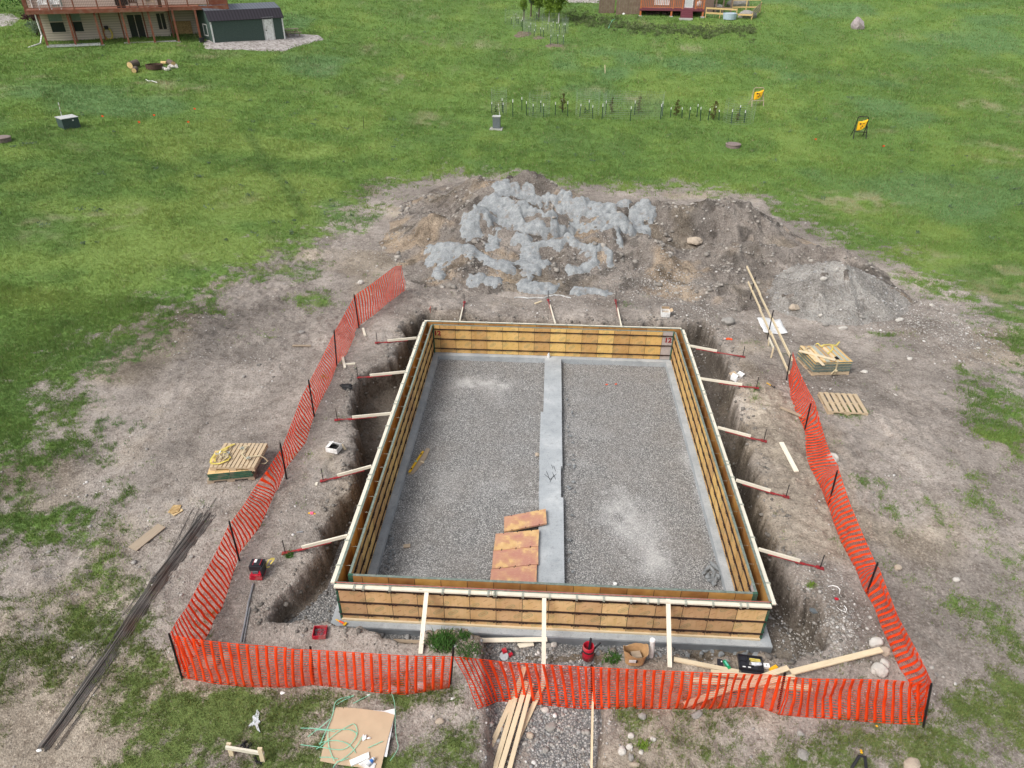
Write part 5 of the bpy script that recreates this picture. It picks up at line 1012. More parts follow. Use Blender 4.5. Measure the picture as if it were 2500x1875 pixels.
# batter board near the rails
t=thing('batter_board','short wooden board on two stakes in the grass, right bank','batter board',Q('D',780,1165));
a_=Q('D',765,1090);b_=Q('D',780,1170);ta=above(a_,px('D',767,1040));tb=above(b_,px('D',797,1105))
for p,q_ in((a_,ta),(b_,tb)): mb=MB();mb.bar(p-UP*.1,q_+UP*.03,.05,.03,up=(0,1,0));mb.build('stake','lumber',t)
mb=MB();mb.bar(ta,tb,.03,.09);mb.build('crossboard','lumber_white',t)
# front batter board (white bench like) with black scraps
a_=Q('G',1212,1595);b_=Q('G',1375,1625);t=thing('batter_board','white board nailed across two stakes at the bottom left','batter board',(a_+b_)/2);ta=above(a_,px('G',1195,1530));tb=above(b_,px('G',1358,1555))
for p,q_ in((a_,ta),(b_,tb)): mb=MB();mb.bar(p-UP*.1,q_,.085,.04,up=(0,1,0));mb.build('stake','lumber',t)
wa=above(a_-V((0,.03,0)),px('G',1180,1552));wb=above(b_-V((0,.03,0)),px('G',1380,1585));mb=MB();mb.bar(wa,wb,.04,.085);mb.build('crossboard','lumber_white',t)
for (x_,y_),l_ in(((1300,1540),'torn black plastic scrap behind the white board at bottom left'),((1350,1630),'torn black plastic scrap in front of the white board')):
    c=Q('G',x_,y_);mb=MB()
    for i in range(4): mb.rock(c+V((RNG.uniform(-.09,.09),RNG.uniform(-.05,.05),.03)),.09,.025,.03,50+i+x_,1,.5,rot=RNG.uniform(0,3))
    mb.build('plastic_scrap','black',label=l_,cat='plastic scrap')
# clear film scrap
P=[(1345,1360),(1358,1375),(1352,1410),(1362,1420),(1350,1440),(1362,1478),(1345,1465),(1335,1440),(1302,1448),(1325,1420),(1322,1395),(1338,1385)]
sheet('G',P,.03,'film','crumpled clear plastic film scrap on grass below the front fence','plastic film','plastic_film')
# cardboard and white board
gzc=max(Q('l',900,300)[2],Q('l',1500,1500)[2])
P=[(1120,320),(1480,345),(1740,290),(1745,420),(1640,950),(1560,1405),(1500,1400),(1200,900)];sheet('l',P,.012,'white_paper','white sheet sticking out beneath the flattened cardboard','sheet','white_sheet',zl=gzc)
P=[(385,265),(545,265),(555,305),(570,262),(980,295),(1500,365),(1740,440),(1580,1000),(1480,1420),(1400,1790),(880,1640),(400,1580),(15,1500),(120,1030),(330,400)]
o,zc=sheet('l',P,.012,'cardboard','large flattened brown cardboard on grass at the bottom','cardboard','cardboard_sheet',zl=gzc+.018)
mb=MB()
for a_,b_ in(((545,880),(1000,915)),((1000,915),(1580,1000)),((1060,360),(940,880)),((1215,1030),(1150,1260))): mb.bar(QZ('l',*a_,zc+.001),QZ('l',*b_,zc+.001),.012,.003)
mb.build('creases','old_wood',o) if False else None
t=thing('packaging','two white cartons and a clear bottle with blue label on the cardboard','packaging',QZ('l',1000,1500,zc))
P=[QZ('l',*p,zc+.035) for p in((690,1480),(1140,1280),(1155,1420),(730,1610))];mb=MB();mb.poly(P[::-1],.035);mb.build('white_carton','white',t)
P=[QZ('l',*p,zc+.02) for p in((900,1560),(1120,1450),(1310,1560),(1270,1660),(1050,1660))];mb=MB();mb.poly(P[::-1],.02);mb.build('white_carton','white',t)
p=QZ('l',1110,1600,zc+.06);q_=QZ('l',1280,1410,zc+.06);mb=MB();mb.tube([p,p+(q_-p)*.8,q_],[.035,.035,.014],10);mb.build('bottle','film',t);mb=MB();mb.tube([p+(q_-p)*.38,p+(q_-p)*.66],.037,10);mb.build('bottle_label','blue',t)
c=QZ('l',1050,940,zc+.03);mb=MB();mb.rock(c,.045,.07,.03,61,2,.6);mb.rock(c+V((.07,-.02,0)),.05,.025,.02,62,1,.5);mb.build('wrapper','pink' if False else 'white_paper',label='crumpled pale wrapper in the middle of the cardboard',cat='wrapper')
t=thing('strapping','loose loops of pale green strapping spread over the cardboard and grass','strapping',QZ('l',200,900,zc))
def S(P,w_=.014,h=.03):
    pts=[]
    for i,p in enumerate(P):
        q_=Q('l',*p);q_[2]=max(q_[2],zc)+h+.01*math.sin(i*2.1);pts.append(q_)
    # smooth
    for _ in range(2):
        n_=[pts[0]]
        for a_,b_ in zip(pts[:-1],pts[1:]): n_+= [a_*.75+b_*.25,a_*.25+b_*.75]
        pts=n_+[pts[-1]]
    mb=MB()
    for a_,b_ in zip(pts[:-1],pts[1:]): mb.bar(a_,b_+unit(b_-a_)*.002,w_,.002)
    mb.build('band','strap_green',t)
S([(-420,790),(-150,800),(200,820),(520,820),(700,815),(860,880),(880,960),(740,1200),(560,1300),(350,1310),(150,1260),(0,1220),(-420,1180)])
S([(-100,835),(120,845),(370,860)]);S([(780,690),(620,770),(460,860),(330,960),(200,1080),(60,1200),(-60,1280)]);S([(780,690),(840,720),(880,800),(880,950),(820,1080)])
S([(1000,1020),(930,1160),(760,1350),(560,1520),(400,1620),(330,1720)]);S([(0,1140),(150,1100),(350,1080),(560,1110),(700,1180),(800,1280),(850,1390)]);S([(220,830),(200,960),(230,1230),(290,1420),(360,1580)])
S([(800,0),(370,110),(330,400),(270,600),(150,900),(20,1180)]);S([(800,20),(600,110),(400,220)]);S([(1200,0),(1000,90),(780,190)]);S([(20,1480),(250,1490),(440,1510)]);S([(700,1500),(560,1560),(420,1600)]);S([(1480,1140),(1300,1210),(1140,1280)]);S([(260,580),(150,680),(0,790),(-250,1000)])
S([(1660,-60),(1720,100),(1760,300),(1760,700),(1790,1100),(1860,1280),(1650,1600)],.008)
# boards in the trench
bt=[((1385,1340-0),(1600,765)),]
TB=[('H',1348,1378,1590,830,'leftmost of the crossed boards in the front trench, nearest the grass',.10),('H',1400,1470,1605,770,'long board crossing under the netting, second from the left in the trench pile',.16),('H',1440,1470,1620,870,'third board in the fanned trench pile, half covered by its neighbours',.20),('H',1500,1470,1655,880,'fourth board of the trench pile, on top and running nearly straight',.26),('H',1545,1290,1735,880,'rightmost board of the trench pile, steepest to the right',.14)]
for k_,x0,y0,x1,y1,l_,h_ in TB:
    a_=Q(k_,x0,y0);b_=Q(k_,x1,y1);zf=min(a_[2],b_[2])
    a_=QZ(k_,x0,y0,zf+h_*.5);b_=QZ(k_,x1,y1,zf+h_);mb=MB();mb.bar(a_,b_,.10 if h_<.25 else .09,.038);mb.build('wooden_board','lumber',label=l_,cat='board',group='loose boards fanned in the front trench')
a_=Q('H',2062,1470);b_=Q('H',2064,835);mb=MB();mb.bar(QZ('H',2056,1480,.12),QZ('H',2068,835,.28),.04,.135);mb.build('wooden_board','lumber',label='single board on edge along the right wall of the front trench',cat='board')
board('H',1303,590,1758,583,.10,.04,'lumber_white','board lying against the footing across the front trench mouth',l0=-.05,l1=-.05,up=(0,-.6,1))
board('H',1560,628,1666,612,.12,.03,'lumber_white','short board block on the trench gravel below the footing',l0=-.16,l1=-.16)
board('H',720,594,940,604,.09,.03,'old_wood','weathered board half buried in the dirt left of the grass clump',l0=.0,l1=.04)
# right pile of boards behind the fence
RB=[('I',540,585,890,655,'board running from the right leaning brace towards the tool case',.04,.10),('I',635,698,1285,742,'lowest long board, nearly level, behind the right netting',.04,.13),('I',595,835,1155,635,'board crossing diagonally upwards under the right netting, its end cut square',.09,.12),('I',1165,672,1650,550,'long clean board reaching from the netting to the rocks on the right',.10,.13),('I',740,655,1180,705,'board in the middle of the right pile, below the tool case',.07,.12),('I',820,760,1190,690,'short board on top of the crossed pile at the overlap of the netting',.14,.11)]
for k_,x0,y0,x1,y1,l_,h_,w_ in RB: a_=Q(k_,x0,y0);b_=Q(k_,x1,y1);a_[2]+=h_;b_[2]+=h_;nd=max(gz(*(a_+(b_-a_)*f_)[:2])+.03-(a_+(b_-a_)*f_)[2] for f_ in np.linspace(.02,.98,20));a_[2]+=max(0,nd);b_[2]+=max(0,nd);mb=MB();mb.bar(a_,b_,w_,.038);mb.build('wooden_board','lumber',label=l_,cat='board',group='loose boards crossed behind the right netting')
# red backpack sprayer / bag
b=Q('n',370,760);c=V((b[0],b[1]+.1,gz(b[0],b[1]+.1)));t=thing('bucket_bag','tall red bucket bag with black handles standing in the front trench','bag',c)
mb=MB();mb.lathe(c,[(.0,.0),(.125,0),(.135,.2),(.128,.40),(.115,.42),(.105,.38),(.10,.2),(0,.2)],18);mb.build('bag_body','red_plastic',t,smooth=True)
mb=MB();mb.lathe(c,[(.137,.27),(.14,.28),(.14,.31),(.131,.32)],18);mb.build('belt','black',t)
mb=MB();mb.bar(c+V((.02,.02,.2)),c+V((.04,.06,.58)),.05,.03);mb.bar(c+V((.12,0,.3)),c+V((.26,.06,.45)),.03,.03);mb.bar(c+V((-.13,-.05,.28)),c+V((-.17,-.08,.22)),.03,.02);mb.build('handles','black_plastic',t)
# paper bag
c=Q('n',1640,800);c=V((c[0],c[1]+.12,gz(c[0],c[1]+.12)));t=thing('paper_bag','open brown paper bag with a white label standing behind the netting','paper bag',c)
v_,f_=[],[];n=20;mb=MB()
for j,(rx,ry,z_) in enumerate(((.20,.13,0),(.22,.14,.15),(.25,.16,.30),(.27,.17,.38))):
    for i in range(n):
        a_=2*math.pi*i/n;zz_=z_+(.06*math.sin(2*a_+.6)+.03*math.sin(5*a_) if j==3 else 0);mb.v.append(c+V((rx*math.copysign(abs(math.cos(a_))**.7,math.cos(a_)),ry*math.copysign(abs(math.sin(a_))**.7,math.sin(a_)),zz_)))
for j in range(3):
    for i in range(n): mb.face([j*n+i,j*n+(i+1)%n,(j+1)*n+(i+1)%n,(j+1)*n+i],[(0,0)]*4)
mb.face(list(range(n))[::-1],[(0,0)]*n);o=mb.build('bag_body','paperbag',t);m_=o.modifiers.new('t','SOLIDIFY');m_.thickness=.006
mb=MB();mb.box(c+V((-.07,-.163,.2)),V((.075,0,0)),V((0,-.003,0)),V((0,-.008,.055)));mb.build('bag_label','white',t)
mb=MB();mb.box(c+V((.02,-.166,.2)),V((.016,0,0)),V((0,-.003,0)),V((0,-.008,.055)));mb.build('black_strip','black',t)
mb=MB();mb.box(c+V((.03,.02,.12)),V((.10,.02,0)),V((-.02,.08,0)),UP*.08);mb.build('contents','old_wood',t)
# white PVC stub with cap
b=Q('I',420,560);b=V((b[0],b[1],gz(b[0],b[1])));a_=above(b,px('I',428,470));t=thing('drain_pipe','white plastic pipe with a cap standing upright in front of the footing','drain pipe',b)
mb=MB();mb.tube([b-UP*.1,a_],.052,16);mb.build('pipe','white',t);mb=MB();mb.lathe(a_-UP*.04,[(.058,-.02),(.06,0),(.06,.05),(.045,.062),(0,.062)],16);mb.build('cap','white',t)
c=QZ('c',-60,800,0);mb=MB()
cc=QZ('b',2145,840,.0);t=thing('drain_pipe','short capped white pipe stub at the far end of the strip footing','drain pipe',cc);mb=MB();mb.tube([cc,cc+UP*.14],.052,12);mb.build('pipe','white',t);mb=MB();mb.tube([cc+UP*.14,cc+UP*.2],[.045,.03],12);mb.build('cap','light_grey',t)
c=QZ('I',222,182,-.17);mb=MB();mb.tube([c-UP*.1,c+UP*.12],.05,12);mb.build('drain_pipe','white',label='white pipe stub rising from gravel just inside the front inner wall',cat='drain pipe')
# tool case
c=Q('o',1110,420);c=V((c[0],c[1],gz(c[0],c[1])+.01));ex=unit(V((1,-.10,0)));ey=np.cross(UP,ex);t=thing('tool_case','open black plastic tool case holding yellow cloth and grey bags','tool case',c)
mb=MB();mb.box(c+UP*.02,ex*.25,ey*.17,UP*.02)
for s_ in(-1,1): mb.box(c+ex*.245*s_+UP*.055,ex*.008,ey*.17,UP*.035);mb.box(c+ey*.165*s_+UP*.053,ex*.235,ey*.008,UP*.033)
mb.box(c-ex*.07+UP*.05,ex*.006,ey*.14,UP*.025);mb.box(c-ex*.15+ey*.03+UP*.05,ex*.07,ey*.006,UP*.025);mb.box(c-ex*.06-ey*.08+UP*.05,ex*.12,ey*.006,UP*.025)
mb.build('case_body','black_plastic',t);mb=MB();mb.box(c+ex*.1+ey*.09+UP*.06,ex*.11,ey*.012,UP*.02);mb.box(c+ex*.11+ey*.05+UP*.06,ex*.10,ey*.012,UP*.022);mb.build('yellow_cloth','strap_yellow',t)
mb=MB();mb.rock(c+ex*.1-ey*.015+UP*.06,.12,.05,.04,71,2,.4);mb.build('plastic_bag','film',t);mb=MB()
for dx in(-.15,-.04): mb.box(c+ex*dx-ey*.13+UP*.07,ex*.03,ey*.01,UP*.01)
mb.build('labels','white',t)
mb=MB();mb.tube([c+ex*.17-ey*.12+UP*.05,c+ex*.17-ey*.12+UP*.085],.03,12);mb.build('round_reel','black',t)
mb=MB();mb.box(c-ey*.25+UP*.008+ex*.03,ex*.24,ey*.07,UP*.012);mb.build('case_lid','black_plastic',t)
def small(k_,x_,y_,w_,d_,h_,rot,mat,label,cat,extra=None,name='small_box'):
    c=Q(k_,x_,y_);c=V((c[0],c[1],gz(c[0],c[1])));ex=V((math.cos(rot),math.sin(rot),0));ey=np.cross(UP,ex);t=thing(name,label,cat,c);mb=MB();mb.box(c+UP*(h_/2+.003),ex*w_/2,ey*d_/2,UP*h_/2);mb.build('body',mat,t)
    if extra: mb=MB();mb.box(c+ex*extra[0]+ey*extra[1]+UP*(h_+.006),ex*extra[2],ey*extra[3],UP*.004);mb.build('marking',extra[4],t)
small('o',205,390,.11,.16,.06,-.15,'black_plastic','small black battery with a white dot, left of the green cleaner packet','battery',(.03,.02,.012,.015,'white'),'battery_pack')
small('o',415,440,.07,.22,.05,.38,'green_plastic','small green packet with a pale stripe beside the black battery','packet',(0,.02,.018,.06,'sea_green'),'packet')
small('o',1595,480,.13,.10,.07,-.03,'white','small white box between the tool case and the yellow box','box',(0,0,.01,.01,'grey_steel'))
small('o',1815,540,.19,.075,.055,.55,'bright_yellow','small bright yellow box right of the tool case','box',(0,0,.05,.012,'yellow'))
# red saw on the trench edge
c=Q('x',350,320);c=V((c[0],c[1],gz(c[0],c[1])));t=thing('circular_saw','red and grey circular saw lying in the trench behind the netting','saw',c)
mb=MB();mb.lathe(c+V((0,0,.05)),[(0,-.02),(.10,-.02),(.10,.02),(0,.02)],18,ax=(0,-.5,1));mb.build('blade_guard','galv_pipe',t)
mb=MB();mb.box(c+V((0,.1,.08)),V((.05,.02,0)),V((-.02,.06,0)),UP*.05);mb.box(c+V((.16,.05,.06)),V((.05,.04,0)),V((-.02,.03,0)),UP*.03);mb.build('motor','red_plastic',t)
mb=MB();mb.tube([c+V((.05,.14,.1)),c+V((.13,.14,.13)),c+V((.19,.09,.1)),c+V((.23,.02,.06))],.018,8);mb.tube([c+V((-.1,.1,.05)),c+V((-.04,.13,.1))],.02,8);mb.build('handle','black_plastic',t)
# loose form panels on the strip footing
LP=[('e',[(447,340),(1008,232),(1028,435),(447,540)],.055,'topmost of four stained plywood panels, lying crooked across the strip footing'),('e',[(333,570),(920,512),(908,735),(305,795)],.045,'second stained plywood panel from the top, pale at its right end'),
 ('e',[(300,800),(908,740),(893,975),(283,1040)],.03,'third stained plywood panel, darkest purple stain with pale left end'),('e',[(272,1050),(890,985),(880,1250),(255,1225)],.02,'nearest stained plywood panel, disappearing behind the front inner wall')]
for k_,P,z_,l_ in LP:
    pts=[QZ(k_,*p,z_+.055) for p in P];mb=MB();a_=pts[0];ex=unit(pts[1]-pts[0]);ey=unit(pts[3]-pts[0]);w_=np.linalg.norm(pts[1]-pts[0]);d_=np.linalg.norm(pts[3]-pts[0])
    if 'nearest' in l_: d_=.61
    c=a_+ex*w_/2+ey*d_/2;mb.box(c-UP*.027,ex*w_/2,ey*d_/2,UP*.026);o=mb.build('form_panel','ply_stain',label=l_,cat='form panel',group='stained panels laid beside the strip footing')
    mb=MB()
    for f_ in(.18,.5,.82):
        for e_ in(.012,d_-.012): mb.tube([a_+ex*(w_*f_)+ey*e_-UP*.02,a_+ex*(w_*f_)+ey*e_+UP*.0015],.016,8)
    mb.build('tie_slots','black_steel',o)
# level and grey board
p=QZ('E',1657,1530,-.13);q_=QZ('E',1750,1388,-.13);mb=MB();d_=unit(q_-p);t=thing('spirit_level','yellow spirit level lying on the gravel against a grey board','spirit level',p);mb.bar(p,q_,.065,.03);mb.build('level_body','yellow',t)
for f_ in(.15,.5,.85):
    mb=MB();c=p+(q_-p)*f_;mb.box(c+UP*.016,d_*.035,unit(np.cross(d_,UP))*.02,UP*.003);mb.build('vial','black' if f_!=.5 else 'strap_green',t)
P=[(1650,1550),(1690,1540),(1770,1440),(1798,1375),(1775,1368),(1740,1420)];sheet('E',P,.03,'old_wood','tapered grey board lying beside the yellow level on the gravel','board','wooden_board',zl=-.19)
board('E',1735,1455,1755,1465,.05,.03,'lumber','tiny wood wedge beside the yellow level',cat='wedge',name='wedge',l0=-.15,l1=-.15)
c=QZ('F',879,1180,-.17);mb=MB();mb.box(c+UP*.012,V((.09,.02,0)),V((-.015,.06,0)),UP*.012);mb.build('wood_scrap','old_wood',label='small brown square scrap on the left inner gravel',cat='scrap')
for i,(x_,y_) in enumerate(((1308,831),(1328,830))):
    c=QZ('F',x_,y_,-.165);mb=MB();mb.bar(c,c+V((.08,.0,.02)),.04,.02) ;mb.build('orange_tag','orange',label=['left','right'][i]+' of two small orange tags on the far right gravel',cat='tag')
# concrete rubble in inner corner
c=QZ('f',180,470,-.15);mb=MB()
for x_,y_,rx,ry,ro in((130,440,.14,.05,.7),(180,430,.13,.045,-1.1),(215,400,.2,.045,-1.0),(140,520,.13,.07,1.2),(205,510,.16,.05,1.1),(235,560,.12,.05,1.3),(180,570,.13,.06,.4),(215,600,.12,.07,1.0),(255,520,.10,.05,-1.2),(100,480,.10,.05,.8)):
    c=QZ('f',x_,y_,-.12);mb.rock(c,rx,ry,.06,int(x_+y_),2,.3,rot=ro)
mb.build('rubble_heap','rubble',label='small heap of grey broken concrete by the near right inner corner',cat='rubble')
mb=MB()
for i in range(26):
    x_=RNG.uniform(600,760);c=QZ('F',1228+RNG.uniform(-4,16),RNG.uniform(840,1240),-.16);mb.rock(c,RNG.uniform(.03,.1),RNG.uniform(.03,.06),RNG.uniform(.02,.05),200+i,1,.3,rot=RNG.uniform(0,3))
mb.build('spilled_rubble','rubble',label='scattered concrete crumbs along the right edge of the strip footing',cat='rubble')
mb=MB()
for i in range(44):
    x_=RNG.uniform(0,1000);c=Q('I',x_,RNG.uniform(505,560));mb.rock(c+UP*.01,RNG.uniform(.03,.12),RNG.uniform(.03,.09),RNG.uniform(.02,.06),300+i,1,.3,rot=RNG.uniform(0,3))
for i in range(30):
    c=Q('F',840+RNG.normal(0,6)+i*.2,1130+i*4);c[2]=-.17;mb.rock(c,RNG.uniform(.03,.07),RNG.uniform(.03,.06),.03,400+i,1,.3)
mb.build('spilled_rubble','rubble',label='band of grey concrete lumps along the front of the footing, right half',cat='rubble')
# scratched mark on the strip
mb=MB()
for a_,b_ in(((545,640),(715,780)),((600,560),(695,800)),((690,855),(800,660)),((715,770),(870,625)),((760,590),(850,780)),((735,380),(770,480)),((790,410),(850,560))): mb.bar(QZ('v',*a_,-.0),QZ('v',*b_,-.0),.012,.004)
fo=[o for o in bpy.data.objects if o.name=='concrete_footing'][0];mb.build('scratched_mark','black_steel',fo)
# cream hoses at the back
for P,mt,l_ in(([(760,285),(850,275),(1000,280),(1100,300),(1300,285),(1480,295)],'light_grey','left cream coloured root or pipe on the dirt behind the forms'),([(1500,290),(1600,245),(1700,230),(1740,215),(1790,225),(1900,225),(2050,270),(2150,290)],'light_grey','right cream coloured bent pipe on the dirt behind the forms')):
    mb=MB();mb.tube([Q('u',*p)+UP*.03 for p in P],.03,6);mb.build('bent_pipe',mt,label=l_,cat='pipe')
mb=MB();mb.tube([Q('D',720,1215)+UP*.01,Q('D',760,1218)+UP*.02,Q('D',830,1225)+UP*.01],.006,4);mb.build('wire','black_steel',label='thin dark wire on the right bank near the rail ends',cat='wire')
for P,l_ in(([(1375,183),(1400,178),(1425,185),(1438,200),(1435,222)],'upper white wire loop on the dirt, right of the trench'),([(1415,290),(1435,308),(1470,322),(1475,305),(1462,288)],'lower white wire loop on the dirt, right of the trench')):
    mb=MB();mb.tube([Q('I',*p)+UP*.015 for p in P],.011,5);mb.build('wire_loop','white',label=l_,cat='wire')
c=Q('I',1300,312);mb=MB();mb.rock(c+UP*.02,.14,.09,.05,77,1,.5);mb.build('plastic_scrap','grey_steel',label='dark grey plastic scrap on the stony dirt right of the trench',cat='plastic scrap')
c=Q('I',1420,252);mb=MB();mb.rock(c+UP*.03,.06,.04,.03,78,1,.4);mb.build('red_cap','red_plastic',label='small red plastic cap among stones right of the trench',cat='cap')
c=Q('b',320,150);mb=MB();mb.bar(c,c+V((.03,0,.3)),.05,.004);mb.bar(c+V((.02,0,.28)),c+V((-.06,.02,.1)),.04,.004);mb.build('marker_flag','orange',label='small orange marker flag on the far left bank corner',cat='marker flag')
c=Q('H',550,962);mb=MB();mb.box(c+UP*.008,V((.03,0,0)),V((0,.03,0)),UP*.006);mb.build('white_tag','white',label='small white square tag on dirt below the front fence',cat='tag')
for (k_,x_,y_),l_ in((('G',1478,1270),'white paper scrap just below the left part of the front fence'),(('H',1125,990),'small pale paper scrap below the netting overlap'),(('H',985,635),'white paper scrap in the grass clump, left one'),(('H',1135,628),'shiny white can lid in the grass clump, right one'),(('I',1500,1575-1000),'white scrap beside the rocks')):
    if 'beside the rocks' in l_: continue
    c=Q(k_,x_,y_);mb=MB();mb.rock(c+UP*.02,.06,.045,.02,int(x_),1,.5);mb.build('paper_scrap','white',label=l_,cat='scrap')
# black hose handle at the bottom edge, dandelions
c0=Q('I',1510,1150);P=[Q('I',1500,1165)+UP*.02,Q('I',1525,1135)+UP*.25,Q('I',1555,1140)+UP*.25,Q('I',1580,1175)+UP*.02];mb=MB();mb.tube(P,.03,8);mb.build('black_hoop','black_plastic',label='curved black handle at the bottom right edge',cat='hoop')
for i,(x_,y_) in enumerate(((1633,946),(1548,1078),(1550,1088))):
    c=Q('I',x_,y_);t=thing('dandelion',['yellow dandelion below the right end of the front fence','upper of two small yellow dandelions near the bottom edge','lower of two small yellow dandelions near the bottom edge'][i],'flower',c);mb=MB();mb.tube([c,c+UP*.06],.004,4);mb.build('stem','post_green',t);mb=MB();mb.rock(c+UP*.07,.028,.028,.012,i,1,.1);mb.build('bloom','bright_yellow',t)
# grass clump by the trench: real long blades
def clump(k_,x_,y_,n,r,h,label,mat='leaf_dark',name='grass_clump'):
    c=Q(k_,x_,y_);mb=MB()
    for i in range(n):
        a_=RNG.uniform(0,6.28);rr=r*math.sqrt(RNG.random());p=c+V((math.cos(a_)*rr,math.sin(a_)*rr*.7,0));p[2]=gz(p[0],p[1]);b_=RNG.uniform(0,6.28);d_=V((math.cos(b_),math.sin(b_),0));l_=h*RNG.uniform(.5,1.1);s2=np.cross(d_,UP)*.008
        q_=p+d_*l_*.35+UP*l_*.7;e_=p+d_*l_*.95+UP*l_*.55;b0=len(mb.v);mb.v+=[p-s2,p+s2,q_+s2,q_-s2,e_];mb.face([b0,b0+1,b0+2,b0+3],[(0,0)]*4);mb.face([b0+3,b0+2,b0+4],[(0,0)]*3)
    mb.build(name,mat,label=label,cat='grass clump')
clump('H',1050,612,250,.30,.26,'thick dark green grass clump on the mound beside the front trench');clump('H',1195,570,90,.13,.16,'small grass tuft against the footing, right of the big clump');clump('H',1225,665,150,.3,.14,'low sparse grass tuft on the mound edge, below the big clump')
clump('n',1050,560,130,.22,.13,'grass tuft between the red bag and the paper bag');clump('I',1282,180,50,.08,.12,'bright little green weed on the stony bank right of the trench','leaf');clump('I',375,1050,60,.10,.14,'yellow green weed beside pale stones at the bottom','leaf')
clump('G',1515,550,60,.12,.12,'little weed tuft beside the nearest left brace stake')
# named rocks
RK=[('I',1630,490,.17,.12,.10,'rock_pale','pale rock just right of the pit corner, upper one by the long board'),('I',1675,540,.14,.11,.09,'rock_tan','tan rock at the tip of the long board'),('I',1655,645,.19,.17,.13,'rock_pale','largest pale rock between board tip and right fence corner'),('I',1678,608,.12,.11,.10,'rock_pale','smaller pale rock touching the largest one behind it'),
 ('I',1752,85,.11,.08,.06,'rock_tan','tan cobble just outside the right fence near its third post'),('I',2065,150,.09,.07,.05,'rock_pale','pale cobble on the far right dirt'),('I',370,888,.09,.08,.06,'rock_grey','grey cobble at the right trench lip, below the netting'),('I',665,880,.15,.08,.05,'rock_grey','long flat grey rock below the middle netting'),('I',310,992,.07,.06,.05,'rock_pale','square pale stone, upper left of the bottom group'),('I',430,1008,.06,.06,.04,'rock_pale','small white stone right of the bottom group'),
 ('I',262,1075,.09,.09,.07,'rock_pale','largest round stone of the bottom group'),('I',300,1053,.08,.06,.05,'rock_pale','oval pale stone behind the largest bottom stone'),('I',310,1110,.06,.08,.05,'rock_grey','dark stone of the bottom group'),('I',365,1080,.05,.05,.04,'rock_pale','little pale stone by the yellow green weed'),('I',330,1150,.10,.05,.05,'rock_tan','tan stone cut by the bottom edge of the frame'),('I',1225,980,.08,.07,.05,'rock_grey','small grey stone below the netting overlap on the right'),('I',1235,1090,.13,.12,.05,'rock_grey','flat grey stone near the bottom, right of centre'),('I',1825,1145,.17,.12,.05,'rock_tan','flat tan stone at the bottom right edge'),
 ('G',1105,1115,.17,.15,.12,'rock_tan','large tan rock seen through the netting near the left corner'),('G',1188,1088,.13,.11,.10,'rock_tan','second tan rock through the netting, right of the large one'),('G',1003,560,.06,.06,.05,'rock_grey','grey cobble between rebar bundle and left fence'),('H',905,905,.12,.10,.08,'rock_pale','pale rock behind the netting hem, left of the overlap'),('H',715,935,.11,.09,.07,'rock_pale','pale rock touching the netting hem above the cardboard'),('H',1032,1140,.10,.07,.05,'rock_tan','triangular tan stone on the grass right of the cardboard'),('H',822,780,.08,.07,.05,'rock_pale','pale stone behind the netting, left of centre'),('H',980,775,.08,.08,.05,'rock_pale','white marbled stone behind the netting'),
 ('H',1742,1070,.09,.07,.06,'rock_pale','pale stone in the trench just below the netting'),('H',1785,1180,.12,.10,.06,'rock_grey','large flat stone in the middle of the trench'),('H',1645,1240,.08,.08,.06,'rock_tan','tan stone beside the board pile in the trench'),('H',1745,1340,.07,.06,.05,'rock_grey','grey stone low in the trench'),('H',1800,628,.09,.07,.06,'rock_pale','right one of two pale stones below the footing'),('H',1768,632,.08,.06,.05,'rock_grey','left one of two pale stones below the footing'),
 ('D',935,845,.21,.18,.14,'rock_tan','round tan rock at the left foot of the gravel heap'),('D',487,940,.27,.22,.18,'rock_grey','round grey boulder on the far right pit rim'),('D',1265,978,.19,.10,.08,'rock_pale','flat white rock in front of the gravel heap'),('D',1145,955,.15,.10,.09,'rock_grey','grey rock in front of the gravel heap, left of the white one'),('D',1645,920,.20,.10,.07,'rock_pale','white oblong block at the right foot of the gravel heap'),('D',1112,892,.09,.08,.07,'rock_pale','small pale rock under the gravel heap slope'),('D',1135,645,.20,.09,.08,'rock_pale','pale rock on the upper slope of the gravel heap'),('D',1395,900,.12,.10,.08,'rock_grey','grey stone right on the gravel heap foot'),
 ('D',1865,820,.13,.09,.07,'rock_pale','pale stone at the grass edge right of the heap'),('D',1715,1180,.12,.09,.06,'rock_pale','pale stone right of the strapped panel stack'),('D',1408,1268,.12,.10,.06,'rock_pale','pale stone between strapped stack and empty pallet'),('g',550,1540,.17,.17,.12,'rock_pale','pale rock pushed against the outside of the right netting'),('F',925,1385-0,.0,.0,.0,'rock_tan',''),('v',345,350,.08,.09,.07,'rock_tan','round tan stone against the strip footing, left side'),('F',1540,690-0,0,0,0,'rock_tan',''),('h',355,262,.14,.10,.07,'rock_grey','grey stone at the foot of the grass patch left of the fence'),('D',1630,440,.30,.16,.18,'rock_tan','') ,('D',265,400,.40,.32,.22,'rock_tan','large flat sided tan clod on the dirt heap, right of centre'),('F',905,522,.7,.45,.45,'rock_tan','') ,('E',1330,255,.15,.12,.10,'rock_pale','pale stone behind the far end of the left netting')]
for k_,x_,y_,rx,ry,rz,mt,l_ in RK:
    if not l_: continue
    c=Q(k_,x_,y_);c[2]=gz(c[0],c[1]) if k_!='v' else -.16
    mb=MB();mb.rock(c+UP*rz*.45,rx,ry,rz,int(x_*7+y_),3 if rx>.12 else 2,.2,rot=RNG.uniform(0,.6));mb.build('rock',mt,smooth=False,label=l_,cat='rock')
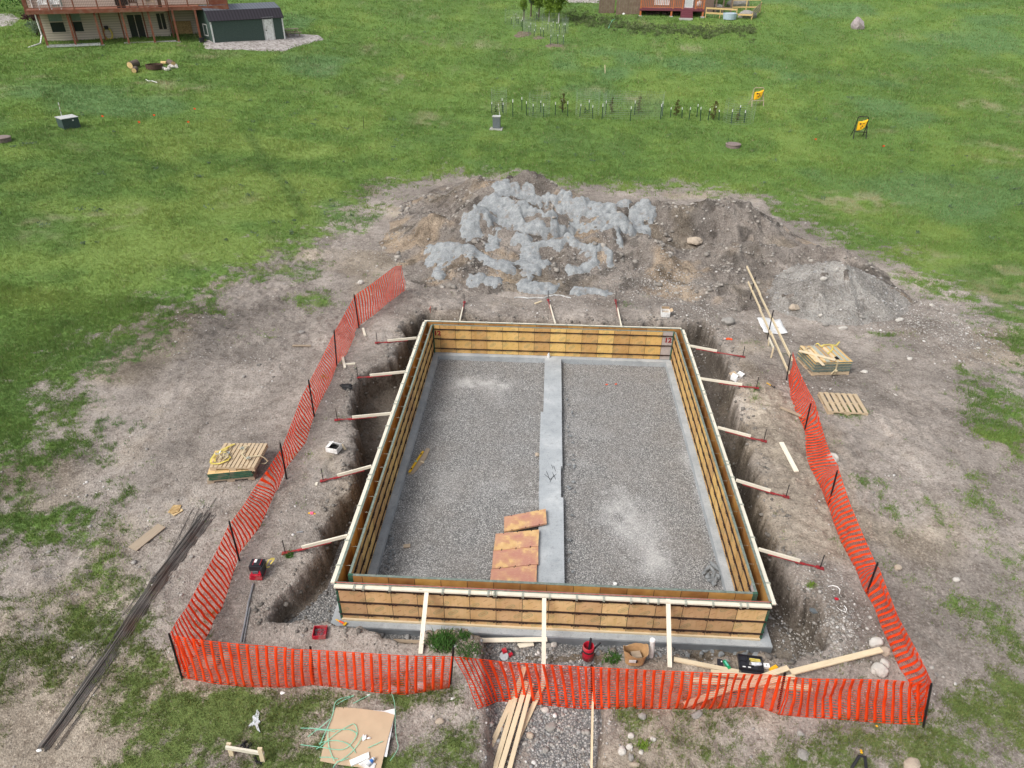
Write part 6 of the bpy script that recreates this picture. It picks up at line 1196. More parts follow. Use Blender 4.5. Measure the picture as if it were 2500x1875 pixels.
# ================================================================== background
class LF_:
    def __init__(s,o,ex): s.o=V(o);s.ex=unit(V((ex[0],ex[1],0)));s.ey=np.cross(UP,s.ex)
    def p(s,x,y,z): return s.o+s.ex*x+s.ey*y+UP*z
    def b(s,mb,x0,x1,y0,y1,z0,z1,mi=0): return mb.box(s.p((x0+x1)/2,(y0+y1)/2,(z0+z1)/2),s.ex*((x1-x0)/2),s.ey*((y1-y0)/2),UP*((z1-z0)/2),mi)
def bx(F_,name,mat,par,*d,**k):
    mb=MB()
    for q_ in d: F_.b(mb,*q_)
    return mb.build(name,mat,par,**k)
# ---- left house
P0=Q('A',290,285);P1=Q('A',1075,254);zg=min(P0[2],P1[2]);S0=P0.copy();S0[2]=zg
hd=P1-P0;HW=np.linalg.norm(hd[:2]);F1=LF_(S0,hd);k1=HW/14.
t=thing('tan_house','long tan two storey house with a red brown deck, top left','house',S0)
W1=2.6
def X(a): return (a-290)/785*HW
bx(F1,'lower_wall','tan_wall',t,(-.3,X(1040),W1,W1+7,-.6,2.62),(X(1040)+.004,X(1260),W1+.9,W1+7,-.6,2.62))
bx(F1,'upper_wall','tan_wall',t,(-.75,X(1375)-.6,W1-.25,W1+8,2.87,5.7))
mb=MB();F1.b(mb,-1.3,X(1375)+0,W1-.8,W1+8.6,5.7,5.85);a_=[F1.p(-1.3,W1-.8,5.852),F1.p(X(1375),W1-.8,5.852),F1.p(X(1375),W1+8.6,5.852),F1.p(-1.3,W1+8.6,5.852),F1.p(-1.3,W1+3.9,7.6),F1.p(X(1375),W1+3.9,7.6)];b_=len(mb.v);mb.v+=a_
for f_ in([0,1,5,4],[2,3,4,5],[0,4,3],[1,2,5]): mb.face([b_+i for i in f_],[(0,0)]*len(f_))
mb.build('roof','roof_brown',t)
def win(F_,par,x0,x1,z0,z1,y,mat='glass_dark',sash=True,vert=False,top=None):
    mb=MB()
    for q_ in((x0-.07,x0,y-.04,y-.002,z0-.07,z1+.07),(x1,x1+.07,y-.04,y-.002,z0-.07,z1+.07),(x0+.002,x1-.002,y-.038,y-.002,z0-.07,z0),(x0+.002,x1-.002,y-.038,y-.002,z1,z1+.07)): F_.b(mb,*q_)
    if sash: F_.b(mb,x0+.004,x1-.004,y-.036,y-.008,(z0+z1)/2-.03,(z0+z1)/2+.03)
    if vert: F_.b(mb,(x0+x1)/2-.03,(x0+x1)/2+.03,y-.036,y-.008,z0+.004,z1-.004)
    o=mb.build('window','tan_wall' if not top=='white' else 'white',par)
    mb=MB();F_.b(mb,x0,x1,y-.006,y-.003+.0,z0,z1);
    g_=mb.build('pane',mat,o);g_.location=tuple(np.array(par['_o'])-np.array(par['_o']));o['_o']=par['_o'];return o
def win2(F_,par,x0,x1,z0,z1,y,mat,**k):
    o=win(F_,par,x0,x1,z0,z1,y,mat,**k)
for x0,x1 in((.45,1.5),(X(455),X(510))):
    win(F1,t,x0,x1,.95,1.72,W1,'glass_dark',False);win(F1,t,x0,x1,1.80,2.42,W1,'glass_pale',False)
win(F1,t,X(790),X(880),.05,2.15,W1,'glass_dark',False,True);win(F1,t,X(975),X(1025),.9,2.2,W1,'glass_dark',False,True)
bx(F1,'chipboard_panel','osb',t,(X(1068),X(1190),W1+.75,W1+.88,.25,1.45))
U=W1-.25
win(F1,t,.1,1.1,3.5,5.0,U,'glass_dark');win(F1,t,X(370),X(430),2.95,5.0,U,'glass_pale',False,True);win(F1,t,X(515),X(558),3.9,5.0,U,'glass_dark');win(F1,t,X(740),X(820),2.95,5.1,U,'glass_dark',False,True);win(F1,t,X(885),X(920),4.5,5.1,U,'glass_dark')
for a0,a1 in((1065,1100),(1150,1187),(1232,1268)): win(F1,t,X(a0)+0.2,X(a1)+.2,4.0,5.1,U,'glass_dark',False,True)
# deck
DE=X(1375)+.9
bx(F1,'deck_floor','deck_red',t,(-.85,X(1050),-.15,U-.01,2.62,2.84),(X(1050)+.003,DE,.25,U-.01,2.62,2.84))
bx(F1,'fascia','deck_red',t,(-.87,X(1050)+.02,-.20,-.152,2.55,2.86),(X(1050)+.02,DE,.20,.248,2.56,2.86))
mb=MB();xs=np.linspace(-.8,X(1050)-.05,7);
for y_,xa,xb in((-.1,-.8,X(1050)-.02),(.3,X(1050)+.02,DE)):
    F1.b(mb,xa,xb,y_-.05,y_+.05,3.76,3.82);F1.b(mb,xa,xb,y_-.02,y_+.02,2.98,3.03)
    for x_ in np.arange(xa+.13,xb,.13): F1.b(mb,x_-.008,x_+.008,y_-.008,y_+.008,3.03,3.76)
F1.b(mb,-.84,-.78,-.04,U-.05,3.76,3.82)
for y_ in np.arange(0.1,U-.1,.13): F1.b(mb,-.821,-.799,y_-.011,y_+.011,2.9,3.76)
mb.build('railing','deck_red',t)
for x_,y_ in [(x_,-.1) for x_ in xs]+[(x_,.3) for x_ in np.linspace(X(1050)+.1,DE-.1,4)]: bx(F1,'rail_post','deck_red',t,(x_-.055,x_+.055,y_-.053,y_+.053,2.86,3.9+(.25 if abs(x_-xs[-1])<.1 else 0)))
for a_ in(290,450,605,765,925,1075,1218): bx(F1,'deck_post','deck_red',t,(X(a_)-.08,X(a_)+.08,-.02,.14,-.5,2.6))
for a_ in(455,625,745,890,1055): bx(F1,'deck_post','deck_red',t,(X(a_)-.06,X(a_)+.06,1.9,2.02,-.5,2.6))
for a_ in(290,450,605,765,925,1075,1218): bx(F1,'post_footing','slab',t,(X(a_)-.17,X(a_)+.17,-.12,.24,-.7,.06))
bx(F1,'patio_slab','slab',t,(X(735),X(1060),.2,W1-.01,-.5,.12))
bx(F1,'window_well_grate','light_grey',t,*[(.0+.33*i,.06+.33*i,-.3,.45,.10,.16) for i in range(13)],(-.05,4.05,-.36,-.3,.05,.18),(-.05,4.05,.45,.5,.05,.18))
mb=MB();mb.tube([F1.p(-.45,W1-.3,5.5),F1.p(-.42,W1-.35,.8),F1.p(-.6,1.2,.25),F1.p(-1.6,.1,.02)],.06,8);mb.build('downspout','white',t)
mb=MB();mb.lathe(F1.p(X(445),U-.08,4.0),[(0,-.08),(.3,-.08),(.3,0),(.2,.06),(0,.06)],14,ax=-F1.ey);mb.build('satellite_dish','light_grey',t)
bx(F1,'side_stair','deck_red',t,(DE-.1,DE,.3,U+1,2.0,3.9),(DE-1.6,DE-.1,.9,1.,2.9,3.8))
# hose reel
c=F1.p(X(640)+.1,W1-.14,.95);tt=thing('hose_reel','coiled yellow green garden hose hanging on the tan house wall','hose reel',c);mb=MB()
for i in range(4): mb.tube([c+F1.ex*(.30+.03*i)*math.cos(a_)+UP*((.42+.03*i)*math.sin(a_)-.25)-F1.ey*.02*i for a_ in np.linspace(0,6.3,20)],.03,6,cap=False)
mb.build('hose','strap_yellow',tt);mb=MB();mb.box(c+UP*.25,F1.ex*.16,F1.ey*.1,UP*.14);mb.build('holder','black_plastic',tt)
# deck furniture
def chair(F_,x_,y_,z_,mat,label,hi=1.0,wd=.33):
    c=F_.p(x_,y_,z_);tt=thing('deck_chair',label,'chair',c)
    bx(F_,'seat',mat,tt,(x_-wd,x_+wd,y_-.3,y_+.25,z_+.36,z_+.42));mb=MB()
    for i in range(4): F_.b(mb,x_-wd+.02+i*wd*.5,x_-wd+.02+i*wd*.5+wd*.42,y_+.25,y_+.29,z_+.42,z_+hi-(.05 if i in(0,3) else 0))
    mb.build('backrest',mat,tt)
    for sx in(-1,1):
        bx(F_,'armrest',mat,tt,(x_+sx*wd-.05,x_+sx*wd+.05,y_-.35,y_+.24,z_+.60,z_+.64))
        for y2 in(-.27,.2): bx(F_,'leg',mat,tt,(x_+sx*wd-.035,x_+sx*wd+.035,y_+y2-.035,y_+y2+.035,z_+.002,z_+.6))
chair(F1,.55,.75,2.84,'white','leftmost white plastic chair on the upper deck of the tan house',1.05,.36);chair(F1,1.45,.75,2.84,'white','second white plastic chair on the upper deck, beside the first',1.05,.36)
chair(F1,X(850),.9,2.84,'firering','brown chair left of the patio table on the upper deck',.95);chair(F1,X(955),.9,2.84,'tan_steel','brown chair right of the patio table on the upper deck',.95)
c=F1.p(X(905),1.,2.84);tt=thing('patio_table','pale patio table between two brown chairs on the upper deck','table',c);bx(F1,'tabletop','light_grey',tt,(X(905)-.55,X(905)+.55,.6,1.3,3.5,3.54));
for sx in(-1,1): bx(F1,'leg','light_grey',tt,(X(905)+sx*.45-.03,X(905)+sx*.45+.03,.92,.98,2.842,3.5))
c=F1.p(X(775),.8,2.84);tt=thing('barbecue_grill','black barbecue grill with silver shelf on the upper deck','grill',c);bx(F1,'cabinet','black',tt,(X(775)-.35,X(775)+.35,.55,1.05,2.842,3.6));bx(F1,'side_shelf','light_grey',tt,(X(775)-.75,X(775)+.0,.6,1.0,3.75,3.79));mb=MB();F1.b(mb,X(775)-.33,X(775)+.33,.57,1.03,3.602,3.74);mb.build('hood','black_plastic',tt)
c=F1.p(X(1010),.6,2.84);bx(F1,'deck_lantern','firering',None,(X(1010)-.15,X(1010)+.15,.45,.75,2.842,3.5),label='dark wooden box lantern near the right of the upper deck',cat='lantern')
c=F1.p(X(1222),-.3,0);mb=MB();mb.lathe(V((c[0],c[1],gz(c[0],c[1]))),[(0,0),(.22,0),(.27,.42),(.24,.42),(.2,.06),(0,.06)],14);mb.build('planter_pot','black_plastic',label='black pot on the lawn between tan house and green shed',cat='pot')
# ---- green shed with gambrel roof
A_=Q('A',1285,265);B_=Q('A',1713,240);zs=min(A_[2],B_[2])-.05;SL=np.linalg.norm((B_-A_)[:2]);o_=A_.copy();o_[2]=zs;F2=LF_(o_,B_-A_);ts=thing('garden_shed','dark green shed with a gambrel metal roof and white door, top left','shed',o_);sd=SL*.47
h1=SL*.285;mb=MB();F2.b(mb,0,SL,0,sd,-.5,h1)
pr=[(-.08,h1),(sd*.14,h1+SL*.115),(sd*.5,h1+SL*.175),(sd*.86,h1+SL*.115),(sd+.08,h1)]
for x_ in(.002,SL-.002):
    b_=len(mb.v);mb.v+=[F2.p(x_,y,z) for y,z in [(0,h1)]+pr[1:4]+[(sd,h1)]];mb.face([b_+i for i in range(5)],[(0,0)]*5)
mb.build('wall','shed_green',ts)
for i in range(4):
    mb=MB();(y0,z0),(y1,z1)=pr[i],pr[i+1];a_=F2.p(-.14,y0,z0);b_=F2.p(SL+.14,y0,z0);c_=F2.p(SL+.14,y1,z1);d_=F2.p(-.14,y1,z1);n_=unit(np.cross(b_-a_,d_-a_))*.04;k_=len(mb.v);mb.v+=[a_,b_,c_,d_,a_+n_,b_+n_,c_+n_,d_+n_]
    Lx=SL+.28;mb.face([k_+4,k_+5,k_+6,k_+7],[(0,0),(Lx,0),(Lx,1),(0,1)])
    for f_ in([0,3,2,1],[0,1,5,4],[1,2,6,5],[2,3,7,6],[3,0,4,7]): mb.face([k_+j for j in f_],[(0,0)]*4)
    mb.build('roof_panel','shed_roof' if i in(0,3) else 'shed_roof_top',ts)
bx(F2,'corner_trim','white',ts,(-.03,.10,-.03,-.002,-.1,h1-.05));bx(F2,'corner_trim','white',ts,(SL-.10,SL+.03,-.03,-.002,-.1,h1-.05))
dx0=SL*(1590-1285)/428;dx1=SL*(1650-1285)/428
o=bx(F2,'door','white',ts,(dx0+.08,dx1-.08,-.03,-.002,.08,1.93));mb=MB();c=F2.p(dx0+.2,-.06,1.0);mb.box(c,F2.ex*.04,F2.ey*.03,UP*.04);mb.build('handle','black_steel',o)
bx(F2,'door_frame','light_grey',ts,(dx0-.03,dx0+.075,-.045,-.002,.0,2.0),(dx1-.075,dx1+.03,-.045,-.002,.0,2.0),(dx0-.08,dx1+.08,-.05,-.002,2.005,2.12),(dx0+.08,dx1-.08,-.045,-.032,.0,.075))
o=bx(F2,'window','white',ts,(-.04,-.002,sd*.3,sd*.3+.08,.7,1.7),(-.04,-.002,sd*.6,sd*.6+.08,.7,1.7),(-.04,-.002,sd*.3+.085,sd*.6-.005,.7,.78),(-.04,-.002,sd*.3+.085,sd*.6-.005,1.62,1.7))
# gravel pad as draped sheet
def drape(name,P,mat,lift,step=.4,**k):
    P=np.array(P)[:,:2];x0,y0=P.min(0);x1,y1=P.max(0);gx=np.arange(x0-step,x1+step*2,step);gy=np.arange(y0-step,y1+step*2,step);X_,Y_=np.meshgrid(gx,gy);X_=X_.ravel();Y_=Y_.ravel()
    d=segdist(X_,Y_,[(a,b) for a,b in P])+fbm(X_,Y_,1.2,3,151)*.25;Z_=bil(ZG,X_,Y_)+lift-np.clip(d*.3,0,.3);f=gridf(len(gx),len(gy));f=f[(d[f]<.2).any(1)];v,ff,_=compact(np.c_[X_,Y_,Z_],f);return npmesh(name,v,ff,mat,{},True,**k)
k=N('pad_gravel',.95);vo=k.n('TexVoronoi',{'Vector':k.pos(),'Scale':6.});k.col(k.ramp(k.n('SeparateXYZ',{0:vo.outputs[1]}).outputs[0],[(0,(.20,.175,.16)),(.5,(.33,.30,.28)),(1,(.47,.44,.42))]));M['gravel_pad']=k.m
drape('gravel_pad',GPD,'gravel_pad',.09,.3,kind='structure')
drape('garden_bed',[Q('A',-60,90),Q('A',60,85),Q('A',105,110),Q('A',60,150),Q('A',-60,165)],'gravel_pad',.07,.4,kind='structure')
drape('gravel_drive',[Q('B',640,15),Q('B',860,20),Q('B',900,-90),Q('B',700,-90)],'gravel_pad',.07,.5,kind='structure')
# picnic bench
c=Q('t',1590,670);F3=LF_(c,F2.ex);tt=thing('picnic_table','small weathered wooden picnic table at the right end of the green shed','picnic table',c)
bx(F3,'tabletop','old_wood',tt,*[(-.8,.8,.1+.16*i,.24+.16*i,.70,.74) for i in range(4)]);
for y_ in(-.35,.95): bx(F3,'bench','old_wood',tt,(-.8,.8,y_-.13,y_+.13,.42,.46))
for x_ in(-.6,.6):
    mb=MB();mb.bar(F3.p(x_,-.4,0),F3.p(x_,.2,.7),.09,.04,up=F3.ex);mb.bar(F3.p(x_,1.0,0),F3.p(x_,.5,.7),.09,.04,up=F3.ex);F3.b(mb,x_+.025,x_+.065,-.4,1.0,.36,.42);mb.build('trestle','old_wood',tt)
# fire pit, logs
def log(k_,x0,y0,x1,y1,r,label):
    a_=Q(k_,x0,y0)+UP*r;b_=Q(k_,x1,y1)+UP*r;t_=thing('log',label,'log',(a_+b_)/2-UP*r);mb=MB();mb.tube([a_,b_],r,12);mb.build('bark','bark_log',t_);d_=unit(b_-a_)
    for p,s_ in((a_,-1),(b_,1)): mb=MB();mb.tube([p,p+d_*s_*.012],r*.9,12);mb.build('cut_end','log_end',t_)
log('A',785,415,828,400,.28,'thick dark log lying left of the fire ring');log('A',1018,388,1045,402,.22,'log with a bright orange cut end right of the fire ring');log('A',808,440,820,428,.2,'short pale ended log in front of the thick dark log')
c=Q('A',983,388);mb=MB();mb.tube([c+V((-.2,0,.14)),c+V((.22,.05,.14))],.13,10);mb.build('log_round','log_end',label='small pale round of firewood behind the white stones',cat='log')
c=Q('A',930,412);mb=MB();mb.lathe(c,[(.62,0),(.66,.0),(.66,.34),(.60,.34),(.60,.04),(0,.04)],24);mb.build('fire_ring','firering',label='rusty round metal fire ring in the left field',cat='fire ring')
for k_,(cx,cy,n_,l_) in enumerate(((990,418,9,'heap of white and grey stones right of the fire ring'),(1050,410,6,'smaller heap of pale stones below the orange ended log'))):
    mb=MB()
    for i in range(n_): c=Q('A',cx+RNG.uniform(-28,28),cy+RNG.uniform(-10,10));mb.rock(c+UP*.1,RNG.uniform(.12,.25),RNG.uniform(.1,.2),.14,500+i+k_*20,1,.3)
    mb.build('stone_heap','rock_pale',label=l_,cat='stones')
mb=MB();mb.tube([Q('A',*p)+UP*.08 for p in((878,484),(890,492),(915,492),(945,502))],.035,5);mb.build('white_hose','white',label='short white bent pipe lying in the left field',cat='pipe')
# transformer box + marker
a_=Q('A',388,780);b_=Q('A',487,765);F4=LF_(a_,b_-a_);w_=np.linalg.norm((b_-a_)[:2]);tt=thing('transformer_box','dark green electrical transformer box in the left field','transformer box',a_)
mb=MB();F4.b(mb,0,w_,0,w_*.8,-.1,w_*.62);mb.build('cabinet','box_green',tt);mb=MB();q_=[F4.p(-.03,-.03,w_*.62),F4.p(w_+.03,-.03,w_*.62),F4.p(w_+.03,w_*.84,w_*.66),F4.p(-.03,w_*.84,w_*.66)];mb.poly([p+UP*.03 for p in q_],.03);mb.build('lid','light_grey',tt)
mb=MB();F4.b(mb,w_*.6,w_*.7,-.01,-.001,w_*.45,w_*.52);mb.build('label_plate','white',tt)
def wand(k_,bot,top,label,z_=.0):
    b=Q(k_,*bot);a_=above(b,px(k_,*top));tt=thing('marker_wand',label,'marker pole',b);mb=MB();n_=8
    for i in range(n_): mb=MB();mb.tube([b+(a_-b)*(i/n_),b+(a_-b)*((i+1)/n_-.002)],.022,6);mb.build('pole_band','white' if i%2 or i<3 else 'tan_steel',tt)
wand('A',(377,725),(350,615),'tall thin white marker pole behind the green transformer box')
wand('a',(224,285),(211,168),'white and tan banded marker pole behind the grey utility box')
a_=Q('a',167,365);F5=LF_(a_,V((1,-.05,0)));w_=62*.3165/ (FPX/np.linalg.norm(a_-CPa));tt=thing('utility_box','grey metal utility box on a pad, left end of the sapling row','utility box',a_);hh_=w_*1.35
bx(F5,'cabinet','grey_steel',tt,(0,w_*.85,0,w_*.7,-.05,hh_));bx(F5,'lid','light_grey',tt,(-.03,w_*.85+.03,-.03,w_*.73,hh_+.002,hh_+.05));bx(F5,'pad','slab',tt,(-.22,w_+.1,-.28,w_*.9,-.2,.06))
# manholes
for k_,x_,y_,r_,l_ in(('B',1768,990,.55,'round brown septic lid in the right field'),('A',8,845,.55,'round grey lid cut by the left edge of the frame')):
    c=Q(k_,x_,y_);tt=thing('septic_lid',l_,'lid',c);mb=MB();mb.lathe(c,[(r_*.95,-.1),(r_*.95,.14),(r_*.9,.14),(0,.14)],20);mb.build('riser','lid_brown',tt);mb=MB();mb.lathe(c+UP*.141,[(r_*.99,0),(r_,.02),(r_,.07),(r_*.9,.09),(0,.10)],20);mb.build('cover','lid_brown',tt)
b=Q('B',1728,990);a_=above(b,px('B',1738,935));mb=MB();mb.tube([b,a_],.02,6);mb.build('steel_stake','post_green',label='green steel stake with a white tip beside the brown lid',cat='stake')
b=Q('B',905,495);a_=above(b,px('B',903,438));mb=MB();mb.bar(b,a_,.07,.05,up=(0,1,0));mb.build('survey_stake','lumber',label='lone wooden survey stake in the middle of the field',cat='stake')
b=Q('A',2183,775);a_=above(b,px('A',2178,695));mb=MB();mb.tube([b,a_],.018,5);mb.build('steel_stake','black_steel',label='thin dark stake in the field, left of the sapling row',cat='stake')
for i,(k_,x_,y_,l_) in enumerate((('A',620,735,'leftmost orange survey flag in the left field'),('A',928,728,'orange survey flag nearest the grey brush patch, upper right of it'),('A',838,770,'orange survey flag below the grey brush patch'),('A',1132,768,'rightmost orange survey flag in the left field'),('A',1170,688,'small orange survey flag above the rightmost one'),('F',1757,313,'orange survey flag left of the lower archery frame'),('F',1903,328,'orange survey flag right below the lower archery frame'),('F',1983,272,'orange survey flag far right in the field'))):
    if i==7: continue
    c=Q(k_,x_,y_);tt=thing('survey_flag',l_,'survey flag',c);mb=MB();mb.tube([c,c+UP*.45],.008,4);mb.build('wire','black_steel',tt);mb=MB();mb.box(c+V((.07,0,.4)),V((.07,0,0)),V((0,.003,0)),UP*.05);mb.build('flag','orange',tt)
# archery bag targets
def target(k_,L_,Rr,T,bag,matf,label,tag_):
    a_=Q(k_,*L_);b_=Q(k_,*Rr);F_=LF_(a_,b_-a_);w_=np.linalg.norm((b_-a_)[:2]);ta=above((a_+b_)/2,px(k_,*T));h_=ta[2]-a_[2];tt=thing('target_stand',label,'archery target',(a_+b_)/2)
    mb=MB();x0,x1=w_*.04,w_*.90
    ft=lambda x_,z_:F_.p(x_,.10+.28*z_/h_-.2*0,z_)
    mb.tube([F_.p(0,-.05,0),ft(x0-.03*w_,h_*.60)],.032,6);mb.tube([F_.p(w_,-.05,0),ft(x1+.04*w_,h_*.60)],.032,6);mb.build('front_legs',matf,tt)
    mb=MB();mb.tube([F_.p(x0-.05,.75,0),F_.p(x0,.30,h_*.5),F_.p(x0+.02,.25,h_*.96),F_.p(x0+.1,.25,h_)],.032,6);mb.tube([F_.p(x1+.05,.75,0),F_.p(x1,.30,h_*.5),F_.p(x1-.02,.25,h_*.96),F_.p(x1-.1,.25,h_)],.032,6);mb.tube([F_.p(x0+.1,.25,h_),F_.p(x1-.1,.25,h_)],.032,6);mb.build('frame_arch',matf,tt)
    mb=MB();mb.tube([F_.p(x0-.02,.05,h_*.33),F_.p(x1+.05,.05,h_*.33)],.03,6);mb.build('crossbar',matf,tt)
    # hanging bag
    pts=[(.16,.38),(.15,.79),(.50,.80),(.88,.90),(.84,.72),(.74,.52),(.45,.39),(.26,.36)];mb=MB();n_=len(pts)
    for y_,g_ in((.0,1.),(-.0,1.)): pass
    cx=sum(p[0] for p in pts)/n_;cz=sum(p[1] for p in pts)/n_
    rings=[(.26,.75),(.16,1.),(.06,1.),(-.04,.78)]
    for y_,g_ in rings: mb.v+=[F_.p((cx+(p[0]-cx)*g_)*w_*.95,y_+.05,(cz+(p[1]-cz)*g_)*h_) for p in pts]
    for r_ in range(3):
        for i in range(n_): mb.face([r_*n_+i,r_*n_+(i+1)%n_,(r_+1)*n_+(i+1)%n_,(r_+1)*n_+i],[(0,0)]*4)
    mb.face(list(range(3*n_,4*n_)),[(0,0)]*n_);mb.face(list(range(n_))[::-1],[(0,0)]*n_);o=mb.build('target_bag','bright_yellow',tt)
    o['label']='yellow bag hanging crooked in the frame';mb=MB()
    for x_,z_,sx,sz in tag_: mb.box(F_.p(x_*w_*.95,.003,z_*h_),F_.ex*sx,F_.ey*.003,UP*sz)
    mb.build('dark_marks','firering',o)
    mb=MB();mb.tube([F_.p(.16*w_,.1,.79*h_),F_.p(x0+.05,.2,h_*.97)],.01,4);mb.tube([F_.p(.84*w_,.1,.88*h_),F_.p(x1-.03,.2,h_*.95)],.01,4);mb.build('hanging_cord','black_steel',tt)
target('B',(1893,722),(1973,718),(1920,594),None,'tan_steel','tan metal frame stand with a yellow target bag, upper right of the sapling row',[(.33,.72,.08,.05),(.52,.66,.02,.12),(.60,.58,.02,.08),(.45,.55,.05,.04)])
CR['w']=(2050,270,.04823)
target('w',(670,1430),(1320,1430),(970,320),None,'black_steel','black metal frame stand with a yellow target bag, far right field',[(.32,.70,.05,.06),(.42,.52,.04,.03),(.68,.52,.03,.03),(.5,.6,.04,.04),(.55,.72,.07,.02)])
# boulder
c=Q('F',1850,62);mb=MB();r_=22*1.13/(FPX/np.linalg.norm(c-CPa))*.5;mb.rock(c+UP*r_*.5,r_*1.0,r_*.8,r_*1.15,88,3,.35);mb.build('boulder','boulder',label='upright purplish boulder alone in the far right field',cat='boulder')
# ---- trees, bushes
def leaves(mb,c,rx,ry,rz,n,s,seed,hollow=.35):
    rg=np.random.default_rng(seed);nc=max(6,int(n/60));cl=rg.normal(size=(nc,3));cl/=np.linalg.norm(cl,axis=1)[:,None];cl*=rg.uniform(hollow,.95,(nc,1))
    for i in range(n):
        q_=cl[rg.integers(nc)]+rg.normal(size=3)*.17;p=V(c)+q_*V((rx,ry,rz));a_=rg.normal(size=3);a_/=np.linalg.norm(a_);b_=np.cross(a_,rg.normal(size=3));b_/=np.linalg.norm(b_)+1e-9;sz=s*rg.uniform(.6,1.3);k_=len(mb.v);mb.v+=[p-a_*sz,p+b_*sz*.5,p+a_*sz,p-b_*sz*.5];mb.face([k_,k_+1,k_+2,k_+3],[(0,0)]*4)
def tree(base,h,rx,crown0,mat,label,n=2200,s=.11,bark='bark',trunk_r=.09,seed=1,name='tree',nb=9):
    base=V((base[0],base[1],gz(base[0],base[1])));t_=thing(name,label,'tree',base);rg=np.random.default_rng(seed);mb=MB();top=base+UP*h*.95
    mb.tube([base-UP*.1,base+UP*h*.3+V((.03,.02,0)),base+UP*h*.65,top],[trunk_r,trunk_r*.8,trunk_r*.45,trunk_r*.1],8)
    for i in range(nb):
        z_=h*(crown0+(1-crown0)*rg.uniform(0,.8));a_=rg.uniform(0,6.28);l_=rx*rg.uniform(.6,1);p=base+UP*z_;mb.tube([p,p+V((math.cos(a_)*l_*.5,math.sin(a_)*l_*.5,l_*.5)),p+V((math.cos(a_)*l_*.8,math.sin(a_)*l_*.8,l_*1.1))],[trunk_r*.4,trunk_r*.25,trunk_r*.08],5)
    mb.build('trunk',bark,t_);mb=MB()
    for q_ in range(5): leaves(mb,base+UP*h*(crown0+(1-crown0)*(q_+.5)/5),rx*(.75,1.,.95,.7,.4)[q_],rx*(.75,1.,.95,.7,.4)[q_],h*(1-crown0)*.16,n//5,s,seed*10+q_,.1)
    mb.build('crown',mat,t_)
tree(Q('s',900,440),8.5,1.35,.14,'leaf','tall bright green birch among the sapling guards, pale trunk in the middle',5200,.13,seed=2)
tree(Q('s',1095,470),7.5,1.25,.16,'leaf','birch right of the tallest one, with two pale stems',4600,.13,seed=3)
tree(Q('s',400,430),6.5,.75,.18,'leaf','narrow yellow green tree at the left of the top tree group',2600,.12,seed=4,bark='bark_dark');tree(Q('s',700,350),8,1.2,.12,'leaf','yellow green tree behind, between narrow tree and birches',4000,.13,seed=5,bark='bark_dark');tree(Q('s',540,340),6,.7,.2,'leaf_blue','thin blue green tree in the top tree group',1800,.11,seed=6,bark='bark_dark')
def bush(c,rx,rz,mat,label,n=1200,s=.12,seed=1,name='bush'):
    c=V((c[0],c[1],gz(c[0],c[1])));t_=thing(name,label,'bush',c);rg=np.random.default_rng(seed);mb=MB()
    for i in range(6): a_=rg.uniform(0,6.28);mb.tube([c,c+V((math.cos(a_)*rx*.3,math.sin(a_)*rx*.3,rz*.8)),c+V((math.cos(a_)*rx*.6,math.sin(a_)*rx*.6,rz*1.5))],[.04,.025,.01],5)
    mb.build('stems','bark_dark',t_);mb=MB();leaves(mb,c+UP*rz*.95,rx,rx,rz,n,s,seed,.2);mb.build('foliage',mat,t_)
bush(Q('A',165,70),2.6,2.3,'leaf_dark','large green bush left of the tan house',3800,.13,11);bush(Q('A',215,150),.9,.9,'leaf_purple','purple leaved shrub at the left corner of the tan house',1200,.09,12);bush(Q('A',225,215),.9,.7,'leaf_blue','grey green shrub below the purple one, by the downspout',1200,.08,13)
# ---- sapling row: guards made of posts and wire
def guard(k_,posts,label,group,mesh=True,ht=None,k2=None,lean=0):
    bs=[Q(k_,*p[1]) for p in posts];tt=thing('tree_guard',label,'tree guard',sum(bs)/len(bs),group);tp=[]
    for (p,b) in zip(posts,bs):
        a_=above(b,px(k_,*p[0]));tp.append(a_);d_=unit(a_-b);L_=np.linalg.norm(a_-b);o=None
        mb=MB();mb.bar(b-d_*.05,b+d_*L_*.82,.06,.06,up=(0,1,0));mb.build('post','post_green',tt);mb=MB();mb.bar(b+d_*L_*.82,a_,.055,.055,up=(0,1,0));mb.build('post_tip','white',tt)
    if mesh:
        hh=ht or 1.5;c=sum(bs)/len(bs);r=max(.35,max(np.linalg.norm((b-c)[:2]) for b in bs))*1.02;mb=MB();n_=14;ring=[V((c[0]+r*math.cos(a_),c[1]+r*math.sin(a_),0)) for a_ in np.linspace(0,2*math.pi,n_+1)]
        zz=lambda p:gz(p[0],p[1])
        for z_ in np.arange(.05,hh,.16): mb.tube([p+UP*(zz(p)+z_) for p in ring],.0042,3,cap=False)
        for p in ring[:-1]: mb.tube([p+UP*zz(p),p+UP*(zz(p)+hh)],.0042,3,cap=False)
        mb.build('wire_mesh','wire',tt)
G0='wire tree guards of the sapling row'
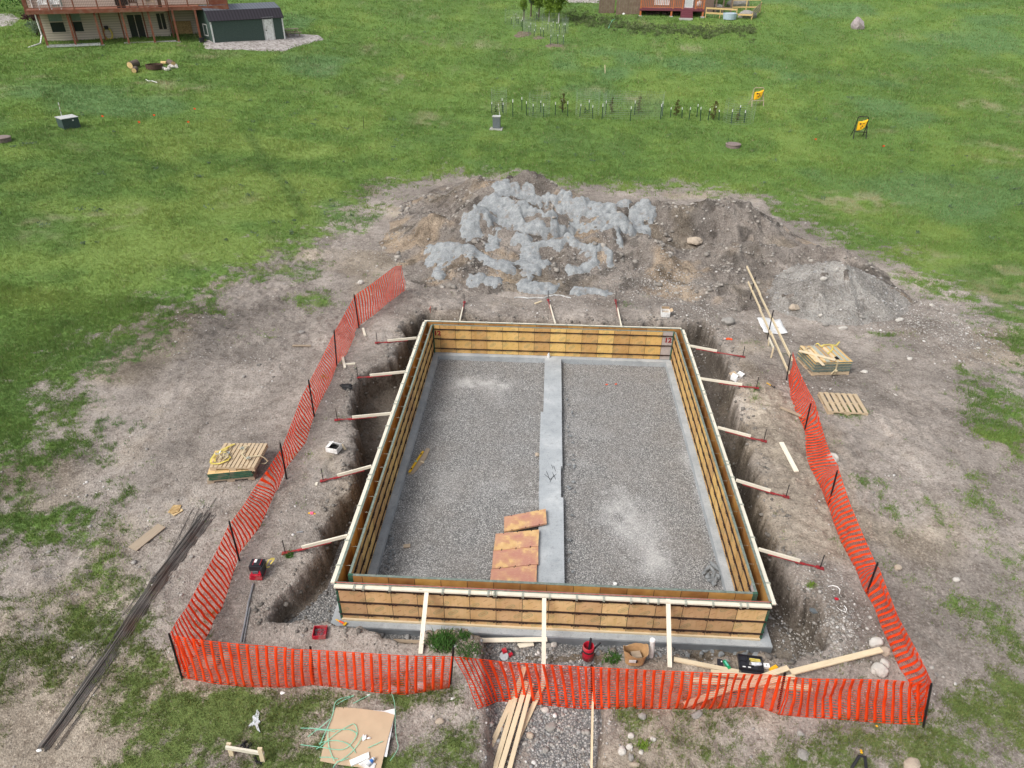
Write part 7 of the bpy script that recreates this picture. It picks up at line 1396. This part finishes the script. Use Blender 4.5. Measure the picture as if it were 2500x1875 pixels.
PR=[([((160,155),(160,245)),((240,125),(240,232)),((248,160),(248,255))],'first tree guard of the row, tall wire above the grey utility box',1.9),([((322,133),(322,270)),((392,117),(392,225)),((427,150),(427,258))],'second tree guard of the row, with the highest standing post',0),([((480,172),(478,262)),((538,145),(538,235)),((560,168),(559,270))],'third tree guard of the row, wire taller than its posts',1.7),
 ([((652,155),(650,262)),((703,133),(703,238)),((747,150),(745,265))],'fourth tree guard of the row, round a bushy reddish sapling',0),([((849,170),(838,268)),((912,140),(910,240)),((940,178),(936,285))],'fifth tree guard of the row, leaning left post',1.9),
 ([((1545,196),(1537,275)),((1630,196),(1626,285))],'seventh tree guard, two posts right of the wide wire enclosure',0),([((1694,195),(1680,297)),((1753,172),(1740,275)),((1775,193),(1767,302))],'eighth tree guard of the row, three posts without wire',0),([((1846,205),(1826,300)),((1890,185),(1884,262)),((1916,216),(1911,297))],'ninth tree guard of the row, leaning post and dark sapling',0),([((2018,212),(2006,320)),((2081,181),(2067,268)),((2118,220),(2105,318))],'last tree guard of the row, at the far right end',1.5)]
for p_,l_,h_ in PR: guard('a',p_,l_,G0,mesh=True if h_ else False,ht=h_ or None)
# wide enclosure
pp=[((1018,168),(1010,288)),((1045,145),(1038,254)),((1237,190),(1227,302)),((1268,145),(1260,256)),((1471,170),(1461,290)),((1481,150),(1475,265))]
guard('a',pp,'wide rectangular wire enclosure in the middle of the sapling row, six posts',G0,mesh=False)
we=[o for o in bpy.data.objects if o.get('label','').startswith('wide rectangular')][0]
b4=[Q('a',*pp[i][1]) for i in(0,4,5,1)];mb=MB()
for i in range(4):
    p,q_=b4[i],b4[(i+1)%4];L_=np.linalg.norm((q_-p)[:2]);n_=max(2,int(L_/.2))
    for z_ in np.arange(.05,1.9,.16): mb.tube([p+UP*z_,q_+UP*z_],.0042,3,cap=False)
    for j in range(n_): c=p+(q_-p)*j/n_;mb.tube([c,c+UP*1.9],.0042,3,cap=False)
mb.build('wire_mesh','wire',we)
def sap(k_,x_,y_,h,r,label,mat='leaf_olive',seed=1,n=260): tree(Q(k_,x_,y_),h,r,.12,mat,label,int(n*1.2),.05,'bark_dark',.025,seed,'sapling',5)
sap('a',705,240,1.45,.38,'bushy reddish sapling in the fourth guard',seed=21,n=420);sap('a',1082,240,1.15,.32,'left one of two saplings in the wide enclosure',seed=22);sap('a',1292,245,1.3,.42,'right one of two saplings in the wide enclosure',seed=23,n=300);sap('a',1580,265,1.25,.33,'dark sapling between the two posts of the seventh guard',seed=24,n=420);sap('a',1868,292,1.5,.42,'dark bushy sapling in the ninth guard',seed=25,n=500);sap('a',880,250,.5,.2,'tiny sapling in the fifth guard','leaf_dark',26,90);sap('a',2052,300,.6,.22,'small sapling in the last guard','leaf_olive',27,120);sap('a',192,238,.5,.2,'tiny sapling in the first guard','leaf_dark',28,90)
# guards of the tree group
G1='wire tree guards of the far tree group'
G_=[([((945,695),(930,900)),((1080,690),(1078,890)),((1192,700),(1185,895))],'nearest guard of the far tree group, three posts over bare soil',1.6),([((612,590),(605,740)),((640,500),(640,640)),((735,550),(735,730)),((793,560),(793,735))],'second nearest guard, left of the nearest one',1.5),([((150,350),(148,490)),((243,265),(243,425)),((265,335),(265,480)),((295,340),(295,485))],'leftmost guard of the far tree group',1.6),([((372,340),(370,625)),((347,400),(350,545))],'guard above the pinkish soil patch, tall left post',1.6),([((503,515),(500,680)),((540,455),(540,625))],'guard at the right of the pinkish soil patch',1.4),
 ([((885,455),(880,610)),((947,495),(945,650)),((988,430),(988,570)),((1060,440),(1060,615)),((1112,490),(1110,680))],'guard below the tall birch with five posts',1.6),([((1205,465),(1205,665)),((1228,460),(1240,680))],'rightmost guard of the far tree group, two close posts',1.6),([((655,240),(655,390)),((680,250),(690,430)),((778,355),(778,420))],'guard behind, in the centre of the far tree group',1.4)]
for p_,l_,h_ in G_: guard('s',p_,l_,G1,ht=h_)
for i,(P,l_) in enumerate((([Q('s',230,720),Q('s',330,640),Q('s',500,650),Q('s',520,710),Q('s',400,740),Q('s',280,750)],0),([Q('s',860,920),Q('s',960,880),Q('s',1150,900),Q('s',1130,935),Q('s',900,945)],0),([Q('s',560,770),Q('s',700,735),Q('s',790,760),Q('s',640,800)],0))): drape('soil_patch',P,'soil_dark',.06,.15,kind='structure')
# ---- right house with orange deck
a_=Q('r',555,192);b_=Q('r',1300,215);zr=min(a_[2],b_[2]);o_=a_.copy();o_[2]=zr;F6=LF_(o_,b_-a_);W6=np.linalg.norm((b_-a_)[:2]);kx=lambda x_:(x_-555)/745*W6;m1=W6/8.1
th=thing('brown_house','brown sided house behind an orange stained deck, top centre right','house',o_);dz=1.0*m1
bx(F6,'wall','brown_siding',th,(-.2,W6+1.5,2.6,10,-.5,5.2));mb=MB();F6.b(mb,-.9,W6+2.2,1.9,10.6,5.2,5.4);mb.build('roof','roof_brown',th)
bx(F6,'deck_floor','deck_purple',th,(-.15,W6+.15,-.1,2.59,dz-.22,dz));
for x_ in(0.,kx(925),W6): bx(F6,'deck_post','deck_orange',th,(x_-.1,x_+.1,-.05,.15,.0,dz-.23));bx(F6,'post_footing','slab',th,(x_-.22,x_+.22,-.16,.26,-.4,.16))
xp=[.0,kx(940),kx(1050),kx(1205),W6];rz=dz+1.02
def rail6(x0,x1):
    mb=MB();F6.b(mb,x0,x1,-.02,.10,rz-.08,rz);F6.b(mb,x0,x1,.02,.06,dz+.1,dz+.16)
    for x_ in np.arange(x0+.15,x1-.04,.21): F6.b(mb,x_-.035,x_+.035,.02,.06,dz+.16,rz-.08)
    mb.build('railing','deck_orange',th)
rail6(.08,xp[1]-.08);rail6(xp[1]+.08,xp[2]-.08);rail6(xp[3]+.08,xp[4]-.08)
for i,x_ in enumerate(xp): bx(F6,'rail_post','deck_orange',th,(x_-.09,x_+.09,-.05,.13,dz+.002,rz+(.25 if i in(0,1,4) else .02)))
mb=MB()
for i in range(4): F6.b(mb,kx(1035)-.0,kx(1175),-.12-.28*(i+1),-.12-.28*i-.004,-.3,dz-.22*(i+1))
mb.build('stairs','deck_purple',th);bx(F6,'stair_pad','slab',th,(kx(1010),kx(1170),-1.75,-1.25,-.3,.06))
win(F6,th,kx(735),kx(900),dz+.3,dz+2.1,2.6,'curtain',False,True,top='white');win(F6,th,kx(1105),kx(1190),dz+.05,dz+2.2,2.6,'curtain',False,False,top='white');win(F6,th,kx(1210),kx(1275),dz+1.2,dz+2.2,2.6,'curtain',False,False,top='white')
mb=MB();mb.rock(F6.p(kx(1250),.9,dz+.5),.35,.25,.4,5,2,.2);mb.build('covered_chair','light_grey',label='pale covered chair at the right of the orange deck',cat='chair')
mb=MB()
for i in range(90):
    c=F6.p(RNG.uniform(kx(620),kx(1020)),RNG.uniform(.5,1.8),RNG.uniform(.05,.45));mb.rock(c,.14,.10,.10,600+i,1,.2)
mb.build('firewood_pile','bark_log',label='pile of split firewood under the orange deck',cat='firewood')
for x0,x1,y0,l_ in((45,240,2.2,'left one of two brown wooden privacy walls left of the orange deck'),(258,548,1.0,'right and wider brown wooden privacy wall beside the orange deck')):
    c=F6.p(kx(x0),y0,0);tt=thing('privacy_wall',l_,'wooden wall',V((c[0],c[1],gz(c[0],c[1]))))
    n_=int((kx(x1)-kx(x0))/.3)
    for i in range(n_):
        xa=kx(x0)+(kx(x1)-kx(x0))*i/n_;bx(F6,'board','brown_wood',tt,(xa+.006,xa+(kx(x1)-kx(x0))/n_-.006,y0,y0+.05+.01*(i%2),-.6,2.3))
    bx(F6,'base_edging','slab',tt,(kx(x0)-.5*(x0<100),kx(x1),y0-.2,y0-.01,-.6,.0+.08))
# yard fence of yellow rails
c0=F6.p(W6+.1,-.1,0);tt=thing('rail_fence','pale yellow two rail yard fence with a slatted side right of the orange deck','rail fence',V((c0[0],c0[1],gz(c0[0],c0[1]))))
fp=[Q('r',1335,215),Q('r',1505,225),Q('r',1700,235),Q('r',1890,243)]
for p in fp: mb=MB();mb.bar(p-UP*.2,p+UP*(1.15 if p is not fp[3] else .75),.09,.09,up=(0,1,0));mb.build('post','yellow_rail',tt)
for z_,n_ in((.55,4),(1.35-.3,3)):
    mb=MB()
    for i in range(n_-1): mb.bar(fp[i]+UP*z_-V((0,.06,0)),fp[i+1]+UP*z_-V((0,.06,0)),.03,.18)
    mb.build('rail','yellow_rail',tt)
sf=[fp[3],Q('r',1990,150)]
for z_ in(.25,.5,.75,1.0): mb=MB();mb.bar(sf[0]+UP*z_,sf[1]+UP*z_,.03,.16);mb.build('side_slat','old_wood',tt)
mb=MB();mb.bar(sf[1]-UP*.1,sf[1]+UP*1.15,.09,.09,up=(0,1,0));mb.build('post','yellow_rail',tt)
bf=[Q('r',1650,130),Q('r',1820,130),Q('r',1985,128)]
for z_ in(.4,1.2): mb=MB();mb.bar(bf[0]+UP*z_,bf[2]+UP*z_,.03,.16);mb.build('rail','yellow_rail',tt)
for p in bf[:2]: mb=MB();mb.bar(p,p+UP*1.4,.12,.12,up=(0,1,0));mb.build('post','yellow_rail',tt)
c=Q('r',1625,232);mb=MB();mb.lathe(V((c[0],c[1],gz(c[0],c[1]))),[(0,0),(.75,0),(.85,.65),(.80,.68),(.7,.1),(0,.1)],16);mb.build('water_tub','tub',label='pale blue water tub under the yellow rails',cat='tub')
for i,(x_,y_,r_,l_) in enumerate(((1735,75,1.6,'grey boulder behind the yellow fence'),(1840,215,1.1,'flat tan boulder inside the fence corner'),(1460,140,1.0,'dark boulder at the foot of the yellow fence'))): c=Q('r',x_,y_);mb=MB();mb.rock(c+UP*.3,r_,.7,.6,90+i,2,.25);mb.build('boulder','rock_grey',label=l_,cat='boulder')
c=F6.p(kx(1400),3.5,0);bx(F6,'dark_pergola','brown_wood',None,(kx(1460),kx(1480),2.,2.15,0,2.8),(kx(1550),kx(1565),2.,2.15,0,2.8),(kx(1645),kx(1665),2.,2.15,0,2.8),(kx(1460),kx(1665),1.98,2.17,1.9,2.2),(kx(1460),kx(1665),1.98,2.17,.9,1.05),label='dark brown timber frame at the right end of the brown house',cat='pergola')
mb=MB();mb.tube([Q('r',*p)+UP*.1 for p in((175,350),(195,300),(220,255),(250,240))],.04,5);mb.build('garden_hose','strap_green',label='pale green hose running down the bank',cat='hose')
mb=MB();c=F6.p(kx(355),.8,0);mb.rock(V((c[0],c[1],gz(c[0],c[1])+.1)),.2,.15,.15,95,1,.2);mb.build('white_pot','white',label='small white pot at the foot of the wide privacy wall',cat='pot')
# weeds on the bank and sage tufts scattered in the field (ground cover)
mb=MB();
bk=[]
for i in range(420):
    f_=RNG.random();x_=640+f_*1280;y_=120+f_*90+RNG.normal(0,16)+ (25 if .3<f_<.8 else 0);bk.append(('B',x_,y_+RNG.uniform(-10,40),RNG.uniform(.18,.5)))
for k_,x_,y_,r_ in bk:
    p=atz(px(k_,x_,y_),5.2);z_=gz(p[0],p[1]);
    p=Q(k_,x_,y_) if _ is None else at(px(k_,x_,y_))
    leaves(mb,p+UP*r_*.4,r_*1.6,r_,r_*.8,26,.09,int(x_*3+y_),.1)
mb.build('bank_weeds','leaf_weed' if 'leaf_weed' in M else 'leaf_dark',kind='stuff')
mb=MB()
for i in range(150):
    x_=RNG.uniform(-20,2520);y_=RNG.uniform(20,600);p=at((x_,y_))
    if cover(np.array([p[0]]),np.array([p[1]]))[0]<.6 or p[1]<18 or pile_h(np.array([p[0]]),np.array([p[1]]))[0]>-5: continue
    r_=RNG.uniform(.12,.3);leaves(mb,p+UP*r_*.4,r_*1.3,r_*1.3,r_*.7,30,.05,i+900,.1)
mb.build('field_tufts','leaf_blue',kind='stuff')
